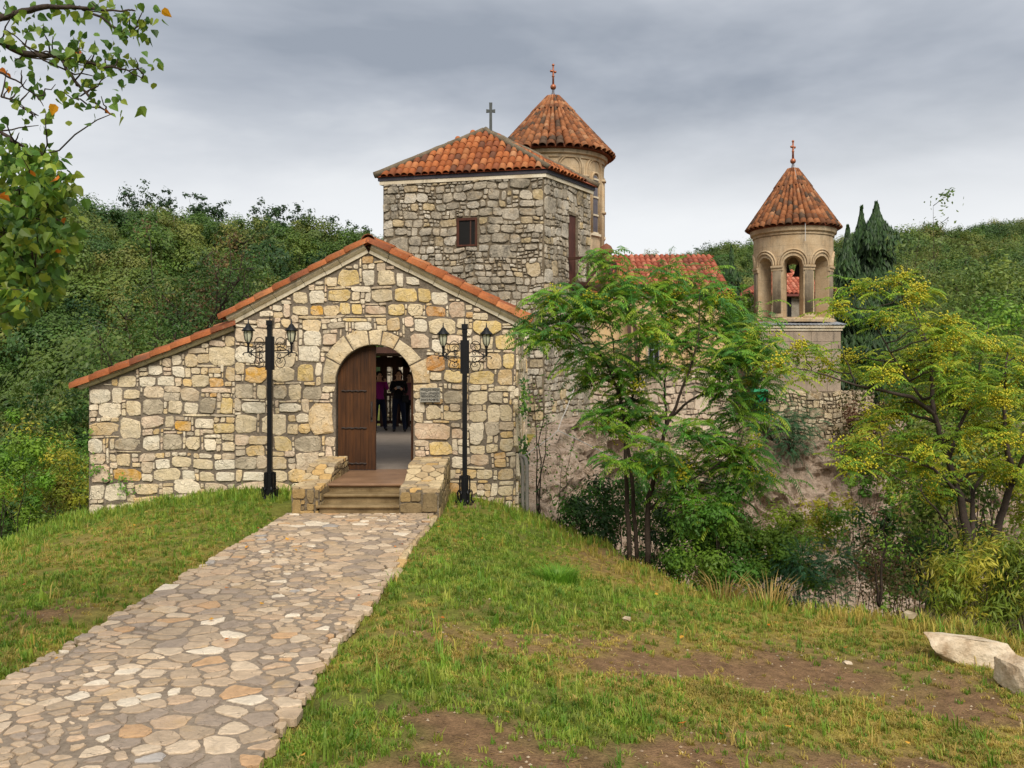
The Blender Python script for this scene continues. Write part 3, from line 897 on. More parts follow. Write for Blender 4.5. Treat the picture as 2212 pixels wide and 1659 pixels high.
def lay_stones(rects, to3, parent, mat, table, limit=300, gap=0.012, proud=0.03, clips=(), warp=0.02, wseed=0.0, minsize=0.04, npt=10, name='stone'):
    """turn packed rectangles into stones; the largest become objects, the rest one mass"""
    jobs = []
    for (a, b, c, d, col) in rects:
        w, h = c - a, d - b
        if min(w, h) < minsize or w * h < 0.0022: continue
        m = min(w, h)
        j = (lambda s=0.10: random.uniform(-s, s) * m) if col is None else (lambda s=0.035: random.uniform(-s, s) * m)
        poly = [(a + j(), b + j()), (c + j(), b + j()), (c + j(), d + j()), (a + j(), d + j())]
        if col is None and random.random() < 0.45:
            e = random.randrange(4); p, q = poly[e], poly[(e + 1) % 4]; t = random.uniform(.3, .7)
            cxx, cyy = (a + c) / 2, (b + d) / 2
            mx, my = p[0] + (q[0] - p[0]) * t, p[1] + (q[1] - p[1]) * t
            poly.insert(e + 1, (mx + (mx - cxx) * 0.12, my + (my - cyy) * 0.12))
        poly = [(x + warp * math.sin(y * 3.1 + wseed) + 0.6 * warp * math.sin(y * 7.3 + x * 2.0), y + warp * math.sin(x * 2.3 + wseed) + 0.7 * warp * math.sin(x * 5.9 + y * 1.7 + wseed)) for x, y in poly]
        for (ca, cb, cc) in clips: 
            poly = clip_half(poly, ca, cb, cc)
            if len(poly) < 3: break
        if len(poly) < 3 or poly_area(poly) < 0.0015: continue
        jobs.append((poly_area(poly), poly, col))
    jobs.sort(key=lambda t: -t[0])
    rest = MB(); k = 0
    for (ar, poly, col) in jobs:
        out, cen = soften(poly, npt, gap * random.uniform(0.5, 1.4), 0.032, 1, (0.05, 0.30))
        col = col or pickc(table, 0.13)
        g_ = .3 * col[0] + .6 * col[1] + .1 * col[2]; ds = .22 if mat is M['stone_tower'] else .06; col = tuple(v * (1 - ds) + g_ * ds for v in col)
        pr = proud * random.uniform(0.5, 1.35)
        if k < limit:
            o3 = Vector(to3(cen[0], cen[1], 0))
            loc = lambda x, y, z: tuple(Vector(to3(x, y, z)) - o3)
            stone_mesh(out, cen, pr, pr * 0.35, col, 0.92, 0.45, 0.07, loc).build(name, mat, parent, False, o3)
        else:
            stone_mesh(out, cen, pr, pr * 0.35, col, 0.92, 0.45, 0.07, to3, rest)
        k += 1
    if rest.f: tag(rest.build(name + '_remainder', mat, parent, False), kind='stuff')
    print(name, k)

def plane(o, ux, n):
    o = Vector(o); ux = Vector(ux).normalized(); n = Vector(n).normalized()
    return lambda x, y, z: tuple(o + ux * x + Vector((0, 0, 1)) * y + n * z)

# ------------------------------------------------------------------ barrel tiles
def tile_mesh(length, r, r2=None, seg=6, thick=0.014, arc=math.pi * 0.94):
    """a half-round roof tile, axis along +Y (up the slope), wide end at y=0"""
    r2 = r2 or r * 0.86
    v = []; f = []
    for (y, rr) in ((0, r), (length, r2)):
        for k in range(seg + 1):
            a = -arc / 2 + arc * k / seg
            v.append((rr * math.sin(a), y, rr * math.cos(a) - r * math.cos(arc / 2)))
    for k in range(seg + 1):
        a = -arc / 2 + arc * k / seg
        v.append(((r - thick) * math.sin(a), 0.0, (r - thick) * math.cos(a) - r * math.cos(arc / 2)))
    for k in range(seg + 1):
        a = -arc / 2 + arc * k / seg
        v.append(((r - thick) * math.sin(a), length * 0.4, (r - thick) * math.cos(a) - r * math.cos(arc / 2)))
    m = seg + 1
    for k in range(seg):
        f.append((k, k + 1, m + k + 1, m + k)); f.append((k + 1, k, 2 * m + k, 2 * m + k + 1)); f.append((2 * m + k + 1, 2 * m + k, 3 * m + k, 3 * m + k + 1))
    mb = MB(); mb.add(v, f)
    me = mb.mesh('tile')
    me.polygons.foreach_set('use_smooth', [True] * len(me.polygons))
    return me
TILEC = [(srgb(174, 104, 62), 4), (srgb(160, 92, 54), 4), (srgb(182, 118, 76), 3), (srgb(142, 84, 56), 3), (srgb(184, 132, 94), 0.9), (srgb(112, 74, 56), 1.4)]
TILEC_OLD = [(srgb(158, 102, 66), 4), (srgb(142, 88, 56), 4), (srgb(168, 112, 76), 3), (srgb(122, 80, 56), 3), (srgb(170, 124, 90), 1.0), (srgb(94, 74, 60), 2.2)]
def frame(o, x, y, z=None):
    x = Vector(x).normalized(); y = Vector(y).normalized()
    z = x.cross(y).normalized()
    x = y.cross(z).normalized()
    m = Matrix((x, y, z)).transposed().to_4x4(); m.translation = Vector(o)
    return m
def tile_slope(o, ux, up, wide, long_, rows, cols, me, parent, ok, table, jit=0.012, limit=300, lap=0.25, mat=None):
    """rows of cover tiles on a pitched plane; o = eave corner, ux along the eave, up along the slope"""
    o = Vector(o); ux = Vector(ux).normalized(); up = Vector(up).normalized(); nz = ux.cross(up).normalized()
    k = 0
    for i in range(cols):
        for j in range(rows):
            u = (i + 0.5) * wide + random.uniform(-jit, jit); v = j * long_ + random.uniform(-jit, jit) * 1.5
            if not ok((i + 0.5) * wide, v + long_ * 0.4) or k >= limit: continue
            p = o + ux * u + up * v + nz * (0.012 + random.uniform(0, 0.008))
            tl = (up + nz * -0.03 * 1 + ux * random.uniform(-0.03, 0.03)).normalized()
            inst('tile', me, frame(p, ux, tl), parent, pickc(table, 0.12)); k += 1
    return k

# ================================================================== GATEHOUSE
YF = 15.0
def gx_(px): return X(px, YF)
def gz_(py): return Z(py, YF)
XL, XM, XR = gx_(188), gx_(507), gx_(1115)
XP = gx_(797)
ZP = gz_(546); ZER = gz_(704); ZEL = gz_(699)
ZAL, ZAR = gz_(836), gz_(712)
DX0, DX1 = gx_(725), gx_(893); DCX = (DX0 + DX1) / 2; DR = (DX1 - DX0) / 2
SILL = gz_(1018); SPR = gz_(745) - DR
gate = thing('gatehouse', 'low rubble-stone gatehouse with arched wooden door and orange verge tiles', 'building', (DCX, YF, 0))
def top_main(x): return ZP - (ZP - ZEL) * (XP - x) / (XP - XM) if x < XP else ZP - (ZP - ZER) * (x - XP) / (XR - XP)
def top_annex(x): return ZAL + (ZAR - ZAL) * (x - XL) / (XM - XL)
def wall_cols(xs, top, y0, y1, zb, hole=None):
    m = MB()
    for a, b in zip(xs[:-1], xs[1:]):
        ta, tb = top(a), top(b)
        if hole and a >= hole[0] - 1e-6 and b <= hole[1] + 1e-6:
            ha, hb = hole[2](a), hole[2](b)
            m.hexa([(a, y0, ha), (b, y0, hb), (b, y1, hb), (a, y1, ha), (a, y0, ta), (b, y0, tb), (b, y1, tb), (a, y1, ta)])
            m.hexa([(a, y0, zb), (b, y0, zb), (b, y1, zb), (a, y1, zb), (a, y0, hole[3]), (b, y0, hole[3]), (b, y1, hole[3]), (a, y1, hole[3])])
        else:
            m.hexa([(a, y0, zb), (b, y0, zb), (b, y1, zb), (a, y1, zb), (a, y0, ta), (b, y0, tb), (b, y1, tb), (a, y1, ta)])
    return m
arch_top = lambda x: SPR + math.sqrt(max(0, DR * DR - (x - DCX) ** 2))
xs = sorted(set([XM, XP, XR] + list(np.linspace(XM, DX0, 5)) + [DCX - DR * math.cos(math.pi * k / 28) for k in range(29)] + list(np.linspace(DX1, XR, 5))))
xs = [x for i, x in enumerate(xs) if i == 0 or x - xs[i-1] > 1e-5]
wall = wall_cols(xs, top_main, YF, YF + 0.34, -1.6, (DX0, DX1, arch_top, SILL - 0.03))
# right flank and the rest of the shell
XRB = XR + 0.26
wall.hexa([(XR - 0.4, YF + 0.34, -2.2), (XR, YF + 0.34, -2.2), (XRB, 21.5, -2.2), (XRB - 0.4, 21.5, -2.2), (XR - 0.4, YF + 0.34, ZER), (XR, YF + 0.34, ZER), (XRB, 21.5, ZER), (XRB - 0.4, 21.5, ZER)])
wall = wall.build('wall', M['mortar'], gate)
awall = wall_cols(list(np.linspace(XL, XM, 6)), top_annex, YF + 0.07, YF + 0.45, -1.8)
awall.box(XL, YF + 0.45, -2.2, XL + 0.38, 21, ZAL)
awall = awall.build('wall', M['mortar'], gate)
tag(awall, 'lower side-aisle wall')
# stones, the prominent ones where the photograph has them
OC, YC_, CR_, TN, GR, PL, PK, OB = srgb(214, 160, 62), srgb(222, 190, 120), srgb(220, 198, 158), srgb(206, 174, 124), srgb(176, 160, 134), srgb(230, 216, 190), srgb(212, 180, 148), srgb(196, 134, 60)
c1 = [(985,795,1105,888,OC),(1130,795,1245,880,CR_),(1255,785,1352,880,YC_),(600,685,780,790,YC_),(783,697,925,790,CR_),(148,915,262,998,PL),(150,1092,305,1170,TN),(1325,990,1455,1158,TN),(930,1062,1050,1158,CR_),(930,895,1030,975,GR),(1245,1170,1390,1258,GR),(270,1340,425,1415,OC),(490,1350,632,1418,CR_),(1135,1170,1235,1245,YC_),(845,965,910,1058,YC_),(605,1098,697,1150,OC),(545,1165,650,1255,GR),(288,1180,425,1250,GR),(430,1165,528,1255,PL),(1425,388,1553,458,YC_),(1480,290,1595,375,YC_),(1330,470,1398,530,OC),(1492,466,1548,530,YC_),(1555,468,1605,530,YC_),(1660,388,1765,460,CR_),(1690,295,1787,375,CR_),(1605,285,1677,373,PL),
      (1240,395,1318,462,CR_),(1325,388,1408,462,PL),(1235,470,1320,528,CR_),(1625,478,1735,530,PK),(1500,540,1630,567,YC_),(1560,570,1655,618,PL),(1740,545,1808,615,TN),(1290,610,1385,685,PL),(1262,690,1385,775,PL),(1395,625,1475,690,PK),(932,697,1040,785,PL),(1045,898,1108,978,CR_),(1140,898,1215,972,GR),(1218,898,1292,978,CR_),(1295,905,1390,978,GR),(970,990,1100,1058,PL),(1170,990,1290,1050,PL),(755,640,860,698,CR_),(455,798,538,855,PL),(583,800,655,865,PL),(295,850,395,910,CR_),(410,855,495,908,PL),(505,855,597,908,PL),(690,850,782,912,CR_),(330,922,412,975,CR_),(430,975,540,1060,GR),(340,980,422,1060,CR_),(735,968,820,1055,GR),(145,1180,222,1262,PL),(665,1178,745,1250,CR_),(858,1195,928,1255,CR_),(812,1100,925,1155,YC_),(590,1290,692,1340,CR_),(700,1295,808,1348,CR_),(815,1292,925,1348,PL),(505,1292,580,1348,PL),(930,1280,1040,1352,GR),(1030,1280,1105,1345,PL),(965,1360,1095,1418,PL),(1108,1352,1208,1418,CR_),(640,1360,715,1415,PL),(735,1360,815,1412,CR_),(825,1362,925,1418,PL),(150,1320,252,1415,PK),(870,798,928,880,TN),(1360,750,1470,870,TN),(865,585,925,620,TN)]
c2 = [(595,370,718,448,YC_),(480,372,582,447,CR_),(718,375,790,452,YC_),(790,392,873,458,PL),(755,463,858,524,OB),(562,460,650,520,YC_),(660,462,742,520,CR_),(555,528,685,615,PK),(772,527,912,612,CR_),(875,440,955,522,PK),(972,465,1062,530,YC_),(995,535,1145,612,YC_),(1117,618,1213,695,YC_),(1065,705,1145,795,TN),(1152,706,1213,792,YC_),(752,720,858,803,OB),(862,728,948,785,OC),(850,795,950,868,YC_),(985,805,1110,875,YC_),(1125,797,1210,880,TN),(848,895,950,972,GR),(697,1075,877,1160,PK),(773,1170,885,1240,YC_),(980,1232,1083,1290,PK),(1108,1252,1172,1303,OC),(1138,985,1208,1068,CR_),(1140,1150,1207,1225,CR_),(985,905,1080,975,CR_),(1085,912,1160,975,GR),(1010,1305,1100,1360,CR_),(697,540,765,608,PL),(668,612,770,695,PK),(778,640,850,712,PL),(980,1005,1075,1068,CR_),(888,1095,950,1150,PK),(985,1185,1060,1230,CR_),(1070,1178,1130,1222,CR_),(1125,1310,1207,1370,TN),(1130,1395,1207,1450,CR_),(1170,1470,1208,1535,PL),(1040,625,1110,695,CR_),(610,300,650,370,PL),(658,322,735,368,PL),(850,1010,945,1060,CR_),(755,985,835,1060,CR_),(780,812,840,855,CR_)]
fixed = []
for lst, ox, oy, sc in ((c1, 150, 540, 2.127), (c2, 700, 540, 2.074)):
    for (a, b, c, d, col) in lst:
        pa = [(ox + a / sc) / 1.1573, (oy + b / sc) / 1.1573, (ox + c / sc) / 1.1573, (oy + d / sc) / 1.1573]
        k = random.uniform(0.9, 1.08)
        fixed.append((gx_(pa[0]), gz_(pa[3]), gx_(pa[2]), gz_(pa[1]), tuple(q * k for q in col)))
def samp_wall(x, y):
    r = random.random()
    if r < 0.30: return random.uniform(0.10, 0.2), random.uniform(0.07, 0.12)
    h = random.uniform(0.15, 0.27); return h * random.uniform(0.9, 1.9), h
ringo = DR + 0.235
def in_main(x, z):
    t = np.where(x < XP, ZP - (ZP - ZEL) * (XP - x) / (XP - XM), ZP - (ZP - ZER) * (x - XP) / (XR - XP))
    dr = (np.hypot(x - DCX, z - SPR) > ringo) | (z < SPR)
    jamb = ~((np.abs(x - DCX) < DR + 0.01) & (z > SILL - 0.4) & (z < SPR))
    return (z < t - 0.01) & dr & jamb & (x > XM) & (x < XR)
def cell_fixed(lo, hi): return [f for f in fixed if lo <= (f[0] + f[2]) / 2 < hi]
rm = pack(XM, XR, -0.75, ZP, 0.025, in_main, (0.13, 0.25), cell_fixed(XM, XR))
kR = (ZP - ZER) / (XR - XP); kL = (ZP - ZEL) / (XP - XM)
clips = [(kR, 1, ZP + kR * XP - 0.012), (-kL, 1, ZP - kL * XP - 0.012), (1, 0, XR - 0.004), (-1, 0, -XM - 0.004)]
lay_stones(rm, plane((0, YF, 0), (1, 0, 0), (0, -1, 0)), wall, M['stone'], WALLC, 215, 0.010, 0.020, clips, 0.012)
ra = pack(XL, XM, -0.9, ZAR, 0.025, lambda x, z: z < ZAL + (ZAR - ZAL) * (x - XL) / (XM - XL) - 0.01, (0.13, 0.25), cell_fixed(XL - 1, XM))
kA = (ZAR - ZAL) / (XM - XL)
lay_stones(ra, plane((0, YF + 0.07, 0), (1, 0, 0), (0, -1, 0)), awall, M['stone'], WALLC, 110, 0.010, 0.020, [(-kA, 1, ZAL - kA * XL - 0.012), (1, 0, XM - 0.004), (-1, 0, -XL - 0.002)], 0.012, 2.0)
# right flank courses seen edge-on
fl = plane((XR, YF, 0), (XRB - XR, 6.5, 0), (1, -0.03, 0))
lay_stones(pack(0, 6.3, -1.6, ZER, 0.05, lambda x, z: x > -1, (0.2, 0.32)), fl, wall, M['stone'], WALLC, 20, 0.014, 0.03)
# arch stones
def voussoirs(cx, cz, r0, edges, y, parent, mat):
    for k in range(len(edges) - 1):
        a0, a1 = math.radians(edges[k] + 0.9), math.radians(edges[k + 1] - 0.9)
        ro = r0 + random.uniform(0.20, 0.30)
        out = [(cx - r * math.cos(a), cz + r * math.sin(a)) for r, a in [(r0 + .008, a0), (r0 + .008, a0 + (a1-a0)/3), (r0 + .008, a0 + (a1-a0)*2/3), (r0 + .008, a1), (ro * .8 + r0 * .2, a1), (ro + random.uniform(-.03, .03), a1), (ro, (a0 + a1) / 2), (ro + random.uniform(-.03, .03), a0), (ro * .8 + r0 * .2, a0)]]
        cen = (sum(p[0] for p in out) / len(out), sum(p[1] for p in out) / len(out))
        o3 = Vector((cen[0], y, cen[1]))
        stone_mesh(out, cen, 0.02, 0.008, pickc([(srgb(222, 200, 162), 3), (srgb(212, 182, 136), 2), (srgb(190, 172, 138), 1)], 0.1), 0.9, 0.2, 0.02, lambda x, yy, z: tuple(Vector((x, y - z, yy)) - o3)).build('arch_stone', mat, parent, False, o3)
voussoirs(DCX, SPR, DR, [0, 29, 58, 83, 99, 119, 153, 180], YF, wall, M['stone'])
# raking cornices: moulded blocks
def raking(x0, z0, x1, z1, y, parent, thick, proj, nblk, two=True, off=0.0):
    m = Vector((x1 - x0, 0, z1 - z0)); L = m.length; d = m.normalized(); up = Vector((-d.z, 0, d.x))
    if up.z < 0: up = -up
    cuts = [0]
    for k in range(nblk - 1): cuts.append((k + 1) / nblk + random.uniform(-.25, .25) / nblk)
    cuts.append(1)
    for a, b in zip(cuts[:-1], cuts[1:]):
        mb = MB(); g = 0.004
        prof = [(0.0, 0.0), (-proj * .35, 0.0), (-proj * .35, thick * .36), (-proj * .55, thick * .42), (-proj * .9, thick * .62), (-proj, thick * .68), (-proj, thick), (0.2, thick)] if two else [(0.0, 0.0), (-proj * .6, 0), (-proj, thick * .5), (-proj, thick), (0.2, thick)]
        dz = random.uniform(-.004, .004)
        v = []
        for t in (a * L + g, b * L - g):
            for (py, pz) in prof: v.append(Vector((x0, y + py, z0)) + d * t + up * (pz + off + dz))
        n = len(prof)
        f = [(k, (k + 1) % n, n + (k + 1) % n, n + k) for k in range(n)] + [tuple(range(n))[::-1], tuple(range(n, 2 * n))]
        mb.add(v, f)
        mb.build('cornice_block', M['cornice'], parent)
corn = MB().box(XP - 0.05, YF + 0.05, ZP - 0.1, XP + 0.05, YF + 0.3, ZP + 0.02).build('cornice', M['cornice'], gate)
raking(XP, ZP - 0.004, XR + 0.07, ZER - 0.04, YF, corn, 0.16, 0.11, 7)
raking(XM - 0.05, ZEL - 0.03, XP, ZP - 0.004, YF, corn, 0.16, 0.11, 6)
raking(XL - 0.13, ZAL - 0.05, XM, ZAR - 0.004, YF + 0.07, corn, 0.07, 0.08, 7, False)
# roof slabs and verge tiles
roof = MB()
def slab(x0, z0, x1, z1, y0, y1, th, lift):
    d = Vector((x1 - x0, 0, z1 - z0)).normalized(); up = Vector((-d.z, 0, d.x)); up = up if up.z > 0 else -up
    a, b = Vector((x0, 0, z0)) + up * lift, Vector((x1, 0, z1)) + up * lift
    v = []
    for q in (0, th):
        for p, yy in ((a, y0), (b, y0), (b, y1), (a, y1)): v.append(p + up * q + Vector((0, yy, 0)))
    roof.hexa(v)
slab(XP, ZP, XR + 0.16, ZER - 0.08, YF - 0.06, 18.0, 0.03, 0.15)  # both main slabs stop short so daylight reaches the gallery
slab(XM - 0.12, ZEL - 0.06, XP, ZP, YF - 0.06, 18.0, 0.03, 0.15)
slab(XL - 0.20, ZAL - 0.08, XM, ZAR, YF + 0.0, 21, 0.03, 0.07)
roof = roof.build('roof', M['tile'], gate); roof.color = (*srgb(132, 72, 44), 1)
tm = tile_mesh(0.43, 0.125); tm.materials.append(M['tile'])
def verge(x0, z0, x1, z1, lift, y, n, rows=3):
    a = Vector((x0, 0, z0)); b = Vector((x1, 0, z1)); d = (b - a).normalized(); L = (b - a).length
    up = Vector((-d.z, 0, d.x)); up = up if up.z > 0 else -up
    for r in range(rows):
        for k in range(n):
            p = a + d * (L * k / n + random.uniform(-.01, .01)) + up * (lift + 0.0 + 0.05 * min(r, 1)) + Vector((0, y - 0.05 + r * 0.2 + (0.02 if r else 0), 0))
            dd = (d + up * -0.03)
            inst('tile', tm, frame(p, Vector((0, -1, 0)) if (b.x > a.x) else Vector((0, 1, 0)), dd), roof, pickc(TILEC[:4], 0.1))
verge(XR + 0.18, ZER - 0.09, XP, ZP, 0.15, YF, 9)
verge(XM - 0.14, ZEL - 0.07, XP, ZP, 0.15, YF, 8)
verge(XL - 0.22, ZAL - 0.09, XM, ZAR, 0.07, YF + 0.06, 8)
for k in range(4):
    inst('ridge_tile', tm, frame((XP, YF - 0.10 + 0.34 * k, ZP + 0.19), (1, 0, 0), (0, 1, 0.02)), roof, pickc(TILEC_OLD, 0.1))
for k in range(8):   # eave tiles along the right flank
    inst('tile', tm, frame((XR + 0.19 + 0.04 * k * 0.2, YF + 0.4 + 0.2 * k, ZER + 0.02), (0, 1, 0), (-1, 0, kR)), roof, pickc(TILEC_OLD, 0.1))

# door leaf, frame, hardware
door = MB()
yd = YF + 0.13
npl = 5; xl0, xl1 = DX0 + 0.015, X(812, YF + 0.13)
for k in range(npl):
    a = xl0 + (xl1 - xl0) * k / npl + 0.0015; b = xl0 + (xl1 - xl0) * (k + 1) / npl - 0.0015
    m = MB(); st = 4
    for q in range(st):
        p, r = a + (b - a) * q / st, a + (b - a) * (q + 1) / st
        za, zb = arch_top(p) - 0.012, arch_top(r) - 0.012
        m.hexa([(p, yd, SILL + .012), (r, yd, SILL + .012), (r, yd + .045, SILL + .012), (p, yd + .045, SILL + .012), (p, yd, za), (r, yd, zb), (r, yd + .045, zb), (p, yd + .045, za)])
    if k == 0: door = m.build('door', M['door'], gate)
    else: m.build('plank', M['door'], door)
for zz in (gz_(845), gz_(926), gz_(1003)):
    m = MB()
    pts = [(xl0 + 0.06 + 0.42 * q / 12, yd - 0.008, zz + 0.006 * math.sin(q * 2.1)) for q in range(13)]
    m.tube(pts, [0.012 + 0.006 * (q % 2) for q in range(13)], 5)
    m.build('strap_hinge', M['rust'], door)
m = MB(); hx = X(803, yd)
m.tube([(hx, yd - .005, gz_(873)), (hx, yd - .05, gz_(878)), (hx + .008, yd - .055, gz_(890)), (hx, yd - .05, gz_(902)), (hx, yd - .005, gz_(907))], [.009, .012, .014, .012, .009], 6)
m.box(hx - .018, yd - .008, gz_(912), hx + .018, yd - .001, gz_(868))
m.build('handle', M['rust'], door)
m = MB()   # the open leaf folded back on the far jamb
for q in range(7):
    y0 = yd + 0.05 + 0.08 * q
    m.box(DX1 - .06, y0, SILL + .01, DX1 - .012, y0 + .078, SPR + 0.30 - 0.0 * q)
m.build('open_door_leaf', M['door'], gate)
# sign beside the door
sg = thing('notice_sign', 'small grey metal notice about shorts fixed beside the arched door', 'sign', (X(929, 14.94), 14.94, gz_(853)))
sx0, sx1, sz0, sz1 = X(908, 14.94), X(950, 14.94), Z(868, 14.94), Z(838, 14.94)
MB().box(sx0, 14.925, sz0, sx1, 14.962, sz1).build('plate', m_plain('sign_metal', srgb(176, 170, 156), 0.12, 9, 0.5, 0.0), sg)
fr = MB(); t_ = 0.009
fr.box(sx0 - .004, 14.917, sz0 - .004, sx1 + .004, 14.925, sz0 + t_).box(sx0 - .004, 14.917, sz1 - t_, sx1 + .004, 14.925, sz1 + .004).box(sx0 - .004, 14.917, sz0 + t_, sx0 + t_, 14.925, sz1 - t_).box(sx1 - t_, 14.917, sz0 + t_, sx1 + .004, 14.925, sz1 - t_)
fr.build('frame', m_plain('sign_frame', srgb(150, 146, 134), 0.12, 9, 0.5, 0.0), sg)
for k, s_ in enumerate(("მონასტერში შორტით", "შესვლა აკრძალულია", "PERSON'S ENTRANCE IN", "SHORTS PROHIBITED")):
    cu = bpy.data.curves.new('lettering', 'FONT'); cu.body = s_; cu.align_x = 'CENTER'; cu.align_y = 'CENTER'; cu.size = 0.052; cu.extrude = 0.001; cu.offset = 0.0012
    cu.materials.append(M['black'])
    cob = bpy.data.objects.new('lettering', cu); COL.objects.link(cob); bpy.context.view_layer.update()
    lme = bpy.data.meshes.new_from_object(cob.evaluated_get(bpy.context.evaluated_depsgraph_get())); bpy.data.objects.remove(cob)
    o = bpy.data.objects.new('lettering', lme); COL.objects.link(o)
    o.location = ((sx0 + sx1) / 2, 14.921, sz1 - 0.033 - 0.0545 * k); o.rotation_euler = (math.pi / 2, 0, 0)
    ln = len(s_); o.scale = (min(1.0, (sx1 - sx0 - .03) / (0.052 * 0.56 * ln)), 1.05, 1)
    adopt(o, sg)

# gallery behind the door
gal = thing('covered_gallery', 'dark timber gallery with posts and railing behind the open door', 'gallery', (DCX, 21, SILL))
gx0, gx1 = -5.4, -1.3
MB().box(gx0, YF + 0.35, SILL - 0.2, gx1 + 0.35, 27.6, SILL - 0.012).build('floor', M['concrete'], gal)
MB().box(gx0, 22.0, 2.45, gx1 + 0.35, 27.35, 2.6).build('ceiling', M['beam'], gal)  # covers only the far end; left open so sky light reaches the floor
def post(x, y, w=0.17): MB().box(x - w / 2, y - w / 2, SILL - .012, x + w / 2, y + w / 2, 2.45).build('post', M['beam'], gal)
for px, w_ in ((800, .2), (829, .19), (854.5, .18), (878, .2)): post(X(px, 27.2), 27.2, w_)
for yy in (17.5, 20.0, 22.5, 25): post(gx0 + 0.1, yy)
MB().bar((gx0, 27.2, 2.28), (gx1 + .3, 27.2, 2.28), 0.2, 0.3).build('beam', M['beam'], gal)
for za in (SILL + 0.95, SILL + 0.12): MB().bar((gx0, 27.2, za), (gx1 + .3, 27.2, za), 0.07, 0.09).build('rail', M['beam'], gal)
for k in range(30): 
    xx = gx0 + 0.15 + k * (gx1 + .2 - gx0) / 30
    MB().box(xx - .025, 27.18, SILL + .12, xx + .025, 27.22, SILL + .95).build('baluster', M['beam'], gal)


# ------------------------------------------------------------------ entrance stairs
ST = thing('entrance_stairs', 'three worn stone steps with flagstone-capped cheek walls below the arched door', 'stairs', (DCX, 13.2, 0))
Y1 = 13.37; tr = 0.30; ri = SILL / 3.0
sx_l, sx_r = X(690, 12.9), X(862, 12.9)
for k in range(3):
    zt = SILL - ri * k; yn = Y1 - tr * k
    m = MB()
    m.box(sx_l - 0.02, yn + 0.03, zt - ri - 0.02 * (k == 2), sx_r + 0.02, YF - .005 if k == 0 else yn + tr + 0.03, zt - 0.045)
    m.build('riser', M['stepstone'], ST)
    m = MB(); prof = [(0.0, -.045), (-0.018, -.03), (-0.02, -.012), (-0.008, 0.0)]
    yb = YF + 0.33 if k == 0 else yn + tr + 0.028
    xs_ = np.linspace(sx_l - 0.02, sx_r + 0.02, 9)
    v = []; 
    for x_ in xs_:
        w = 0.006 * math.sin(x_ * 6 + k * 2) + random.uniform(-.003, .003)
        for (py, pz) in prof: v.append((x_, yn + py + w, zt + pz))
        v.append((x_, yb, zt)); v.append((x_, yb, zt - .045))
    n_ = 6
    f = [(i * n_ + j, i * n_ + (j + 1) % n_, (i + 1) * n_ + (j + 1) % n_, (i + 1) * n_ + j) for i in range(8) for j in range(n_)] + [tuple(range(n_))[::-1], tuple(range(8 * n_, 9 * n_))]
    m.add(v, f); m.build('landing' if k == 0 else 'step', M['landing'] if k == 0 else M['stepstone'], ST)
def cheek(x0, x1, yf, zf, zb, yflat, parent):
    """low wall with a slab top that climbs to the house wall"""
    m = MB()
    prof = [(yf, -0.25), (yf, zf), (yf + 0.75, zf + 0.03), (yf + 1.15, zb), (YF - 0.005, zb + 0.02), (YF - 0.005, -0.25)]
    n = len(prof); v = [(x0, y, z) for y, z in prof] + [(x1, y, z) for y, z in prof]
    m.add(v, [tuple(range(n))[::-1], tuple(range(n, 2 * n))] + [(k, (k + 1) % n, n + (k + 1) % n, n + k)[::-1] for k in range(n)])
    w = m.build('cheek_wall', M['mortar_tower'], parent)
    fr_ = plane((0, yf, 0), (1, 0, 0), (0, -1, 0))
    lay_stones(pack(x0, x1, -0.1, zf - 0.01, 0.02, lambda x, z: x > -99, (0.1, 0.18)), fr_, w, M['stone_flag'], [(srgb(150, 124, 78), 2), (srgb(132, 112, 78), 2), (srgb(164, 134, 84), 1)], 40, 0.010, 0.02, [(1, 0, x1 - .004), (-1, 0, -x0 - .004)], 0.006)
    for (xx, nx) in ((x0, -1), (x1, 1)):
        sp = plane((xx, 0, 0), (0, 1, 0), (nx, 0, 0))
        lay_stones(pack(yf, YF - .02, -0.1, zb, 0.03, lambda y, z: z < np.interp(y, [yf, yf + .75, yf + 1.15, 16], [zf, zf + .03, zb, zb]) - 0.02, (0.1, 0.18)), sp, w, M['stone_flag'], [(srgb(150, 128, 88), 2), (srgb(132, 114, 84), 2)], 30, 0.012, 0.012)
    # cap flags: pieces lie on the three planes of the top
    for (ya, za, yb, zb_) in ((yf, zf, yf + .75, zf + .03), (yf + .75, zf + .03, yf + 1.15, zb), (yf + 1.15, zb, YF - .03, zb + .02)):
        L = math.hypot(yb - ya, zb_ - za); dy, dz = (yb - ya) / L, (zb_ - za) / L
        o = Vector((x0, ya, za))
        tt = lambda x, y, z, o=o, dy=dy, dz=dz: tuple(o + Vector((x, y * dy - z * dz, y * dz + z * dy)))
        seeds = []
        for _ in range(900):
            p = (random.uniform(0, x1 - x0), random.uniform(0, L))
            if all(math.hypot((p[0] - q[0]) / 1.25, p[1] - q[1]) > 0.13 for q in seeds): seeds.append(p)
        for c in voronoi(seeds, [(-.015, -.01), (x1 - x0 + .015, -.01), (x1 - x0 + .015, L), (-.015, L)]):
            if poly_area(c) < .004: continue
            out, cen = soften(c, 9, random.uniform(.004, .010), .04, 1)
            o3 = Vector(tt(cen[0], cen[1], 0))
            stone_mesh(out, cen, .016, .004, pickc(FLAGC, .12), .9, .2, .02, lambda x, y, z: tuple(Vector(tt(x, y, z)) - o3)).build('flag', M['stone_flag'], w, False, o3)
cheek(X(630, 12.8), X(690, 12.8) - 0.0, 12.80, Z(1056, 12.8), Z(1000, 14.2), 13.5, ST)
cheek(X(863, 12.8), X(948, 12.8), 12.80, Z(1058, 12.8), Z(1002, 14.2), 13.5, ST)

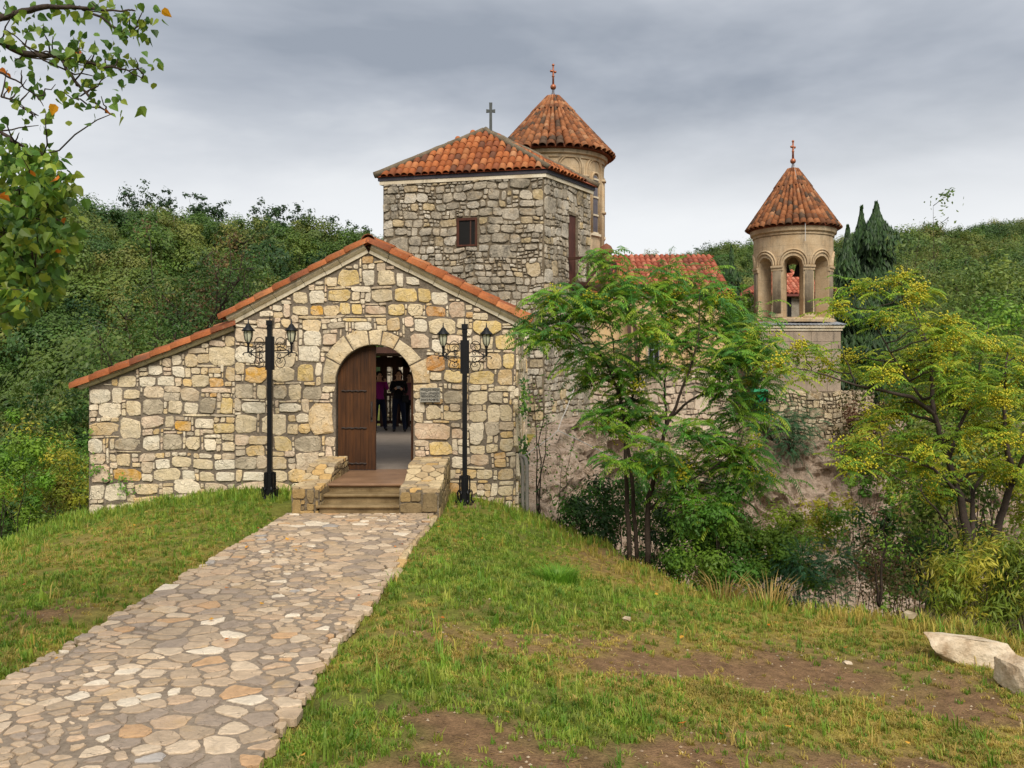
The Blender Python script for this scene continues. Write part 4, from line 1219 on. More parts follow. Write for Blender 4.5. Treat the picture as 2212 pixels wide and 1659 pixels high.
# ================================================================== SQUARE TOWER
TB, TC_, TA = Vector((X(1175, 28.0), 28.0, 0)), Vector((X(1275, 30.7), 30.7, 0)), Vector((X(828, 29.2), 29.2, 0))
TD = TA + (TC_ - TB)
ZT0, ZT1 = -0.6, Z(383, 28.0) 
tower = thing('square_tower', 'square weathered rubble-stone tower with hipped orange tile roof and iron cross', 'tower', ((TA + TC_) / 2))
m = MB(); m.hexa([Vector((p.x, p.y, ZT0)) for p in (TA, TB, TC_, TD)] + [Vector((p.x, p.y, ZT1)) for p in (TA, TB, TC_, TD)])
twall = m.build('wall', M['mortar_tower'], tower)
ux = (TB - TA).normalized(); Lf = (TB - TA).length; nf = Vector((ux.y, -ux.x, 0))
def tw_uv(px, py):   # point on the front plane seen at a picture position
    d = Vector(((px - 1106) / FPX, 1, 0)); t = (TA - Vector((0, 0, 0))).dot(nf) / d.dot(nf)
    p = d * t
    return (p - TA).dot(ux), Z(py, p.y)
w0, z0 = tw_uv(987, 533); w1, z1 = tw_uv(1031, 470)
inwin = lambda x, z: ~((x > w0 - .02) & (x < w1 + .02) & (z > z0 - .02) & (z < z1 + .02))
def samp_tower(x, z):
    if z < 5.0: 
        h = random.uniform(0.24, 0.4); return h * random.uniform(1.0, 1.8), h
    r = random.random()
    if r < 0.25: return random.uniform(0.14, 0.26), random.uniform(0.09, 0.16)
    h = random.uniform(0.2, 0.34); return h * random.uniform(0.8, 1.7), h
lay_stones(pack(0, Lf, -0.4, ZT1, 0.035, inwin, (0.17, 0.33), (), (0.8, 1.9), 0.3, 0.02), plane(TA, ux, nf), twall, M['stone_tower'], TOWERC, 230, 0.022, 0.045, [(1, 0, Lf), (-1, 0, 0)], 0.03)
uy = (TC_ - TB).normalized(); Ls = (TC_ - TB).length; ns = Vector((uy.y, -uy.x, 0))
def tr_uv(px, py):
    d = Vector(((px - 1106) / FPX, 1, 0)); t = TB.dot(ns) / d.dot(ns); p = d * t
    return (p - TB).dot(uy), Z(py, p.y)
d0, dz0 = tr_uv(1228, 612); d1, dz1 = tr_uv(1246, 466)
indoor = lambda x, z: ~((x > d0 - .02) & (x < d1 + .02) & (z > dz0 - .05) & (z < dz1))
lay_stones(pack(0, Ls, -0.4, ZT1, 0.035, indoor, (0.17, 0.33), (), (0.6, 1.5), 0.3, 0.02), plane(TB, uy, ns), twall, M['stone_tower'], TOWERC, 68, 0.02, 0.03, [(1, 0, Ls), (-1, 0, 0)], 0.03, 5)
# window: frame, flat pane painted dark for the unlit opening, glazing bar
def on(o, u, n): return lambda x, z, d: o + u * x + Vector((0, 0, z)) + n * d
F_ = on(TA, ux, nf)
def quadbox(mb, T, x0, z0, x1, z1, d0, d1):
    mb.hexa([T(x0, z0, d0), T(x1, z0, d0), T(x1, z0, d1), T(x0, z0, d1), T(x0, z1, d0), T(x1, z1, d0), T(x1, z1, d1), T(x0, z1, d1)])
win = MB(); quadbox(win, F_, w0 + .08, z0 + .06, w1 - .08, z1 - .08, 0.003, 0.012); win = win.build('window', M['dark'], tower)
m = MB()
quadbox(m, F_, w0, z0, w0 + .08, z1, 0.0, 0.05); quadbox(m, F_, w1 - .06, z0, w1, z1, 0.0, 0.05); quadbox(m, F_, w0 + .08, z1 - .08, w1 - .06, z1, 0.0, .05); quadbox(m, F_, w0 + .08, z0, w1 - .06, z0 + .05, 0.0, .07)
m.build('frame', m_wood('window_frame_wood', srgb(96, 54, 38), srgb(62, 36, 26), 2), win)
m = MB(); quadbox(m, F_, (w0 + w1) / 2 + .1, z0 + .06, (w0 + w1) / 2 + .14, z1 - .08, .012, .03); m.build('mullion', M['beam'], win)
# side door and the little balcony
S_ = on(TB, uy, ns)
dr_ = MB(); quadbox(dr_, S_, d0 + .02, dz0, d1 - .12, dz1 - .05, 0.002, 0.012); dr_ = dr_.build('door', m_wood('brown_door', srgb(96, 56, 46), srgb(70, 42, 34), 2), tower)
m = MB(); quadbox(m, S_, d1 - .12, dz0, d1, dz1, 0.002, 0.05); quadbox(m, S_, d0 - .04, dz1 - .05, d1, dz1 + .03, 0.003, 0.05); m.build('frame', M['mortar_tower'], dr_)
bal = thing('wooden_balcony', 'small brown timber balcony with crossed railing on the tower flank', 'balcony', S_(d0, dz0, 0.5))
bz = dz0; bo = 0.75
B = lambda x, z, d: S_(x, z, d)
m = MB(); quadbox(m, B, d0 - .15, bz - .12, Ls + 0.5, bz, 0.06, bo + .1); m.build('deck', M['beam'], bal)
rp = [d0 - .1, (d0 + Ls + .4) / 2 , Ls + 0.42]
hb = Z(565, 30.0) - bz
for a in rp: MB().bar(B(a, bz, bo), B(a, bz + hb, bo), 0.08).build('post', M['beam'], bal)
MB().bar(B(rp[0], bz + hb, bo), B(rp[2], bz + hb, bo), .08, .08).build('rail', M['beam'], bal)
MB().bar(B(rp[0], bz + hb, 0.05), B(rp[0], bz + hb, bo), .08, .08).build('rail', M['beam'], bal)
for a, b in zip(rp[:-1], rp[1:]):
    MB().bar(B(a + .03, bz + .04, bo), B(b - .03, bz + hb - .05, bo), .06).build('brace', M['beam'], bal)
    MB().bar(B(a + .03, bz + hb - .05, bo + .012), B(b - .03, bz + .04, bo + .012), .06).build('brace', M['beam'], bal)
# eaves band, fascia, roof
apex = Vector((X(1047, 30.0), 30.0, Z(284, 30.0)))
cen = (TA + TB + TC_ + TD) / 4
def ringq(off, z): return [Vector((cen.x, cen.y, z)) + (Vector((p.x, p.y, 0)) - Vector((cen.x, cen.y, 0))) * off for p in (TA, TB, TC_, TD)]
def band(o0, za, zb):
    m = MB(); m.hexa(ringq(o0, za) + ringq(o0, zb)); return m
band(1.035, ZT1, ZT1 + 0.12).build('cornice', M['cornice'], tower)
band(1.05, ZT1 + 0.12, ZT1 + 0.25).build('fascia', M['fascia'], tower)
ev = ringq(1.085, ZT1 + 0.24)
m = MB(); m.add(ev + [apex], [(0, 1, 4), (1, 2, 4), (2, 3, 4), (3, 0, 4), (3, 2, 1, 0)])
troof = m.build('roof', M['tile'], tower); troof.color = (*srgb(140, 72, 46), 1)
tt_ = tile_mesh(0.44, 0.115); tt_.materials.append(M['tile'])
def tri_tiles(A, B_, parent, lim):
    u = (B_ - A).normalized(); W = (B_ - A).length
    q = A + u * (apex - A).dot(u); up = (apex - q); H = up.length; up.normalize(); fx = (apex - A).dot(u)
    wide = 0.232; long_ = 0.325
    ok = lambda x, v: v < H - .1 and (x > fx * v / H + .02) and (x < W - (W - fx) * v / H - .02)
    tile_slope(A, u, up, W / round(W / wide), long_, int(H / long_) + 1, round(W / wide), tt_, parent, ok, TILEC, limit=lim)
tri_tiles(ev[0], ev[1], troof, 230); tri_tiles(ev[1], ev[2], troof, 70)
for k in (0, 1, 2):   # mortared hips
    a, b = ev[k], apex
    pts = [a.lerp(b, t) + Vector((0, 0, 0.06 + random.uniform(-.012, .012))) for t in np.linspace(0, 0.99, 15)]
    MB().tube(pts, [0.10 * random.uniform(.85, 1.15) for _ in pts], 7).build('hip', M['mortar_tower'], troof, True)
cx_ = X(1060, 29.9)
def flat_cross(mb, c, h, w, bw, zc, th, flare=1.4):
    def leg(a, b, w0, w1):
        d = (b - a).normalized(); s = Vector((d.z, 0, -d.x)); y = Vector((0, th / 2, 0))
        mb.hexa([a - s * w0 - y, a + s * w0 - y, a + s * w0 + y, a - s * w0 + y, b - s * w1 - y, b + s * w1 - y, b + s * w1 + y, b - s * w1 + y])
    c = Vector(c); j = c + Vector((0, 0, zc))
    leg(c, j - Vector((0, 0, bw * .4)), bw * .55, bw * .5); leg(j - Vector((0, 0, bw * .4)), c + Vector((0, 0, h)), bw * .5, bw * .5 * flare)
    leg(j - Vector((bw * .45, 0, 0)), j - Vector((w / 2, 0, 0)), bw * .45, bw * .5 * flare); leg(j + Vector((bw * .45, 0, 0)), j + Vector((w / 2, 0, 0)), bw * .45, bw * .5 * flare)
m = MB(); zc0 = Z(282, 29.9) - 0.05; flat_cross(m, (cx_, 29.9, zc0), Z(222, 29.9) - zc0, 0.30, 0.09, Z(240, 29.9) - zc0, .07, 1.2)
m.build('cross', M['crossmetal'], tower)
# ================================================================== cone roofs
def cone_roof(parent, c, r_e, z_e, z_a, rows, N, limit=300, table=TILEC_OLD, capz=0.28):
    c = Vector((c[0], c[1], 0)); H = z_a - z_e; S = math.hypot(H, r_e)
    mb = MB(); mb.lathe([(0.01, z_e - 0.02), (r_e * .96, z_e - 0.02), (r_e * .98, z_e), (0.01, z_a - .02)], 48, c)
    roof = mb.build('roof', M['tile_old'], parent); roof.color = (*srgb(120, 66, 44), 1)
    w = 2 * math.pi * r_e / N
    long_ = S * (1 - capz * 0.35) / rows
    me = tile_mesh(long_ * 1.28, w * 0.50); me.materials.append(M['tile_old'])
    jobs = []
    split = int(rows * 0.76)
    for j in range(rows):
        s = j * long_; r = r_e * (1 - s / S); z = z_e + H * s / S
        n = N if j < split else N // 2
        for k in range(n):
            th = 2 * math.pi * (k + (0.5 if n == N else 0.5)) / n + random.uniform(-.01, .01)
            if n != N: th = 2 * math.pi * (2 * k + 1) / N
            toward = math.cos(th - math.atan2(c.x, c.y) * -1)
            jobs.append((toward, j, th, r, z, n))
    rest = MB()
    jobs.sort(key=lambda t: -t[0])
    for q, (tw, j, th, r, z, n) in enumerate(jobs):
        out = Vector((math.sin(th), -math.cos(th), 0))
        up = (Vector((0, 0, H)) - out * r_e).normalized(); side = Vector((math.cos(th), math.sin(th), 0))
        p = c + out * (r + 0.02) + Vector((0, 0, z + 0.015 + random.uniform(0, .01)))
        mt = frame(p, side, (up + side * random.uniform(-.02, .02) - out * -0.035).normalized())
        sx = (2 * math.pi * r / n) / w
        mt = mt @ Matrix.Diagonal((max(sx, .3), 1, min(1.0, 0.55 + 0.45 * sx), 1))
        if q < limit and tw > -0.2: inst('tile', me, mt, roof, pickc(table, 0.14))
        else:
            rest.add([mt @ v.co for v in me.vertices], [tuple(pl.vertices) for pl in me.polygons])
    o = rest.build('tile_remainder', M['tile_old'], roof, True); o.color = (*srgb(150, 84, 54), 1); tag(o, kind='stuff')
    # lead cap, ball and cross
    rc = r_e * capz * 0.62
    MB().lathe([(rc * 1.05, z_a - H * capz * .62 + .0), (rc * .8, z_a - H * capz * .42), (rc * .25, z_a - H * .05), (.05, z_a + .03), (.001, z_a + .04)], 20, c).build('lead_cap', M['lead'], roof, True)
    return roof
def finial(parent, c, z, zb, zt, br):
    MB().lathe([(.05, z), (.05, zb - br)], 8, (c[0], c[1], 0)).build('stem', M['lead'], parent)
    MB().sphere((c[0], c[1], zb), br, 14, 10).build('ball', M['copper'], parent, True)
    mb = MB(); h = zt - zb - br
    mb.tube([(c[0], c[1], zb + br * .9), (c[0], c[1], zt - h * .05)], [.05, .035], 6)
    mb.bar((c[0] - .09, c[1] - .1, zb + br + h * .62), (c[0] + .09, c[1] + .1, zb + br + h * .62), .06, .07)
    for dx in (-.09, .09): mb.sphere((c[0] + dx, c[1] + dx * .6, zb + br + h * .62), .055, 8, 6)
    mb.sphere((c[0], c[1], zt - .05), .06, 8, 6); mb.sphere((c[0], c[1], zb + br + h * .38), .06, 8, 6)
    mb.build('finial_cross', M['copper'], parent, True)

# ================================================================== CHURCH (drum, nave)
YD = 38.0; CC = (X(1195, YD), YD)
church = thing('church', 'cream plastered church with tall drum, conical tiled spire and red nave roof', 'church', (CC[0], CC[1], 0))
RD = 108 / FPX * YD; RE = 128 / FPX * YD; ZE = Z(347, YD) ; ZA = Z(200, YD)
z_lo = 4.0
MB().lathe([(RD, z_lo), (RD, ZE - .35), (RD + .06, ZE - .33), (RD + .07, ZE - .22), (RD + .16, ZE - .18), (RD + .18, ZE - .03), (.1, ZE - .02)], 72, (CC[0], CC[1], 0)).build('drum', M['dressed'], church)
cr_ = cone_roof(church, CC, RE, ZE, ZA, 15, 46, 299)
finial(cr_, CC, ZA, Z(188, YD), Z(138, YD), .125)
def cyl(c, R, th, z): return Vector((c[0] + R * math.sin(th), c[1] - R * math.cos(th), z))
def arch_tube(mb, c, R, th0, hw, zlow, zs, rad, n=14, squash=1.0):
    pts = [cyl(c, R, th0 - hw / R, zlow), cyl(c, R, th0 - hw / R, zs)]
    for k in range(1, n): 
        a = math.pi * k / n; pts.append(cyl(c, R, th0 - hw / R * math.cos(a), zs + hw * squash * math.sin(a)))
    pts += [cyl(c, R, th0 + hw / R, zs), cyl(c, R, th0 + hw / R, zlow)]
    mb.tube(pts, rad, 6)
NB = 10; zs_ = Z(385, YD)
glass = m_plain('dim_window_glass', srgb(96, 92, 98), 0.25, 3, 0.25, 0.0, spec=0.5)
for k in range(NB):
    th = math.radians(52 - 36 * k)
    if math.cos(th) < -0.45: continue
    m = MB(); arch_tube(m, CC, RD + .01, th, .56, 6.5, zs_, .05); arch_tube(m, CC, RD + .015, th, .46, 6.5, zs_, .035)
    arc = m.build('blind_arch', M['dressed'], church, True)
    m = MB(); hw = .17; zb = Z(515, YD); zt_ = Z(402, YD)
    arch_tube(m, CC, RD + .02, th, hw + .10, zb, zt_, .05); m.build('window_surround', M['dressed'], arc, True)
    m = MB(); pts = [cyl(CC, RD + .012, th - hw / RD, zb), cyl(CC, RD + .012, th + hw / RD, zb), cyl(CC, RD + .012, th + hw / RD, zt_)] + [cyl(CC, RD + .012, th + hw / RD * math.cos(math.pi * q / 8), zt_ + hw * math.sin(math.pi * q / 8)) for q in range(1, 8)] + [cyl(CC, RD + .012, th - hw / RD, zt_)]
    m.add(pts, [tuple(range(len(pts)))]); m.build('pane', glass, arc)
    m = MB()
    for zz in np.linspace(zb + .02, zt_, 4): m.bar(cyl(CC, RD + .03, th - hw / RD, zz), cyl(CC, RD + .03, th + hw / RD, zz), .05, .07)
    m.bar(cyl(CC, RD + .04, th - (hw + .15) / RD, zb - .05), cyl(CC, RD + .04, th + (hw + .15) / RD, zb - .05), .12, .09)
    m.build('window_bar', M['cornice'], arc)
    t2 = th + math.radians(18)
    m = MB()
    for dd in (-.06, .06): m.tube([cyl(CC, RD + .03, t2 + dd / RD, 6.5), cyl(CC, RD + .03, t2 + dd / RD, zs_ - .3)], .06, 7)
    for zz in (zs_ - .3, zs_ - 1.6, zs_ - 3.0): m.bar(cyl(CC, RD + .05, t2 - .14 / RD, zz), cyl(CC, RD + .05, t2 + .14 / RD, zz), .2, .1)
    m.build('colonnette', M['dressed'], church, True)
# nave
NX0, NX1, NY = 1.2, X(1572, 36.0), 36.0
NZE = Z(632, NY); NRY, NRZ = 39.2, Z(554, 39.2)
m = MB(); m.box(NX0, NY, -0.2, NX1 - .12, 43, NZE - .02)
m.add([(NX1 - .12, NY, NZE - .02), (NX1 - .12, 42.4, NZE - .02), (NX1 - .12, NRY, NRZ - .1), (NX1 - .4, NY, NZE - .02), (NX1 - .4, 42.4, NZE - .02), (NX1 - .4, NRY, NRZ - .1)], [(0, 1, 2), (3, 5, 4), (0, 2, 5, 3), (1, 4, 5, 2)])
m.build('nave_wall', M['plaster'], church)
MB().box(NX0, NY - .14, NZE - .22, NX1 + .0, NY + .05, NZE - .03).build('cornice', M['cornice'], church)
m = MB(); o_ = Vector((NX0, NY - .28, NZE)); e_ = Vector((NX1 + .1, NY - .28, NZE)); r0 = Vector((NX0, NRY, NRZ)); r1 = Vector((NX1 + .1, NRY, NRZ)); dn = Vector((0, 0, -.08))
m.add([o_, e_, r1, r0, o_ + dn, e_ + dn, r1 + dn, r0 + dn], [(0, 1, 2, 3), (7, 6, 5, 4), (0, 4, 5, 1), (1, 5, 6, 2)])
b0 = Vector((NX0, 42.6, NZE)); b1 = Vector((NX1 + .1, 42.6, NZE))
m.add([r0, r1, b1, b0], [(0, 1, 2, 3)])
nroof = m.build('roof', M['tile'], church); nroof.color = (*srgb(146, 76, 52), 1); tag(nroof, 'red tiled nave roof')
upv = (r0 - o_).normalized(); SL = (r0 - o_).length
nt_ = tile_mesh(0.5, 0.115); nt_.materials.append(M['tile'])
x_vis = X(1325, 37) - NX0
cols = int((NX1 + .1 - x_vis - NX0) / .225)
tile_slope(o_ + Vector((x_vis, 0, 0)), (1, 0, 0), upv, .225, SL / 9, 9, cols, nt_, nroof, lambda u, v: True, [(srgb(172, 98, 76), 4), (srgb(156, 86, 66), 4), (srgb(182, 116, 92), 3), (srgb(128, 76, 60), 2)])
for k in range(12): inst('ridge_tile', nt_, frame((NX1 - .35 - k * .42, NRY, NRZ + .03), (0, 1, 0), (1, 0, 0.02)), nroof, pickc(TILEC_OLD))
# grilled window with a cross, blind arch mouldings
wx, wz = X(1412, NY), Z(762, NY)
nw = MB().box(wx - .22, NY - .03, wz - .75, wx + .22, NY - .005, wz + .55).build('window', M['dark'], church)
m = MB(); m.box(wx - .3, NY - .06, wz - .82, wx - .22, NY - .005, wz + .62); m.box(wx + .22, NY - .06, wz - .82, wx + .3, NY - .005, wz + .62); m.box(wx - .22, NY - .06, wz + .55, wx + .22, NY - .005, wz + .62); m.box(wx - .22, NY - .08, wz - .82, wx + .22, NY - .005, wz - .75)
m.build('frame', M['dressed'], nw)
m = MB(); m.bar((wx, NY - .045, wz - .7), (wx, NY - .045, wz + .5), .03); m.bar((wx - .12, NY - .05, wz + .12), (wx + .12, NY - .05, wz + .12), .03)
for q in (-.2, .2): m.bar((wx + q, NY - .045, wz - .7), (wx + q, NY - .045, wz + .5), .02)
m.build('cross_grille', M['zinc'], nw)
for px in (1300, 1345, 1490, 1545): MB().box(X(px, NY) - .1, NY - .12, 0, X(px, NY) + .1, NY - .002, NZE - .25).build('pilaster', M['plaster'], church)
m = MB(); tx = X(1312, 36.2); tz = Z(545, 36.2)
m.lathe([(.22, tz - 1.3), (.22, tz), (.3, tz + .02), (.3, tz + .1), (.2, tz + .3), (.01, tz + .42)], 12, (tx, 36.6, 0)); tur = m.build('turret', M['tile_old'], church); tur.color = (*srgb(128, 82, 62), 1)

# timber props leaning in front of the nave
prop = thing('timber_prop', 'dark leaning timber props standing against the nave wall', 'timber', (X(1362, 35.4), 35.4, 0))
for a, b in (((1357, 640), (1362, 800)), ((1367, 640), (1378, 805))): MB().bar(P(a[0], a[1], 35.5), P(b[0], b[1], 35.2), .13).build('beam', M['beam'], prop)

# retaining wall under the nave
rw = thing('retaining_wall', 'rubble retaining wall on the rock below the nave', 'wall', (5.5, 35, 0))
ra0, ra1 = Vector((X(1225, 31.6), 31.6, 0)), Vector((X(1582, 36.2), 36.2, 0))
ud = (ra1 - ra0).normalized(); Lr = (ra1 - ra0).length; nr = Vector((ud.y, -ud.x, 0))
m = MB(); T_ = on(ra0, ud, nr); m.hexa([T_(0, -3, 0), T_(Lr, -3, 0), T_(Lr, -3, -1), T_(0, -3, -1), T_(0, Z(790, 32), 0), T_(Lr, Z(790, 36), 0), T_(Lr, Z(790, 36), -1), T_(0, Z(790, 32), -1)])
rwm = m.build('wall', M['mortar'], rw)
lay_stones(pack(0, Lr, -1.5, 2.2, .05, lambda x, z: z < 2.15, (.18, .34)), plane(ra0, ud, nr), rwm, M['stone'], [(srgb(196, 170, 146), 3), (srgb(206, 184, 160), 3), (srgb(172, 150, 128), 2)], 140, .025, .05, [], .04)

# ================================================================== BELL TOWER
YBT = 40.0; BC = (X(1713, YBT), YBT)
bell = thing('bell_tower', 'round arcaded bell tower with conical tiled roof on a square stone base', 'tower', (BC[0], BC[1], 0))
RB = 82.5 / FPX * YBT; RBI = RB - 0.62; BAZ = -math.atan2(BC[0], BC[1])
zb0, zsp, ztop, zev, zap = Z(694, YBT), Z(583, YBT), Z(541, YBT), Z(500, YBT), Z(356, YBT)
def hexcyl(mb, r0, r1, ta, tb, zla, zlb, zha, zhb):
    f = lambda R, t, z: (BC[0] + R * math.sin(t), BC[1] - R * math.cos(t), z)
    mb.hexa([f(r1, ta, zla), f(r1, tb, zlb), f(r0, tb, zlb), f(r0, ta, zla), f(r1, ta, zha), f(r1, tb, zhb), f(r0, tb, zhb), f(r0, ta, zha)])
OW = 0.43      # half width of each opening
hw_a = OW / RB
mb = MB()
for k in range(8):
    tc = math.radians(45 * k) + BAZ
    st = 12
    for q in range(st):   # arched head
        a, b = tc - hw_a + 2 * hw_a * q / st, tc - hw_a + 2 * hw_a * (q + 1) / st
        za = zsp + math.sqrt(max(0, OW ** 2 - ((a - tc) * RB) ** 2)); zb = zsp + math.sqrt(max(0, OW ** 2 - ((b - tc) * RB) ** 2))
        hexcyl(mb, RBI, RB, a, b, za, zb, zev - .2, zev - .2)
    a0, a1 = tc + hw_a, tc + math.radians(45) - hw_a
    for q in range(5):
        hexcyl(mb, RBI, RB, a0 + (a1 - a0) * q / 5, a0 + (a1 - a0) * (q + 1) / 5, zb0, zb0, zev - .2, zev - .2)
mb.build('drum', M['dressed'], bell)
MB().lathe([(RB + .0, zev - .36), (RB + .05, zev - .34), (RB + .05, zev - .26), (RB + .14, zev - .2), (RB + .16, zev - .02), (.1, zev)], 64, (BC[0], BC[1], 0)).build('cornice', M['dressed'], bell)
MB().lathe([(RBI - .5, zb0 - .1), (RB + .1, zb0 - .1), (RB + .12, zb0 + .02), (RB + .03, zb0 + .06), (RB + .03, zb0 + .1), (.05, zb0 + .1)], 64, (BC[0], BC[1], 0)).build('base_ring', M['dressed'], bell)
for k in range(8):
    tc = math.radians(45 * k) + BAZ
    if math.cos(tc - BAZ) < -.1: continue
    m = MB(); arch_tube(m, BC, RB + .01, tc, OW + .07, zsp + .02, zsp + .1, .05); arch_tube(m, BC, RB + .015, tc, OW + .18, zsp + .02, zsp + .1, .045)
    m.build('arch_moulding', M['dressed'], bell, True)
for k in range(8):
    tp = math.radians(45 * k + 22.5) + BAZ
    if math.cos(tp - BAZ) < -.2: continue
    m = MB(); hp = (math.radians(45) - 2 * hw_a) * RB / 2
    for q in range(6):
        d = (-hp + .09) + (2 * hp - .18) * q / 5
        m.tube([cyl(BC, RB + .012, tp + d / RB, zb0 + .25), cyl(BC, RB + .012, tp + d / RB, zsp - .18)], .033, 6)
    pil = m.build('fluted_pilaster', m_dressed('weathered_pilaster', srgb(156, 140, 116), srgb(116, 102, 84), 1.2), bell, True)
    m = MB()
    for (za, zb, pr) in ((zb0 + .1, zb0 + .25, .06), (zsp - .18, zsp - .06, .05), (zsp - .06, zsp + .03, .1)):
        for q in range(4):
            a, b = tp - (hp + .02) / RB + 2 * (hp + .02) / RB * q / 4, tp - (hp + .02) / RB + 2 * (hp + .02) / RB * (q + 1) / 4
            hexcyl(m, RB - .05, RB + pr, a, b, za, za, zb, zb)
    m.build('capital', M['dressed'], pil)
br_ = cone_roof(bell, BC, 95 / FPX * YBT, zev, zap, 13, 40, 290)
finial(br_, BC, zap, Z(348, YBT), Z(303, YBT), .125)
MB().tube([(BC[0] + .0, BC[1] - .16, zap - .1), (BC[0] - .1, BC[1] - 1.98, zev + .1), (BC[0] - .1, BC[1] - 1.98, zev - .7)], .015, 5).build('lightning_cable', M['cable'], bell)
for (dx, dz, s) in ((-.3, 0, 1.0), (.25, -.05, 1.25)):
    b_ = thing('bell', 'dark bronze bell hung in the arch, ' + ('the smaller one at the side' if dx < 0 else 'the larger one in the middle'), 'bell', (BC[0] + dx, BC[1], zsp + .1), group='bells in the bell tower')
    zt2 = zsp + .3 + dz
    MB().lathe([(.03, zt2), (.09 * s, zt2 - .05), (.12 * s, zt2 - .2), (.16 * s, zt2 - .34 * s), (.23 * s, zt2 - .42 * s), (.2 * s, zt2 - .42 * s), (.01, zt2 - .1)], 16, (BC[0] + dx, BC[1], 0)).build('body', M['rust'], b_, True)
    MB().bar((BC[0] + dx, BC[1], zt2), (BC[0] + dx, BC[1], zev - .15), .05).build('hanger', M['rust'], b_)
# square base
bx0, bx1 = X(1640, 38.2), X(1816, 38.2)
zc1, zc0 = Z(703, 38.2), Z(845, 38.2)
MB().box(bx0, 38.2, zc0 - 2.5, bx1, 41.8, zc1 - .22).build('base', M['ashlar'], bell)
m = MB(); m.box(bx0 - .06, 38.14, zc1 - .22, bx1 + .06, 41.86, zc1 - .1); m.box(bx0 - .13, 38.07, zc1 - .1, bx1 + .13, 41.93, zc1); m.build('base_cornice', M['cornice'], bell)
m = MB()
nc = 46
v = []; 
for q in range(nc + 1):
    xx = bx0 - .18 + (bx1 - bx0 + .36) * q / nc; zz = zc1 + .05 + .018 * (q % 2)
    v += [(xx, 38.0, zz), (xx, 39.0, zz + .14), (xx, 38.0, zz - .03)]
f = []
for q in range(nc): a = 3 * q; f += [(a, a + 3, a + 4, a + 1), (a, a + 2, a + 5, a + 3)]
m.add(v, f); m.build('flashing', M['zinc'], bell)
# dressed ashlar courses of the base
zz = zc0
row = 0
ash = M['ashlar']
while zz < zc1 - .35:
    h = .42; xx = bx0 + (0 if row % 2 else -.3)
    while xx < bx1:
        w = random.uniform(.6, .95); a, b = max(xx, bx0), min(xx + w, bx1)
        if b - a > .1: MB().box(a + .006, 38.2 - random.uniform(.012, .022), zz + .006, b - .006, 38.24, min(zz + h, zc1 - .23) - .006).build('ashlar_block', ash, bell)
        xx += w
    zz += h; row += 1
# parapet and retaining wall below the bell tower
pw = thing('terrace_wall', 'rough rubble wall rising from the cliff below the bell tower', 'wall', (X(1735, 38), 38, 0))
px0, px1 = X(1655, 37.9), X(1822, 37.9)
zw = Z(846, 37.9)
m = MB(); m.box(px0, 37.9, -4.5, px1, 38.6, zw)
m.hexa([(px1, 37.9, -4.5), (px1 + 2.4, 40.8, -4.5), (px1 + 2, 41.4, -4.5), (px1, 38.6, -4.5), (px1, 37.9, zw), (px1 + 2.4, 40.8, zw), (px1 + 2, 41.4, zw), (px1, 38.6, zw)])
pwm = m.build('wall', M['mortar_tower'], pw)
lay_stones(pack(px0, px1, -2.6, zw + .02, .04, lambda x, z: z < 9, (.12, .26), (), (.8, 1.8), .3), plane((0, 37.9, 0), (1, 0, 0), (0, -1, 0)), pwm, M['stone'], [(srgb(186, 166, 130), 3), (srgb(168, 148, 114), 3), (srgb(202, 186, 154), 2), (srgb(140, 122, 96), 2)], 190, .025, .06, [], .05)
wa, wb_ = Vector((px1, 37.9, 0)), Vector((px1 + 2.4, 40.8, 0)); wu = (wb_ - wa).normalized()
lay_stones(pack(0, 3.7, -2.6, zw + .02, .05, lambda x, z: z < 9, (.14, .28), (), (.8, 1.8), .3), plane(wa, wu, (wu.y, -wu.x, 0)), pwm, M['stone'], [(srgb(170, 148, 114), 3), (srgb(154, 132, 102), 3), (srgb(126, 108, 84), 2)], 60, .025, .06, [], .05)
# terrace slab, railing, bin, dark passage wall
tz_ = Z(895, 37.2)
ter = thing('terrace', 'concrete terrace slab jutting out beside the bell tower', 'terrace', (9.7, 37.2, tz_))
MB().box(X(1573, 37), 36.9, tz_ - .36, px0 + .15, 40.5, tz_).build('slab', M['concrete'], ter)
MB().box(X(1578, 37), 37.6, tz_ - 3, px0, 38.2, tz_ - .36).build('pier', M['mortar_tower'], ter)
MB().box(X(1560, 40.4), 40.5, -.2, bx0, 40.9, Z(742, 40.4)).build('back_wall', M['mortar_tower'], ter)
rl = thing('iron_railing', 'low black railing with crossed bars on the terrace edge', 'railing', (9.7, 37, tz_))
rz = .92; xs4 = [X(1576, 37), X(1603, 37), X(1630, 37), X(1657, 37)]
for x_ in xs4: MB().box(x_ - .05, 36.95, tz_, x_ + .05, 37.05, tz_ + rz).build('post', M['black'], rl)
for zq in (.08, rz - .04): MB().bar((xs4[0], 37, tz_ + zq), (xs4[-1], 37, tz_ + zq), .06, .08).build('rail', M['black'], rl)
for a, b in zip(xs4[:-1], xs4[1:]):
    MB().bar((a + .04, 36.99, tz_ + .1), (b - .04, 36.99, tz_ + rz - .08), .05).build('brace', M['black'], rl)
    MB().bar((a + .04, 37.01, tz_ + rz - .08), (b - .04, 37.01, tz_ + .1), .05).build('brace', M['black'], rl)
bn = thing('waste_bin', 'green plastic waste bin behind the black terrace railing', 'bin', (X(1640, 37.7), 37.7, tz_))
bx = X(1640, 37.7)
m = MB(); m.hexa([(bx - .22, 37.5, tz_ + .05), (bx + .22, 37.5, tz_ + .05), (bx + .22, 37.95, tz_ + .05), (bx - .22, 37.95, tz_ + .05), (bx - .29, 37.42, tz_ + .92), (bx + .29, 37.42, tz_ + .92), (bx + .29, 38.0, tz_ + .92), (bx - .29, 38.0, tz_ + .92)]); m.build('body', M['green'], bn)
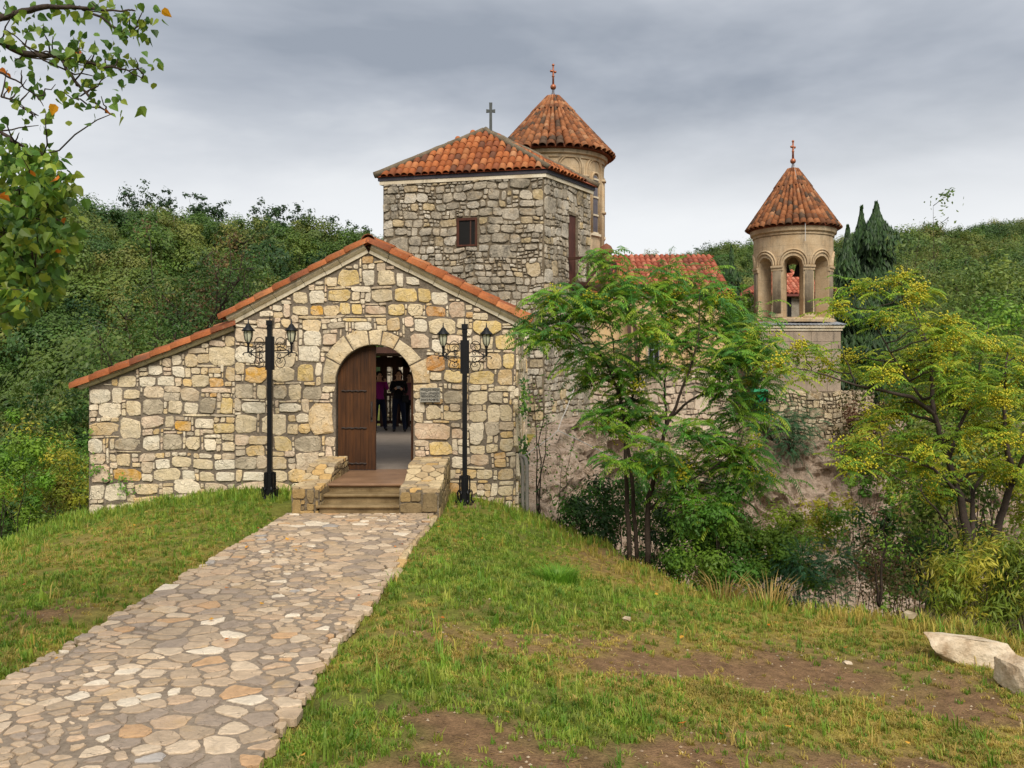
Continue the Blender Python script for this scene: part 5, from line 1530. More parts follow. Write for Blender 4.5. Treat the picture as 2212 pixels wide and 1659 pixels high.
m = MB(); m.hexa([(bx - .32, 37.38, tz_ + .922), (bx + .32, 37.38, tz_ + .922), (bx + .32, 38.04, tz_ + .922), (bx - .32, 38.04, tz_ + .922), (bx - .28, 37.45, tz_ + 1.02), (bx + .28, 37.45, tz_ + 1.02), (bx + .28, 38.02, tz_ + 1.06), (bx - .28, 38.02, tz_ + 1.06)]); m.build('lid', M['green'], bn)
for s in (-1, 1): MB().tube([(bx + s * .2 - .03, 37.98, tz_ + .1), (bx + s * .2 + .03, 37.98, tz_ + .1)], .1, 10).build('wheel', M['black'], bn)

# ------------------------------------------------------------------ rear house seen through the arch
YH = 54.0
rh = thing('rear_house', 'stone house with hipped red tile roof behind the bell tower', 'house', (X(1715, YH), YH, 0))
hx0, hx1 = X(1628, YH), X(1822, YH); hze = Z(636, YH)
MB().box(hx0, YH, 0, hx1, YH + 6, hze).build('wall', m_mortar('house_rubble', srgb(176, 166, 150), srgb(138, 126, 108), .06), rh)
mrd = 2.2; hr = Z(584, YH + 2.6)
m = MB(); q0, q1, q2, q3 = Vector((hx0 - .3, YH - .3, hze)), Vector((hx1 + .3, YH - .3, hze)), Vector((hx1 + .3, YH + 6.3, hze)), Vector((hx0 - .3, YH + 6.3, hze)); k0, k1 = Vector((hx0 + 2.3, YH + 3, hr)), Vector((hx1 - 2.3, YH + 3, hr))
m.add([q0, q1, q2, q3, k0, k1], [(0, 1, 5, 4), (1, 2, 5), (2, 3, 4, 5), (3, 0, 4), (3, 2, 1, 0)])
hroof = m.build('roof', M['tile'], rh); hroof.color = (*srgb(150, 78, 56), 1)
upv = (Vector((0, (k0 - q0).y, hr - hze))).normalized(); SLh = math.hypot(3.3, hr - hze)
ht = tile_mesh(.5, .125); ht.materials.append(M['tile'])
tile_slope(q0, (1, 0, 0), upv, .26, SLh / 9, 9, int((q1 - q0).x / .26), ht, hroof, lambda u, v: (u > 2.6 * v / SLh) and (u < (q1 - q0).x - 2.6 * v / SLh), [(srgb(180, 104, 80), 3), (srgb(166, 92, 72), 3), (srgb(190, 124, 100), 2)], limit=290)
MB().bar(q0 + Vector((0, -.06, -.07)), q1 + Vector((0, -.06, -.07)), .12, .14).build('gutter', m_plain('brown_gutter', srgb(120, 64, 54), .2, 6, .5, 0.0), rh)
sxx = X(1705, YH); MB().box(sxx - .12, YH - .03, Z(692, YH), sxx + .12, YH - .004, Z(643, YH)).build('slit_window', M['dark'], rh)

# ------------------------------------------------------------------ cliff
def m_rock():
    t = NT('limestone_cliff'); p = t.pos()
    st = t.n('ShaderNodeMapping', {'Vector': p, 'Scale': (1, 1, 0.6)}).outputs[0]
    n1 = t.noise(p, 0.9, 6, 0.65, 0.8); n2 = t.noise(st, 3.6, 9, 0.78, 0.35); n3 = t.noise(p, 24, 4, 0.6)
    c = t.ramp(n2, [(0.32, srgb(98, 82, 66)), (0.41, srgb(166, 142, 118)), (0.50, srgb(218, 192, 168)), (0.75, srgb(236, 218, 198))])
    c = t.mix(t.mapr(n1, 0.52, 0.68, 0, 0.65), c, srgb(124, 102, 76))
    c = t.mix(t.mapr(t.noise(p, 1.7, 5, 0.6), 0.56, 0.7, 0, 0.7), c, srgb(66, 70, 34))
    c = t.mul(c, t.mapr(n3, 0.3, 0.7, 0.75, 1.2))
    h = t.math('ADD', t.math('MULTIPLY', n2, 1.2), t.math('MULTIPLY', n3, 0.3))
    return t.done(c, 0.9, t.bump(h, 1.0, 0.32), spec=0.15)
M['rock'] = m_rock()
def build_cliff():
    path_ = [(0.05, 15.7), (0.35, 18), (0.75, 22), (1.3, 26), (2.2, 29.4), (4.0, 32.2), (7.0, 35.6), (9.5, 37.2), (11, 37.45), (13.5, 37.6), (15.2, 38.8), (17.5, 41), (21, 42.5), (26, 43)]
    tops = [-.75, -.55, -.2, 0.25, .5, .3, .1, -.1, -1.0, -.8, -.5, -.2, -.3, -.5]
    pts = []
    for i in range(len(path_) - 1):
        n = max(2, int(math.dist(path_[i], path_[i + 1]) / .16))
        for k in range(n):
            t = k / n
            pts.append((path_[i][0] * (1 - t) + path_[i + 1][0] * t, path_[i][1] * (1 - t) + path_[i + 1][1] * t, tops[i] * (1 - t) + tops[i + 1] * t))
    A = np.array(pts); T = np.gradient(A[:, :2], axis=0); T /= np.linalg.norm(T, axis=1)[:, None]
    for _ in range(6): T[1:-1] = (T[:-2] + 2 * T[1:-1] + T[2:]) / 4
    T /= np.linalg.norm(T, axis=1)[:, None]
    Nn = np.stack([T[:, 1], -T[:, 0]], 1)
    L = np.concatenate([[0], np.cumsum(np.linalg.norm(np.diff(A[:, :2], axis=0), axis=1))])
    rows = 66; H = 12.0
    V = []
    for r in range(rows + 1):
        dz = H * (r / rows) ** 1.25
        n1 = fbm(L / 2.6, np.full_like(L, dz / 2.2 + 3), 4) - .5; n2 = fbm(L / .7 + 9, np.full_like(L, dz / .5), 4) - .5
        led = np.abs(((dz + 1.5 * fbm(L / 4, L * 0 + 2, 2)) / 1.4) % 1 - .5)
        off = 0.10 + .25 * dz + 2.2 * n1 * min(1, dz / 1.2) + 1.5 * n2 * min(1, dz / .4) + .7 * (led - .25) * min(1, dz)
        if r == 0: off = off * 0 - .6
        V.append(np.column_stack([A[:, 0] + Nn[:, 0] * off, A[:, 1] + Nn[:, 1] * off, A[:, 2] - dz + .35 * n2 * (r > 0)]))
    V = np.array(V); R, C = V.shape[:2]
    idx = np.arange(R * C).reshape(R, C)
    F = np.stack([idx[:-1, :-1].ravel(), idx[1:, :-1].ravel(), idx[1:, 1:].ravel(), idx[:-1, 1:].ravel()], 1)
    me = bpy.data.meshes.new('cliff'); me.from_pydata(V.reshape(-1, 3).tolist(), [], F.tolist())
    tag(obj('cliff', me, M['rock'], smooth=False), kind='structure')
build_cliff()
# ================================================================== vegetation
def tubes_from(parent, name, lines, mat, n=6):
    mb = MB()
    for pts, rad in lines: mb.tube(pts, rad, n)
    return mb.build(name, mat, parent, True)
def jitterline(a, b, k=4, amp=0.06, sag=0.0):
    a, b = Vector(a), Vector(b); L = (b - a).length
    out = []
    for i in range(k + 1):
        t = i / k
        p = a.lerp(b, t)
        if 0 < i < k: p += Vector((random.uniform(-1, 1), random.uniform(-1, 1), random.uniform(-1, 1))) * amp * L
        p.z -= sag * L * 4 * t * (1 - t)
        out.append(p)
    return out
def frond(mb, base, dirv, length, pairs, ll, lw, col, droop=0.9):
    """a pinnate leaf: arching rachis with paired leaflets"""
    d = Vector(dirv).normalized(); p = Vector(base); pts = [p.copy()]
    step = length / (pairs + 1)
    for i in range(pairs + 1):
        d = (d + Vector((0, 0, -droop * (0.06 + 0.18 * i / pairs)))).normalized()
        p = p + d * step; pts.append(p.copy())
    side0 = Vector((0, 0, 1)).cross(d)
    if side0.length < .05: side0 = Vector((1, 0, 0))
    for i in range(1, len(pts)):
        t = (pts[i] - pts[i - 1]).normalized()
        s = t.cross(Vector((0, 0, 1)))
        s = s.normalized() if s.length > .1 else side0.normalized()
        k = random.uniform(.85, 1.15)
        c = (col[0] * k, col[1] * k, col[2] * k)
        sc = (1 - .35 * abs(i / pairs - .45))
        for sg in ((1, -1) if i < len(pts) - 1 else (0,)):
            ld = (s * sg * 0.9 + t * 0.55 + Vector((0, 0, -.42 - .2 * random.random()))).normalized() if sg else t
            wv = ld.cross(Vector((random.uniform(-.3, .3), random.uniform(-.3, .3), 1))).normalized() * lw * .5 * sc
            b = pts[i]; L = ll * sc * random.uniform(.8, 1.15)
            mb.add([b, b + ld * L * .45 + wv, b + ld * L, b + ld * L * .45 - wv], [(0, 1, 2, 3)], c)
    mb.tube(pts, [.004] * len(pts), 3, (col[0] * 1.1, col[1] * 1.2, col[2]), cap=False)
def nearest(skel, p):
    return min(skel, key=lambda q: (q[0] - p).length + (0.8 if q[0].z > p.z else 0))
GREENS_MELIA = [srgb(88, 136, 46), srgb(104, 148, 50), srgb(74, 122, 50), srgb(124, 158, 52), srgb(82, 126, 62), srgb(150, 166, 54), srgb(134, 160, 52), srgb(112, 150, 48)]
def pinnate_tree(name, label, base, stems, clusters, Ymean, dY, nfr, flen, green, berries=0.0, group=None, bark='bark', berry_green=None, pairs=8, ll=.105, lw=.034, thin=1.0):
    root = thing(name, label, 'tree', base, group)
    lines = []; skel = []
    for pts in stems:
        vv = [Vector(p[:3]) for p in pts]; rr = [p[3] * thin for p in pts]
        fine = []; fr = []
        for i in range(len(vv) - 1):
            for k in range(4):
                t = k / 4
                q = vv[i].lerp(vv[i + 1], t) + Vector((random.uniform(-1, 1), random.uniform(-1, 1), 0)) * .012
                fine.append(q); fr.append(rr[i] * (1 - t) + rr[i + 1] * t)
        fine.append(vv[-1]); fr.append(rr[-1])
        lines.append((fine, fr))
        skel += list(zip(fine, fr))
    crown = MB(); fruit = MB()
    for (px, py, rad) in clusters:
        Y_ = Ymean + random.uniform(-dY, dY)
        c = P(px, py, Y_)
        q = nearest(skel, c)
        tw = jitterline(q[0], c, 5, .05, -0.04)
        r0 = min(q[1] * .8, .02)
        lines.append((tw, [r0 * (1 - .75 * i / 5) + .003 for i in range(6)]))
        R = rad / FPX * Y_
        n = max(3, int(nfr * (rad / 50) ** 1.3))
        for i in range(n):
            a = random.uniform(0, 6.283); el = random.uniform(-.25, .85)
            d = Vector((math.cos(a) * math.cos(el), math.sin(a) * math.cos(el), math.sin(el)))
            b = c + Vector((random.gauss(0, .5), random.gauss(0, .5), random.gauss(0, .35))) * R
            frond(crown, b, d, flen * random.uniform(.7, 1.2), pairs, ll, lw, random.choice(green), random.uniform(.45, 1.05))
        if random.random() < berries:
            for _ in range(random.randint(2, 4)):
                cc = c + Vector((random.gauss(0, .5), random.gauss(0, .5), random.gauss(0, .35))) * R
                for j in range(random.randint(28, 60)):
                    d = Vector((random.gauss(0, 1), random.gauss(0, 1), random.gauss(0, .7))).normalized() * random.random() ** .5 * .13
                    s = random.uniform(.011, .017); pp = cc + d
                    k = random.uniform(.75, 1.2)
                    fruit.add([pp + Vector((s, 0, 0)), pp + Vector((0, s, 0)), pp - Vector((s, 0, 0)), pp - Vector((0, s, 0)), pp + Vector((0, 0, s)), pp - Vector((0, 0, s))], [(0, 1, 4), (1, 2, 4), (2, 3, 4), (3, 0, 4), (1, 0, 5), (2, 1, 5), (3, 2, 5), (0, 3, 5)], (k, k, k))
    tubes_from(root, 'trunk', lines, M[bark])
    crown.build('crown', M['leaf'], root)
    if fruit.f: tag(fruit.build('berries', M['berry'], root, True), kind='stuff')
    return root
def S(*pts):   # (px, py, Y, radius)
    return [(*P(a, b, y), r) for (a, b, y, r) in pts]
Yt = 13.4
stems = [S((1359, 1215, Yt, .062), (1354, 1060, Yt, .052), (1351, 934, Yt, .045), (1344, 874, Yt, .04), (1325, 820, Yt - .1, .028), (1309, 784, Yt - .2, .02), (1274, 729, Yt - .4, .012), (1210, 700, Yt - .6, .006)),
         S((1376, 1220, Yt + .2, .055), (1367, 1060, Yt + .2, .048), (1354, 930, Yt + .1, .036), (1362, 870, Yt + .2, .028), (1379, 824, Yt + .3, .022), (1381, 734, Yt + .4, .016), (1389, 650, Yt + .4, .009)),
         S((1399, 1225, Yt, .075), (1401, 1074, Yt, .062), (1424, 994, Yt - .1, .05), (1439, 919, Yt - .1, .042), (1459, 879, Yt - .2, .034), (1490, 800, Yt - .3, .024), (1509, 734, Yt - .3, .017), (1511, 640, Yt - .3, .009)),
         S((1445, 905, Yt - .1, .032), (1490, 865, Yt - .4, .025), (1524, 849, Yt - .5, .02), (1564, 779, Yt - .7, .013), (1610, 740, Yt - .8, .007)),
         S((1439, 919, Yt, .03), (1436, 850, Yt + .4, .022), (1440, 760, Yt + .6, .014), (1425, 660, Yt + .6, .008)),
         S((1340, 860, Yt, .02), (1318, 700, Yt + .3, .012), (1305, 600, Yt + .4, .007)),
         S((1401, 1100, Yt, .03), (1470, 1050, Yt - .4, .02), (1540, 1010, Yt - .7, .012), (1600, 960, Yt - .9, .006))]
cl = [(1306,562,34),(1325,612,36),(1215,650,56),(1180,700,44),(1165,730,36),(1240,700,56),(1262,765,46),(1370,640,56),(1430,610,50),(1500,610,52),(1540,640,56),(1590,690,56),(1632,735,46),(1605,770,50),(1660,770,34),(1320,770,50),(1345,810,50),(1290,820,44),(1395,720,44),(1450,670,56),(1540,720,50),(1410,790,34),(1490,800,36),(1330,870,40),(1380,860,34),(1560,840,46),(1490,930,38),(1590,900,40),(1600,960,44),(1480,740,40),(1360,900,36),(1640,820,36),(1540,960,40),(1450,1010,30),(1610,1010,42),(1560,1050,40),(1320,930,28),(1500,1010,36),(1330,680,40),(1280,660,40),(1560,780,44),(1430,720,36),(1620,860,40),(1480,1060,36),(1530,1110,36),(1330,1000,30),(1420,960,30),(1290,900,28),(1380,1010,26),(1400,900,30),(1640,900,36),(1570,1000,40),(1650,1040,34)]
pinnate_tree('chinaberry_tree', 'feathery multi-stemmed tree at the lawn edge beside the gatehouse corner', P(1385, 1215, Yt), stems, cl, Yt - .1, .75, 64, .40, GREENS_MELIA, .45, pairs=10, ll=.085, lw=.026, thin=.66)
def C6(x, y): return ((1900 + x / 1.382) / 1.1573, (500 + y / 1.382) / 1.1573)
Yb = 10.8
def S6(*pts): return [(*P(*C6(a, b), Yb + dy), r) for (a, b, dy, r) in pts]
stems = [S6((740, 1330, 0, .075), (720, 1180, 0, .06), (690, 1020, 0, .05), (660, 930, 0, .044), (620, 800, 0, .036), (600, 740, 0, .033), (520, 680, -.3, .028), (430, 660, -.4, .022), (330, 640, -.5, .017), (230, 605, -.6, .01), (120, 580, -.6, .005)),
         S6((600, 740, 0, .034), (595, 640, .1, .028), (590, 560, .1, .022), (560, 450, .2, .014), (520, 330, .3, .007)),
         S6((650, 890, 0, .035), (690, 780, .2, .028), (740, 670, .3, .02), (770, 530, .3, .012), (790, 430, .4, .007)),
         S6((790, 1330, .3, .075), (800, 1220, .3, .062), (830, 1100, .3, .052), (880, 960, .2, .04), (850, 850, .1, .036), (840, 700, .1, .022), (850, 560, .1, .012)),
         S6((870, 980, .2, .04), (905, 900, 0, .03), (960, 820, -.2, .02)),
         S6((330, 640, -.5, .012), (300, 560, -.5, .008), (270, 500, -.6, .004)),
         S6((560, 690, -.2, .02), (470, 560, -.2, .013), (400, 430, -.2, .008), (370, 330, -.2, .005)),
         S6((690, 1020, 0, .03), (600, 930, -.4, .018), (500, 890, -.5, .011), (400, 870, -.5, .006)),
         S6((740, 1180, 0, .035), (735, 1000, .3, .03), (790, 920, .4, .022), (880, 890, .4, .014)),
         S6((660, 1140, 0, .02), (600, 1060, -.3, .012), (540, 990, -.4, .006))]
cl6 = [(270,370),(360,310),(400,420),(470,280),(545,320),(500,400),(540,460),(620,430),(590,520),(700,520),(660,590),(430,610),(390,590),(480,560),(560,590),(640,470),(740,480),(800,500),(860,520),(760,620),(830,680),(880,600),(720,700),(650,700),(450,740),(400,760),(330,840),(320,920),(430,880),(520,830),(580,880),(560,950),(620,980),(700,820),(760,780),(850,780),(880,840),(300,560),(200,590),(80,590),(150,520),(850,960),(610,1020),(790,930),(890,950),(930,560),(940,700),(930,880),(500,700),(620,660),(780,700),(700,640),(560,700)]
pinnate_tree('berry_tree', 'spreading tree hung with yellow berry clusters at the right edge', P(*C6(760, 1330), Yb), stems, [(*C6(a, b), 34) for a, b in cl6], Yb, .8, 40, .30, [srgb(140, 160, 52), srgb(172, 176, 58), srgb(120, 150, 50), srgb(158, 168, 54), srgb(106, 140, 48)], .97, bark='bark_pale', pairs=7, ll=.066, lw=.025, thin=.85)

# ------------------------------------------------------------------ generic bushes and trees
def bush(name, label, px, py, Y, rx, rz, n, ls, cols, cat='bush', asp=.55, group=None, stems=5, zbase=None, ry=None, loose=.28, mode='clump', clumps=None):
    c = P(px, py, Y); ry = ry or rx
    gz = zbase if zbase is not None else float(ground_z(np.array([c.x]), np.array([c.y]))[0])
    top = c.z + rz; tall = None
    if zbase is None and c.z - rz > gz + .1:      # reach down to the ground it grows from
        grow = (top - gz) / 2 / rz
        rz *= grow; c.z = top - rz; n = int(n * min(grow, 2.2)); clumps = int((clumps or (14 * (rx * rz / grow) ** .5 + 8)) * min(grow, 2.2)); tall = rz0 = rz / grow
    base = Vector((c.x, c.y, min(gz, c.z - rz * .8)))
    root = thing(name, label, cat, base, group)
    mb = MB(); lines = []
    nc = clumps or max(8, int(14 * (rx * rz) ** .5) + 8)
    per = max(6, n // nc)
    for k in range(nc):
        d = Vector((random.gauss(0, 1), random.gauss(0, 1), random.gauss(0, 1))).normalized() * random.random() ** .4
        cc = c + Vector((d.x * rx, d.y * ry, d.z * rz))
        if tall and k % 10 < 7: cc.z = top - tall + d.z * tall
        cr = max(.1, min(rx, rz, 1.2) * random.uniform(loose * .7, loose * 1.6))
        col = random.choice(cols); kk = random.uniform(.8, 1.2); col = (col[0] * kk, col[1] * kk, col[2] * kk)
        for j in range(per):
            dd = Vector((random.gauss(0, 1), random.gauss(0, 1), random.gauss(0, .8))).normalized()
            p = cc + dd * cr * random.uniform(.3, 1.1)
            k2 = random.uniform(.82, 1.18)
            if mode == 'lance':
                leaf_quad(mb, p, dd + Vector((0, 0, .4)), ls * random.uniform(.7, 1.3), (col[0] * k2, col[1] * k2, col[2] * k2), .22, .05, Vector((random.uniform(-.5, .5), random.uniform(-.5, .5), random.uniform(-.2, 1))))
            elif mode == 'frond' and j % 8 == 0:
                frond(mb, p, dd + Vector((0, 0, .3)), ls * 3, 6, ls * .8, ls * .26, col, 1.0)
            elif mode == 'clump':
                leaf_quad(mb, p, dd + Vector((random.uniform(-.5, .5), random.uniform(-.5, .5), .5)), ls * random.uniform(.6, 1.3), (col[0] * k2, col[1] * k2, col[2] * k2), asp, .12)
        if k < 8:
            b0 = base + Vector((random.uniform(-.15, .15) * rx, random.uniform(-.15, .15) * rx, -.1))
            lines.append((jitterline(b0, cc, 4, .05), [.010 * rx + .007, .008 * rx + .006, .007 * rx + .005, .005 * rx + .004, .003]))
    tubes_from(root, 'stem', lines, M['bark'], 5)
    mb.build('foliage', M['leaf'], root)
    return root
G_B = [srgb(96, 134, 42), srgb(116, 148, 48), srgb(80, 120, 40)]; G_D = [srgb(60, 92, 38), srgb(72, 104, 42), srgb(52, 82, 38)]; G_Y = [srgb(154, 156, 50), srgb(134, 146, 48), srgb(170, 162, 54)]; G_BL = [srgb(70, 106, 72), srgb(80, 116, 76), srgb(60, 96, 66)]; G_O = [srgb(106, 122, 52), srgb(122, 132, 58), srgb(88, 108, 48)]
# in the ravine, below and behind the feathery tree
bush('leafy_bush', 'bright green bush right of the feathery tree trunks', 1550, 1165, 13.0, .85, .8, 8000, .062, G_B)
bush('leafy_bush', 'dark green bush at the foot of the feathery tree', 1460, 1170, 13.9, .7, .7, 4200, .06, G_D + [G_B[0]])
bush('leafy_bush', 'yellow-green bush sloping down to the ravine below the terrace', 1660, 1190, 13.4, .75, .65, 5200, .06, [srgb(112, 140, 46), srgb(134, 150, 50), srgb(98, 128, 44)])
bush('leafy_bush', 'low dark bush between the gatehouse corner and the tree trunks', 1310, 1110, 15.2, .85, .65, 3600, .07, G_D + [G_B[2]])
bush('leafy_bush', 'thin green bush growing on the pale rock', 1420, 1040, 16.5, .7, .6, 1600, .07, G_B + G_D, loose=.35)
bush('leafy_bush', 'bluish low bush at the lawn brink below the terrace', 1740, 1240, 12.8, .75, .42, 2400, .06, G_BL + [G_D[0]], mode='frond')
bush('leafy_bush', 'small yellowish shrub on the cliff foot', 1790, 1120, 30, 1.1, .9, 900, .15, G_Y + [G_B[0]])
bush('cliff_shrub', 'blue-green shrub clinging to the wall under the bell tower', 1708, 930, 36.9, 1.05, .95, 2600, .16, G_BL, zbase=0.0, mode='frond', loose=.5, clumps=34)
bush('leafy_bush', 'green bush hanging on the cliff right of the terrace wall', 1905, 1000, 27, 1.0, 1.25, 2200, .13, G_B + G_Y)
bush('leafy_bush', 'brown dry creeper draped over the wall beside the bell tower', 1870, 935, 36.5, 1.0, 1.7, 1500, .16, [srgb(104, 74, 52), srgb(88, 66, 46), srgb(84, 82, 44)], loose=.45)
bush('leafy_bush', 'dense green thicket behind the berry tree trunks', 2010, 1010, 16, 1.1, 1.2, 3400, .09, G_B + G_O)
bush('leafy_bush', 'shaded thicket deep in the ravine behind the berry tree', 1950, 1180, 17, 1.5, .8, 2600, .1, G_D + [srgb(92, 74, 50)])
bush('leafy_bush', 'olive thicket at the right edge above the lance-leaved shrub', 2150, 1010, 14.5, 1.2, 1.1, 3400, .085, G_O + G_Y)
bush('leafy_bush', 'tall leafy thicket behind the berry clusters at the right edge', 2170, 800, 17, 1.6, 1.3, 4200, .1, G_O + G_B)
bush('leafy_bush', 'olive bush behind the berry tree crown, beside the cypresses', 2010, 830, 20, 1.3, 1.4, 3600, .11, G_O + G_B)
bush('leafy_bush', 'thin yellow-green tree crown rising above the berry tree', 2120, 650, 19, 1.3, .9, 2000, .1, [srgb(118, 132, 58), srgb(96, 118, 52)], loose=.4)
bush('leafy_bush', 'dry bush with reddish stems beside the dead sapling', 1905, 1240, 13.5, .7, .55, 900, .055, [srgb(110, 84, 56), srgb(92, 92, 46)], loose=.5)
bush('leafy_bush', 'green bush between the nave roof and the bell tower', 1600, 665, 42, 1.4, 1.4, 2400, .16, G_B, zbase=0.4)
bush('willow_shrub', 'lance-leaved yellow-green shrub growing behind the pale boulders', 2110, 1260, 9.7, .58, .42, 2600, .085, [srgb(146, 150, 50), srgb(120, 138, 46), srgb(166, 158, 56)], 'shrub', mode='lance', loose=.4)
bush('willow_shrub', 'lance-leaved shrub cut by the right edge of the picture', 2225, 1230, 9.4, .4, .5, 1500, .085, [srgb(134, 144, 50), srgb(110, 130, 46)], 'shrub', mode='lance', loose=.4)
# left of the gatehouse
bush('leafy_bush', 'tall bright bush at the left edge below the linden', 25, 1030, 16.0, .75, 1.15, 5200, .07, [srgb(104, 142, 42), srgb(124, 156, 48), srgb(88, 126, 40)])
bush('leafy_bush', 'sparse yellowing bush beside the gatehouse corner', 140, 1045, 17.0, .5, .6, 1700, .06, G_Y + [srgb(118, 110, 44)], loose=.4)
bush('leafy_bush', 'low yellow-green scrub behind the sparse yellowing bush', 100, 1010, 21, 1.3, 1.0, 2600, .09, G_Y + G_B)
bush('leafy_bush', 'dark green scrub below the lean-to roof corner', 150, 900, 30, 2.4, 1.6, 2600, .16, G_D + G_O)
# plum tree behind the lean-to
def broad_tree(name, label, px, py, Y, R, H, n, ls, cols, zb, trunk=.12, group=None, forks=9, cl_r=.3, cat='tree', up=.5):
    c = P(px, py, Y); base = Vector((c.x, c.y, zb))
    root = thing(name, label, cat, base, group)
    lines = []; mb = MB(); tips = []
    fork = base.lerp(c, .45)
    lines.append((jitterline(base - Vector((0, 0, .5)), fork, 4, .03), [trunk, trunk * .9, trunk * .8, trunk * .72, trunk * .65]))
    for k in range(forks):
        d = Vector((random.gauss(0, 1), random.gauss(0, 1), random.gauss(0, .8))).normalized()
        e = c + Vector((d.x * R * .75, d.y * R * .75, d.z * H * .75 + H * .1))
        l = jitterline(fork + Vector((0, 0, random.uniform(-.1, .5) * H * .4)), e, 5, .06)
        lines.append((l, [trunk * .45, trunk * .36, trunk * .28, trunk * .2, trunk * .12, trunk * .06]))
        for q in range(5):
            s = l[random.randint(2, 5)]; d2 = Vector((random.gauss(0, 1), random.gauss(0, 1), random.gauss(.3, .8))).normalized()
            t = s + d2 * R * random.uniform(.25, .5)
            lines.append((jitterline(s, t, 3, .08), [trunk * .16, trunk * .11, trunk * .07, trunk * .03])); tips.append(t); tips.append(s.lerp(t, .6))
    per = max(4, n // len(tips))
    for t in tips:
        col = random.choice(cols); kk = random.uniform(.8, 1.2); col = tuple(v * kk for v in col); cr = R * cl_r * random.uniform(.6, 1.3)
        for j in range(per):
            dd = Vector((random.gauss(0, 1), random.gauss(0, 1), random.gauss(0, .7)))
            p = t + dd * cr * .5; k2 = random.uniform(.8, 1.2)
            leaf_quad(mb, p, dd + Vector((0, 0, .6)), ls * random.uniform(.6, 1.3), (col[0] * k2, col[1] * k2, col[2] * k2), .55, .12)
    tubes_from(root, 'trunk', lines, M['bark'], 5)
    mb.build('crown', M['leaf'], root)
    return root
broad_tree('plum_tree', 'open-crowned fruit tree behind the lean-to roof', 440, 600, 32, 2.5, 2.2, 5200, .14, [srgb(70, 96, 40), srgb(84, 106, 46), srgb(60, 84, 38), srgb(104, 84, 50)], -2.5, .16, forks=12, cl_r=.3)
broad_tree('leafy_tree', 'bushy green tree hugging the lean-to roofline', 300, 745, 30, 2.3, 1.4, 4600, .13, [srgb(76, 106, 44), srgb(64, 94, 42), srgb(90, 112, 48)], -4, .12, forks=11)
broad_tree('leafy_tree', 'round green tree behind the fruit tree on the slope', 560, 640, 44, 2.6, 2.2, 3600, .2, [srgb(60, 90, 42), srgb(72, 100, 44)], -4, .14)
broad_tree('leafy_tree', 'wispy tall tree rising behind the berry tree at the right', 2040, 560, 26, 1.3, 1.9, 1500, .13, [srgb(88, 112, 54), srgb(104, 122, 58)], -6, .07, forks=7, cl_r=.35)
broad_tree('leafy_tree', 'green tree half hidden behind the nave roof', 1540, 640, 46, 1.8, 1.5, 2200, .2, [srgb(58, 92, 40), srgb(74, 106, 44)], 0, .12)
# trees breaking the skyline
for k, (px, py, Y_, R_) in enumerate([(298, 432, 214, 4.2), (352, 436, 216, 3.2), (418, 440, 220, 3.3), (462, 447, 222, 3.6), (566, 462, 228, 4.0), (606, 470, 230, 3.2), (650, 474, 232, 3.6), (728, 488, 238, 4.4), (775, 497, 240, 3.4), (1525, 548, 345, 6), (1575, 545, 350, 7)]):
    broad_tree('ridge_tree', ('loose-crowned tree on the left ridge skyline, %s from the left' % ['first', 'second', 'third', 'fourth', 'fifth', 'sixth', 'seventh', 'eighth', 'ninth'][k]) if k < 9 else ('far tree on the skyline above the nave roof, the one ' + ('farther from' if k == 9 else 'nearer to') + ' the bell tower'), px, py, Y_, R_, R_ * .8, 700, .75, [srgb(58, 82, 46), srgb(48, 72, 44)], float(ground_z(np.array([X(px, Y_)]), np.array([Y_]))[0]) - 1, .22, 'trees on the ridge skyline', 7, .3)
# cypresses
def cypress(label, px, ytop, Y, w, dens=2600, loose=1.0):
    zb = 0.0; zt = Z(ytop, Y); x = X(px, Y)
    root = thing('cypress_tree', label, 'tree', (x, Y, zb), 'cypresses beside the bell tower')
    MB().tube([(x, Y, zb - .5), (x, Y, zt * .9)], [.18, .03], 6).build('trunk', M['bark'], root)
    mb = MB()
    for k in range(dens):
        h = random.random() ** .85; z = zb + .6 + (zt - zb - .6) * h
        prof = w * (min(1, (1 - h) * 2.3) ** .7) * (1 + .25 * math.sin(h * 23 + px) * loose)
        a = random.uniform(0, 6.283); r = prof * random.random() ** .35 * random.uniform(.75, 1.05)
        p = Vector((x + r * math.cos(a), Y + r * math.sin(a), z))
        k2 = random.uniform(.7, 1.25); c = random.choice([srgb(58, 84, 42), srgb(70, 96, 48), srgb(50, 76, 40)])
        leaf_quad(mb, p, Vector((math.cos(a), math.sin(a), .3)) + Vector((random.uniform(-.5, .5), random.uniform(-.5, .5), 0)), random.uniform(.22, .5), (c[0] * k2, c[1] * k2, c[2] * k2), .35, .1, Vector((math.cos(a) * .5, math.sin(a) * .5, 1)))
    mb.build('crown', M['leaf'], root)
cypress('narrow dark cypress nearest the bell tower', 1831, 492, 45, .85, 4200)
cypress('slim cypress standing between the two others', 1861, 450, 47, .8, 4200)
cypress('tall broad loose cypress farthest from the bell tower', 1893, 441, 46, 1.75, 9000, 1.6)
cypress('short dark conifer in front of the taller cypresses', 1858, 600, 43, 1.5, 6000, 1.5)
cypress('dark spiky conifer behind the end of the nave roof', 1580, 536, 47, .75, 900, 2.2)

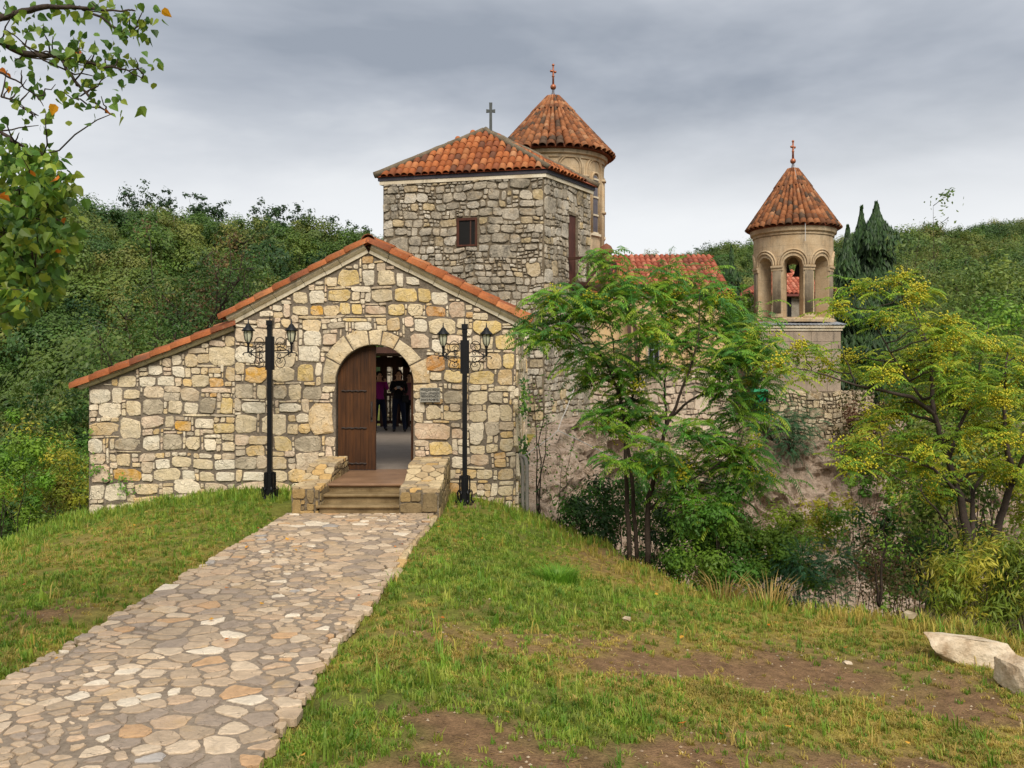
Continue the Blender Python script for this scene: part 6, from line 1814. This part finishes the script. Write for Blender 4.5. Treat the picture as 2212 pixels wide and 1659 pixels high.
# ------------------------------------------------------------------ linden reaching in at the left
def linden():
    root = thing('linden_tree', 'linden branches with heart-shaped leaves hanging in at the upper left', 'tree', (-4.9, 4.4, -.2))
    C7 = lambda x, y: (x / 1.92, y / 1.92)
    Yl = 5.0
    lines = []; skel = []
    def limb(pts, rads, y0=0.0):
        v = [p if isinstance(p, Vector) else P(*C7(*p), Yl + y0 + random.uniform(-.1, .1)) for p in pts]
        fine = []; fr = []
        for i in range(len(v) - 1):
            for k in range(4):
                t = k / 4; fine.append(v[i].lerp(v[i + 1], t) + Vector((random.uniform(-1, 1), random.uniform(-1, 1), random.uniform(-1, 1))) * .006); fr.append(rads[i] * (1 - t) + rads[i + 1] * t)
        fine.append(v[-1]); fr.append(rads[-1])
        lines.append((fine, fr)); skel.extend(zip(fine, fr))
    tk = [Vector((-4.9, 4.4, -.6)), Vector((-4.88, 4.4, 1.2)), Vector((-4.8, 4.45, 2.6)), Vector((-4.7, 4.5, 4.2)), Vector((-4.6, 4.6, 5.6))]
    limb(tk, [.2, .17, .14, .11, .06])
    limb([tk[2], Vector((-3.8, 4.8, 3.6)), (0, 75), (100, 50), (200, 25), (330, 35), (440, 40), (560, 45)], [.07, .045, .02, .018, .014, .01, .007, .004])
    limb([tk[2], Vector((-3.7, 4.8, 3.4)), (0, 170), (100, 225), (210, 232), (330, 250), (430, 275), (520, 290), (590, 325)], [.07, .05, .022, .02, .014, .011, .008, .005, .003])
    limb([(250, 240), (310, 340), (400, 430), (470, 480)], [.01, .008, .006, .003])
    limb([(330, 30), (420, 70), (480, 120), (560, 150)], [.009, .007, .005, .003])
    limb([tk[1], Vector((-3.6, 4.9, 2.7)), (0, 540), (60, 590), (120, 630), (180, 640)], [.05, .03, .012, .01, .007, .003])
    limb([tk[1], Vector((-3.5, 4.8, 2.3)), (-60, 800), (80, 820), (200, 880), (280, 940)], [.05, .035, .016, .013, .009, .004])
    limb([tk[1], Vector((-3.5, 4.8, 2.0)), (-40, 960), (60, 1030), (130, 1150)], [.05, .03, .014, .009, .004])
    limb([(0, 300), (60, 330), (150, 400), (180, 440)], [.007, .005, .004, .002]); limb([(0, 400), (80, 430), (160, 480)], [.006, .004, .002])
    pts = [(20,20),(60,45),(130,25),(480,20),(540,60),(600,30),(500,100),(560,140),(600,80),(240,10),(380,10),(300,30),(520,40),(580,110),(450,55),(130,110),(180,100),(220,150),(280,190),(330,150),(340,200),(400,200),(450,220),(500,220),(560,240),(590,280),(420,270),(360,270),(400,320),(440,320),(260,250),(230,350),(260,380),(310,400),(370,380),(420,400),(440,440),(470,470),(320,360),(90,180),(60,240),(30,290),(90,290),(110,330),(130,370),(30,350),(60,430),(100,470),(150,490),(160,520),(190,470),(80,550),(20,480),(20,120),(380,230),(470,270),(530,270),(300,230),(250,190),(345,250)]
    for _ in range(80):
        y = random.uniform(610, 1280)
        xmax = np.interp(y, [600, 640, 750, 880, 1010, 1060, 1150, 1290], [250, 220, 270, 230, 290, 210, 200, 105])
        pts.append((random.uniform(-40, xmax), y))
    crown = MB()
    cols = [srgb(76, 108, 38), srgb(92, 122, 42), srgb(64, 96, 36), srgb(110, 134, 46), srgb(130, 144, 50)]
    for (a, b) in pts:
        low = b > 600
        c = P(*C7(a, b), Yl + random.uniform(-.35, .35) + (0 if not low else random.uniform(-.3, .5)))
        q = nearest(skel, c)
        tw = jitterline(q[0], c, 4, .05, .03)
        lines.append((tw, [min(q[1], .005), .0045, .004, .003, .002]))
        for j in range(22 if low else (5 if 285 < b < 600 else 8)):
            t = tw[random.randint(1, 4)] if random.random() < .3 else c
            p = t + Vector((random.gauss(0, .06), random.gauss(0, .06), random.gauss(-.01, .035)))
            s = random.uniform(.018, .031) * (1.2 if low else 1)
            col = random.choice(cols) if random.random() > .008 else random.choice([srgb(214, 150, 30), srgb(196, 112, 36)])
            k = random.uniform(.85, 1.15); col = tuple(v * k for v in col)
            dn = Vector((random.uniform(-.8, .8), random.uniform(-.8, .8), random.uniform(-1, -.15))).normalized()
            wv = dn.cross(Vector((random.uniform(-1, 1), random.uniform(-1, 1), random.uniform(-.4, .4)))).normalized(); nn = dn.cross(wv)
            L = s * 1.9
            v = [p, p + dn * L * .12 + wv * s * .75 + nn * s * .22, p + dn * L * .45 + wv * s * .8 + nn * s * .28, p + dn * L * .78 + wv * s * .38 + nn * s * .1, p + dn * L * 1.08 - nn * s * .1, p + dn * L * .78 - wv * s * .38 + nn * s * .1, p + dn * L * .45 - wv * s * .8 + nn * s * .28, p + dn * L * .12 - wv * s * .75 + nn * s * .22, p + dn * L * .5]
            crown.add(v, [(0, 1, 2, 8), (8, 2, 3, 4), (8, 4, 5, 6), (0, 8, 6, 7)], col)
    tubes_from(root, 'trunk', lines, M['bark'], 6)
    crown.build('crown', M['leaf'], root)
linden()

# saplings and creeper beside the gatehouse corner
def sapling(name, label, base, tips, r, leaves, ls, cols):
    root = thing(name, label, 'sapling', base)
    lines = [(jitterline(base, t, 6, .025), [r * (1 - .12 * i) for i in range(7)]) for t in tips]
    tubes_from(root, 'stem', lines, M['bark'], 5)
    mb = MB()
    for _ in range(leaves):
        l = random.choice(lines)[0]; p = l[random.randint(2, 6)] + Vector((random.gauss(0, .12), random.gauss(0, .12), random.gauss(0, .1)))
        leaf_quad(mb, p, Vector((random.gauss(0, 1), random.gauss(0, 1), 1)), ls * random.uniform(.6, 1.3), random.choice(cols), .5, .1)
    mb.build('foliage', M['leaf'], root)
sapling('sapling', 'thin bare-stemmed sapling beside the gatehouse corner', P(1160, 1140, 15.5), [P(1172, 860, 15.6), P(1150, 830, 15.8), P(1180, 900, 15.4)], .016, 260, .06, G_D + G_B)
sapling('sapling', 'slender sapling in front of the pale rock face', P(1205, 1150, 15.8), [P(1215, 1000, 15.9), P(1235, 960, 16)], .01, 120, .07, G_B)
sapling('dead_sapling', 'dark leafless sapling standing at the lawn brink', P(1899, 1310, 11.5), [P(1915, 1115, 11.7), P(1890, 1215, 11.4)], .022, 20, .04, [srgb(96, 70, 48)])
cr_root = thing('creeper', 'green creeper climbing the gatehouse corner', 'creeper', (XR + .12, 15.1, -.5))
mb = MB()
for _ in range(520):
    t = random.random(); p = Vector((XR + .1 + random.gauss(.03, .05), 15.15 + random.uniform(0, .5), -.5 + 2.4 * t + random.gauss(0, .05)))
    if random.random() < .5 + .5 * math.sin(t * 17): leaf_quad(mb, p, Vector((.6, -1, .4)) + Vector((random.gauss(0, .4), random.gauss(0, .4), 0)), random.uniform(.04, .09), random.choice(G_D + G_B), .7, .1)
mb.build('foliage', M['leaf'], cr_root)
cr2 = thing('creeper', 'sparse creeper on the outer corner of the lean-to wall', 'creeper', (XL, 15, -.3))
mb = MB()
for (px, py, n_) in ((190, 990, 12), (200, 1015, 20), (240, 1035, 14), (270, 1060, 24), (268, 1040, 18), (192, 940, 10), (215, 1012, 14)):
    for _ in range(n_):
        p = P(px, py, 15.0) + Vector((random.gauss(0, .07), random.uniform(-.03, .02), random.gauss(0, .05)))
        leaf_quad(mb, p, Vector((random.gauss(0, .3), -1, .3)), random.uniform(.03, .065), random.choice(G_B), .7, .1)
mb.build('foliage', M['leaf'], cr2)
# single grass clump and agave
ag = thing('agave_plant', 'blue-green spiky rosette plant in the lawn at the left edge', 'plant', P(46, 1222, 11.6))
mb = MB(); b0 = P(46, 1222, 11.6)
for k in range(13):
    a = 6.283 * k / 13 + random.uniform(-.2, .2); el = random.uniform(.15, 1.2); L = random.uniform(.16, .26)
    d = Vector((math.cos(a) * math.cos(el), math.sin(a) * math.cos(el), math.sin(el))); s = d.cross(Vector((0, 0, 1))).normalized() * .022
    mb.add([b0 - s * .7, b0 + s * .7, b0 + d * L * .5 + s, b0 + d * L, b0 + d * L * .5 - s, b0 + d * L * .45 - Vector((0, 0, .015))], [(0, 1, 5), (1, 2, 5), (2, 3, 5), (3, 4, 5), (4, 0, 5)], srgb(92, 122, 92))
mb.build('leaf_rosette', M['leaf'], ag)
def tussock(label, px, py, Y, h, n, cols):
    b0 = P(px, py, Y); b0.z = float(ground_z(np.array([b0.x]), np.array([b0.y]))[0])
    root = thing('grass_tussock', label, 'grass tuft', b0); mb = MB()
    for k in range(n):
        a = random.uniform(0, 6.283); r = .16 * math.sqrt(random.random()); b = b0 + Vector((r * math.cos(a) * 1.5, r * math.sin(a), 0))
        hh = h * random.uniform(.5, 1.1); dv = Vector((math.cos(a), math.sin(a), 0)); sv = Vector((-math.sin(a), math.cos(a), 0)) * .005
        m_, t_ = b + dv * hh * .25 + Vector((0, 0, hh * .6)), b + dv * hh * .7 + Vector((0, 0, hh * .85))
        mb.add([b - sv, b + sv, m_ + sv, m_ - sv, t_], [(0, 1, 2, 3), (3, 2, 4)], random.choice(cols))
    mb.build('blades', M['leaf'], root)
tussock('bright green grass tussock alone on the slope of the lawn', 1205, 1275, 9.6, .2, 420, [srgb(92, 132, 38), srgb(112, 148, 46)])
tussock('straw-coloured tussock at the lawn brink below the bush', 1560, 1300, 10.6, .42, 90, [srgb(170, 142, 80), srgb(150, 128, 66)])
tussock('straw tussock at the brink near the dead sapling', 1660, 1315, 10.1, .4, 80, [srgb(176, 150, 86), srgb(140, 120, 60)])
# ================================================================== lamp posts
def spiral(c, r0, r1, a0, turns, sx, n=22):
    out = []
    for k in range(n + 1):
        t = k / n; a = a0 + 2 * math.pi * turns * t; r = r0 + (r1 - r0) * t
        out.append(Vector((c[0] + sx * r * math.cos(a), 0, c[1] + r * math.sin(a))))
    return out
M['lampglass'] = m_plain('lamp_glass', srgb(206, 204, 176), .12, 10, .15, 0.0, spec=.6)
def make_lamp():
    root = thing('street_lamp', 'x', 'street lamp', (0, 0, 0), 'twin-lantern lamp posts before the gatehouse')
    H = 2.80
    MB().box(-.036, -.036, .3, .036, .036, H - .08).build('pole', M['black'], root)
    m = MB(); m.box(-.048, -.048, H - .08, .048, .048, H); m.box(-.042, -.042, H - .14, .042, .042, H - .1); m.tube([(0, 0, H), (0, 0, H + .12)], [.012, .003], 6); m.build('cap', M['black'], root)
    MB().box(-.068, -.022, 2.03, .068, .022, 2.55).build('bracket_plate', M['black'], root)
    b = MB(); b.box(-.11, -.11, 0, .11, .11, .025); b.box(-.075, -.075, .025, .075, .075, .20); b.box(-.055, -.055, .20, .055, .055, .42)
    base = b.build('base', M['black'], root)
    for k in range(4):
        a = math.pi / 2 * k
        for off in (-.05, .05):
            m = MB(); pts = [(.05, off * .7, .40), (.05, off * .7, .45), (.075, off * .7, .44), (.078, off * .7, .3), (.075, off * .7, .18), (.10, off, .22), (.115, off, .19), (.10, off, .08), (.13, off, .03), (.15, off, .06)]
            R_ = Matrix.Rotation(a, 3, 'Z'); m.tube([R_ @ Vector(p) for p in pts], .011, 5); m.build('scroll', M['black'], base)
    za = 2.30
    for s in (-1, 1):
        arm = MB().tube([(s * .09, 0, za), (s * .36, 0, za), (s * .40, 0, za - .005), (s * .42, 0, za - .03), (s * .40, 0, za - .04)], .009, 6).build('arm', M['black'], root)
        for sp in ([(s * .11, .11), .10, 1], [(s * .11, -.11), .10, -1]):
            m = MB()
            cz = za + sp[2] * .15; cx = s * .165
            outer = [Vector((cx + s * .075 * math.cos(a), 0, cz + sp[2] * .085 * math.sin(a))) for a in np.linspace(-.9, math.pi * 1.15, 18)]
            m.tube(outer, .0062, 5)
            m.tube(spiral((cx - s * .02, cz - sp[2] * .03), .05, .012, 0, 1.3 * sp[2], s), .0056, 5)
            m.tube([outer[0], Vector((s * .23, 0, za + sp[2] * .06)), Vector((s * .31, 0, za + sp[2] * .01))], .0062, 5)
            m.tube(spiral((s * .30, za + sp[2] * .04), .032, .008, -1.5 * sp[2], 1.1 * sp[2], s), .0056, 5)
            m.tube(spiral((s * .15, za + sp[2] * .045), .045, .01, .5 * sp[2], 1.2 * sp[2], s), .0056, 5)
            m.tube([Vector((s * .10, 0, za + sp[2] * .07)), Vector((s * .15, 0, za + sp[2] * .1)), Vector((s * .24, 0, za + sp[2] * .055)), Vector((s * .3, 0, za))], .0062, 5)
            m.build('scrollwork', M['black'], arm)
        lx = s * .335
        lan = MB().lathe([(.018, za), (.018, za + .12), (.032, za + .15), (.02, za + .17)], 8, (lx, 0, 0)).build('lantern', M['black'], root)
        prof = [(.03, za + .165), (.052, za + .21), (.064, za + .29), (.066, za + .335)]
        MB().lathe(prof, 6, (lx, 0, 0)).build('glass', M['lampglass'], lan, True)
        m = MB()
        for k in range(6):
            a = 2 * math.pi * k / 6
            m.tube([(lx + (r + .004) * math.sin(a), -(r + .004) * math.cos(a), z) for r, z in prof], .006, 4)
        m.build('cage', M['black'], lan)
        MB().lathe([(.001, za + .335), (.105, za + .335), (.1, za + .35), (.05, za + .40), (.035, za + .43), (.012, za + .45), (.006, za + .52), (.0, za + .53)], 12, (lx, 0, 0)).build('cap', M['black'], lan, True)
    return root
def copy_tree(o, parent=None):
    c = o.copy(); COL.objects.link(c); c.parent = parent
    for ch in o.children: copy_tree(ch, c)
    return c
lamp = make_lamp()
lamp2 = copy_tree(lamp)
YL = 14.0
lamp.location = P(583, 1082, YL); lamp['label'] = 'black twin-lantern lamp post on the grass before the lean-to wall'
lamp2.location = P(1004, 1090, YL); lamp2['label'] = 'black twin-lantern lamp post on a concrete block right of the door'
pb = P(1007, 1090, YL); gzb = pb.z - .22
lb = tag(MB().hexa([(pb.x - .25, YL - .26, gzb), (pb.x + .25, YL - .26, gzb), (pb.x + .24, YL + .25, gzb), (pb.x - .24, YL + .25, gzb), (pb.x - .235, YL - .25, pb.z), (pb.x + .235, YL - .25, pb.z), (pb.x + .23, YL + .24, pb.z), (pb.x - .23, YL + .24, pb.z)]).build('lamp_block', M['stepstone']), 'low concrete block under the lamp post right of the door', 'block')

# ------------------------------------------------------------------ conduits, cable, slab, boulders
cd = thing('conduit', 'pair of grey plastic pipes bending out of the gatehouse corner', 'pipe', P(1118, 1135, 15.1))
for k, dx in enumerate((0.0, .07)):
    pts = [Vector((XR - .05, 15.35 - dx, gz_(985) - dx * .4)), Vector((XR + .05 + dx, 15.2 - dx, gz_(984) - dx * .4)), Vector((XR + .09 + dx, 15.15 - dx, gz_(992))), Vector((XR + .11 + dx, 15.12 - dx, gz_(1010))), Vector((XR + .11 + dx, 15.1 - dx, gz_(1080))), Vector((XR + .13 + dx, 15.05 - dx, gz_(1160)))]
    MB().tube(pts, .032, 8).build('pipe', M['pipe'], cd, True)
cb = thing('hanging_cable', 'white cable slung across the bushes and rock beside the gatehouse', 'cable', P(1205, 930, 16))
MB().tube(jitterline(P(1128, 985, 15.4), P(1205, 930, 16), 6, .01, .03) + jitterline(P(1205, 930, 16), P(1240, 840, 17), 4, .01)[1:], .0062, 5).build('strand', M['cable'], cb)
MB().tube(jitterline(P(1205, 930, 16), P(1440, 1030, 16.4), 8, .008, .02), .007, 5).build('strand', M['cable'], cb)
tag(MB().hexa([(-.985, 9.75, -.35), (-.72, 9.8, -.35), (-.72, 11.3, -.35), (-.985, 11.3, -.35), (-.98, 9.75, -.075), (-.73, 9.8, -.095), (-.73, 11.3, -.085), (-.98, 11.3, -.065)]).build('stone_slab', m_plain('grey_slab', srgb(122, 108, 96), .25, 3, .5, .01)), 'long grey stone slab lying against the path edge', 'slab')
for k in range(9):   # stones edging the raised side of the path
    y0 = 9.0 + k * .42
    m = MB(); w = random.uniform(.36, .41); x0 = float(path_r(y0)) - .02
    out = [(y0, -.26), (y0 + w, -.26), (y0 + w, -.05), (y0 + w * .95, -.012), (y0 + .03, -.01), (y0, -.05)]
    cen_ = (y0 + w / 2, -.13)
    stone_mesh(out, cen_, .06, .02, pickc(FLAGC, .1), .88, .3, .05, lambda x, y, z: (x0 + z, x, y)).build('kerb_stone', M['stone_flag'], bpy.data.objects['path'], False)
def boulder(label, px, py, Y, sx, sy, sz, rot, seed):
    c = P(px, py, Y); rnd = random.Random(seed)
    bm = bmesh.new(); bmesh.ops.create_icosphere(bm, subdivisions=4, radius=1.0)
    planes = [(Vector((rnd.gauss(0, 1), rnd.gauss(0, 1), rnd.gauss(0, .8))).normalized(), rnd.uniform(.42, .8)) for _ in range(20)]
    planes.append((Vector((0, 0, 1)), .62))
    for v in bm.verts:
        p = v.co.copy()
        for n, d in planes:
            e = p.dot(n) - d
            if e > 0: p -= n * e
        q = fbm(np.array([p.x * 2.5 + seed]), np.array([p.y * 2.5 + p.z * 2]), 3)[0] - .5
        p += v.co.normalized() * q * .10
        v.co = Vector((p.x * sx, p.y * sy, p.z * sz))
    me = bpy.data.meshes.new('boulder'); bm.to_mesh(me); bm.free()
    o = obj('boulder', me, M['boulder'], smooth=False, loc=c); o.rotation_euler = (0.04, .12, rot)
    tag(o, label, 'rock')
t = NT('boulder_stone'); p_ = t.pos()
n1_ = t.noise(p_, 4, 5, .65); n2_ = t.noise(p_, 30, 4)
c_ = t.ramp(n1_, [(.3, srgb(150, 122, 92)), (.5, srgb(206, 186, 158)), (.7, srgb(222, 206, 182))])
c_ = t.mix(t.mapr(t.noise(p_, 2.2, 4), .52, .64, 0, .7), c_, srgb(104, 92, 62))
M['boulder'] = t.done(t.mul(c_, t.mapr(n2_, .3, .7, .85, 1.1)), .9, t.bump(t.math('ADD', n1_, t.math('MULTIPLY', n2_, .4)), 1.0, .03), spec=.15)
boulder('long pale limestone boulder at the edge of the lawn', 2085, 1400, 7.85, .56, .30, .21, -.12, 3)
boulder('blocky pale boulder cut by the right edge of the picture', 2207, 1466, 7.1, .27, .3, .3, .3, 8)
boulder('small flat stone sunk in the grass behind the long boulder', 1966, 1328, 9.0, .13, .1, .05, .2, 5)
boulder('flat pale stone lying in the worn turf', 1355, 1335, 7.9, .06, .05, .02, .2, 11)
boulder('flat broken stone on the bare soil patch', 1830, 1432, 7.0, .09, .06, .02, .6, 12)

# fallen leaves on lawn and path
fl_mb = MB()
for _ in range(70):
    y = random.uniform(4.6, 12); x = random.uniform(-5.5, 3.5)
    z = float(ground_z(np.array([x]), np.array([y]))[0]) + .045
    if float(path_l(y)) < x < float(path_r(y)): z = .03
    leaf_quad(fl_mb, (x, y, z), Vector((random.uniform(-.4, .4), random.uniform(-.4, .4), 1)), random.uniform(.03, .06), random.choice([srgb(206, 120, 40), srgb(186, 92, 40), srgb(214, 160, 60)]), .8, .1)
tag(fl_mb.build('fallen_leaves', M['leaf']), 'orange fallen leaves strewn over lawn and path', 'leaves', kind='stuff')

# pebbles and dry litter on the worn soil
lit = MB()
LX, LY = RNG.uniform(-5.5, 4.2, 9000), RNG.uniform(4.3, 10.5, 9000)
keep = (soil_mask(LX, LY) > RNG.uniform(.1, .9, 9000)) & ~((LX > path_l(LY) - .05) & (LX < path_r(LY) + .05))
LX, LY = LX[keep][:1700], LY[keep][:1700]
for x, y, z in zip(LX.tolist(), LY.tolist(), ground_z(LX, LY).tolist()):
    if random.random() < .45:
        s = random.uniform(.004, .014); k = random.uniform(.7, 1.2); pp = Vector((x, y, z + s * .3)); c = random.choice([srgb(168, 146, 120), srgb(196, 178, 150), srgb(130, 108, 84)])
        lit.add([pp + Vector((s * k, 0, 0)), pp + Vector((0, s, 0)), pp - Vector((s, 0, 0)), pp - Vector((0, s * k, 0)), pp + Vector((0, 0, s * .7))], [(0, 1, 4), (1, 2, 4), (2, 3, 4), (3, 0, 4)], c)
    else:
        a = random.uniform(0, 6.28); L = random.uniform(.02, .08); d = Vector((math.cos(a), math.sin(a), random.uniform(-.05, .25))) * L; w = Vector((-math.sin(a), math.cos(a), 0)) * .0025; pp = Vector((x, y, z + .006))
        lit.add([pp - w, pp + w, pp + d + w * .5, pp + d - w * .5], [(0, 1, 2, 3)], random.choice([srgb(186, 160, 98), srgb(160, 132, 74), srgb(128, 112, 60)]))
tag(lit.build('soil_litter', M['leaf']), 'pebbles and dry straw littering the worn patches of soil', 'litter', kind='stuff')

# ================================================================== people in the gallery
def skin_person(label, loc, rot, h, top, legs, hairc, skin, arms, group, shoe=(.02, .018, .016), lean=0.0):
    """one continuous skinned body; arms = two lists of (x,y,z) from shoulder to hand, unit height"""
    root = thing('person', label, 'person', loc, group)
    V = []; E = []; R = []
    def add(p, r, par=None):
        V.append(p); R.append(r); i = len(V) - 1
        if par is not None: E.append((par, i))
        return i
    pel = add((0, 0, .53), (.085, .06)); wa = add((0, .005, .60), (.075, .055), pel); ch = add((0, .0, .71), (.092, .062), wa); up = add((0, .005, .79), (.08, .05), ch)
    ne = add((0, -.002, .845), (.032, .034), up); hd = add((0, -.012, .885), (.044, .05), ne); ht = add((0, -.012, .955), (.046, .052), hd); add((0, -.008, .99), (.02, .025), ht)
    for s, (kx, ky) in ((-1, (.0, .0)), (1, (.03, -.02))):
        hp = add((s * .055, 0, .49), (.058, .058), pel); kn = add((s * (.065 + kx * .5), -.01 + ky, .275), (.04, .042), hp); an = add((s * (.07 + kx), .005 + ky, .05), (.026, .03), kn)
        he = add((s * (.072 + kx), -.01 + ky, .02), (.024, .022), an); add((s * (.08 + kx), -.07 + ky, .016), (.022, .016), he)
    for s, arm in zip((-1, 1), arms):
        sh = add((s * .098, 0, .795), (.04, .038), up)
        prev = sh
        for p, r in zip(arm, (.03, .024, .02, .016)):
            prev = add(p, (r, r), prev)
    me = bpy.data.meshes.new('body'); me.from_pydata([(x * h, y * h, z * h) for x, y, z in V], E, [])
    tmp = bpy.data.objects.new('body', me); COL.objects.link(tmp)
    sk = tmp.modifiers.new('s', 'SKIN'); sv = me.skin_vertices[0].data
    for i, r in enumerate(R): sv[i].radius = (r[0] * h, r[1] * h)
    sv[0].use_root = True
    tmp.modifiers.new('d', 'SUBSURF').levels = 2
    bpy.context.view_layer.update()
    bme = bpy.data.meshes.new_from_object(tmp.evaluated_get(bpy.context.evaluated_depsgraph_get()))
    bpy.data.objects.remove(tmp)
    cols = []
    hands = [Vector(a[-1]) * h for a in arms]
    for v in bme.vertices:
        z = v.co.z / h
        c = top
        if any((v.co - q).length < .055 * h for q in hands): c = skin
        elif z < .04: c = shoe
        elif z < .535 and abs(v.co.x) < .16 * h: c = legs
        elif z > .825: c = skin
        cols.append((*c, 1))
    if 'tint' in bme.attributes: bme.attributes.remove(bme.attributes['tint'])
    a = bme.attributes.new('tint', 'FLOAT_COLOR', 'POINT'); a.data.foreach_set('color', np.array(cols, np.float32).ravel())
    bme.name = 'body'
    b = obj('body', bme, M['cloth'], root, True); b.location = loc; b.rotation_euler = (0, 0, rot)
    m = MB()
    hz = .95 * h
    m.sphere((0, .008 * h, hz), .058 * h, 12, 8, hairc, 0, 1.0)
    for k in range(6): 
        aa = math.pi * (.15 + .7 * k / 5); m.tube([(.05 * h * math.cos(aa), .045 * h * math.sin(aa), hz), (.052 * h * math.cos(aa), .055 * h * math.sin(aa), hz - .07 * h), (.05 * h * math.cos(aa), .05 * h * math.sin(aa), hz - .13 * h)], [.022 * h, .02 * h, .01 * h], 6, hairc)
    hh = m.build('hair', M['cloth'], root, True); hh.location = loc; hh.rotation_euler = (0, 0, rot)
    # face: nose, eyes, mouth
    m = MB(); fy = -.062 * h
    m.sphere((0, fy - .004 * h, .912 * h), .009 * h, 6, 5, skin)
    for s in (-1, 1): m.sphere((s * .02 * h, fy + .004 * h, .93 * h), .006 * h, 6, 4, (.02, .015, .012)); m.sphere((s * .05 * h, -.01 * h, .918 * h), .012 * h, 6, 4, skin)
    m.bar((-.015 * h, fy + .004 * h, .89 * h), (.015 * h, fy + .004 * h, .89 * h), .006 * h, col=(.25, .08, .07))
    ff = m.build('face', M['cloth'], root, True); ff.location = loc; ff.rotation_euler = (0, 0, rot)
    return root
tc = NT('clothing'); M['cloth'] = tc.done(tc.attr(), .85, tc.bump(tc.noise(tc.pos(), 60, 3), .4, .004), spec=.15)
skinc = srgb(206, 160, 130)
YP = (CAMZ - SILL) * FPX / 131.0
pa = Vector((X(861, YP), YP, SILL - .012))
armsA = [[(-.13, -.01, .68), (-.10, -.09, .64), (-.03, -.14, .715), (-.015, -.15, .725)], [(.13, -.01, .68), (.115, -.08, .63), (.04, -.14, .70), (.02, -.15, .715)]]
A = skin_person('standing person in black top and jeans holding a small camera', pa, .12, 1.70, (.012, .011, .013), srgb(24, 30, 46), srgb(58, 28, 26), skinc, armsA, 'people in the gallery')
m = MB(); m.box(-.05, -.30, 1.19, .05, -.26, 1.26); m.tube([(0.0, -.30, 1.225), (0, -.325, 1.225)], .024, 10)
co = m.build('held_camera', M['zinc'], None); tag(co, 'small silver camera held by the person in black', 'camera'); co.location = pa; co.rotation_euler = (0, 0, .12)
m = MB(); m.box(.1, -.15, .82, .28, .02, 1.0); m.tube([(-.1, -.1, 1.33), (.05, -.16, 1.15), (.2, -.1, .98)], .012, 5)
bo_ = m.build('shoulder_bag', M['black'], None); tag(bo_, 'black bag hanging at the hip of the person in black', 'bag'); bo_.location = pa; bo_.rotation_euler = (0, 0, .12)
YP2 = YP + .4
pb2 = Vector((X(819, YP2), YP2, SILL - .012))
armsB = [[(-.14, 0, .69), (-.15, -.03, .60), (-.14, -.06, .53), (-.14, -.07, .51)], [(.14, -.02, .70), (.13, -.07, .72), (.075, -.09, .85), (.06, -.09, .88)]]
skin_person('person in a purple top with one hand raised to the face', pb2, .5, 1.66, srgb(150, 40, 120), srgb(30, 34, 52), srgb(24, 18, 16), skinc, armsB, 'people in the gallery')
YP3 = YP + .7
pc3 = Vector((X(886, YP3), YP3, SILL - .012))
armsC = [[(-.13, -.01, .69), (-.14, -.05, .62), (-.06, -.12, .68), (-.04, -.13, .69)], [(.14, 0, .69), (.15, -.01, .60), (.15, -.04, .53), (.15, -.05, .51)]]
skin_person('person in a pink top half hidden behind the open door leaf', pc3, -.3, 1.62, srgb(150, 92, 100), srgb(26, 26, 30), srgb(40, 28, 22), skinc, armsC, 'people in the gallery')
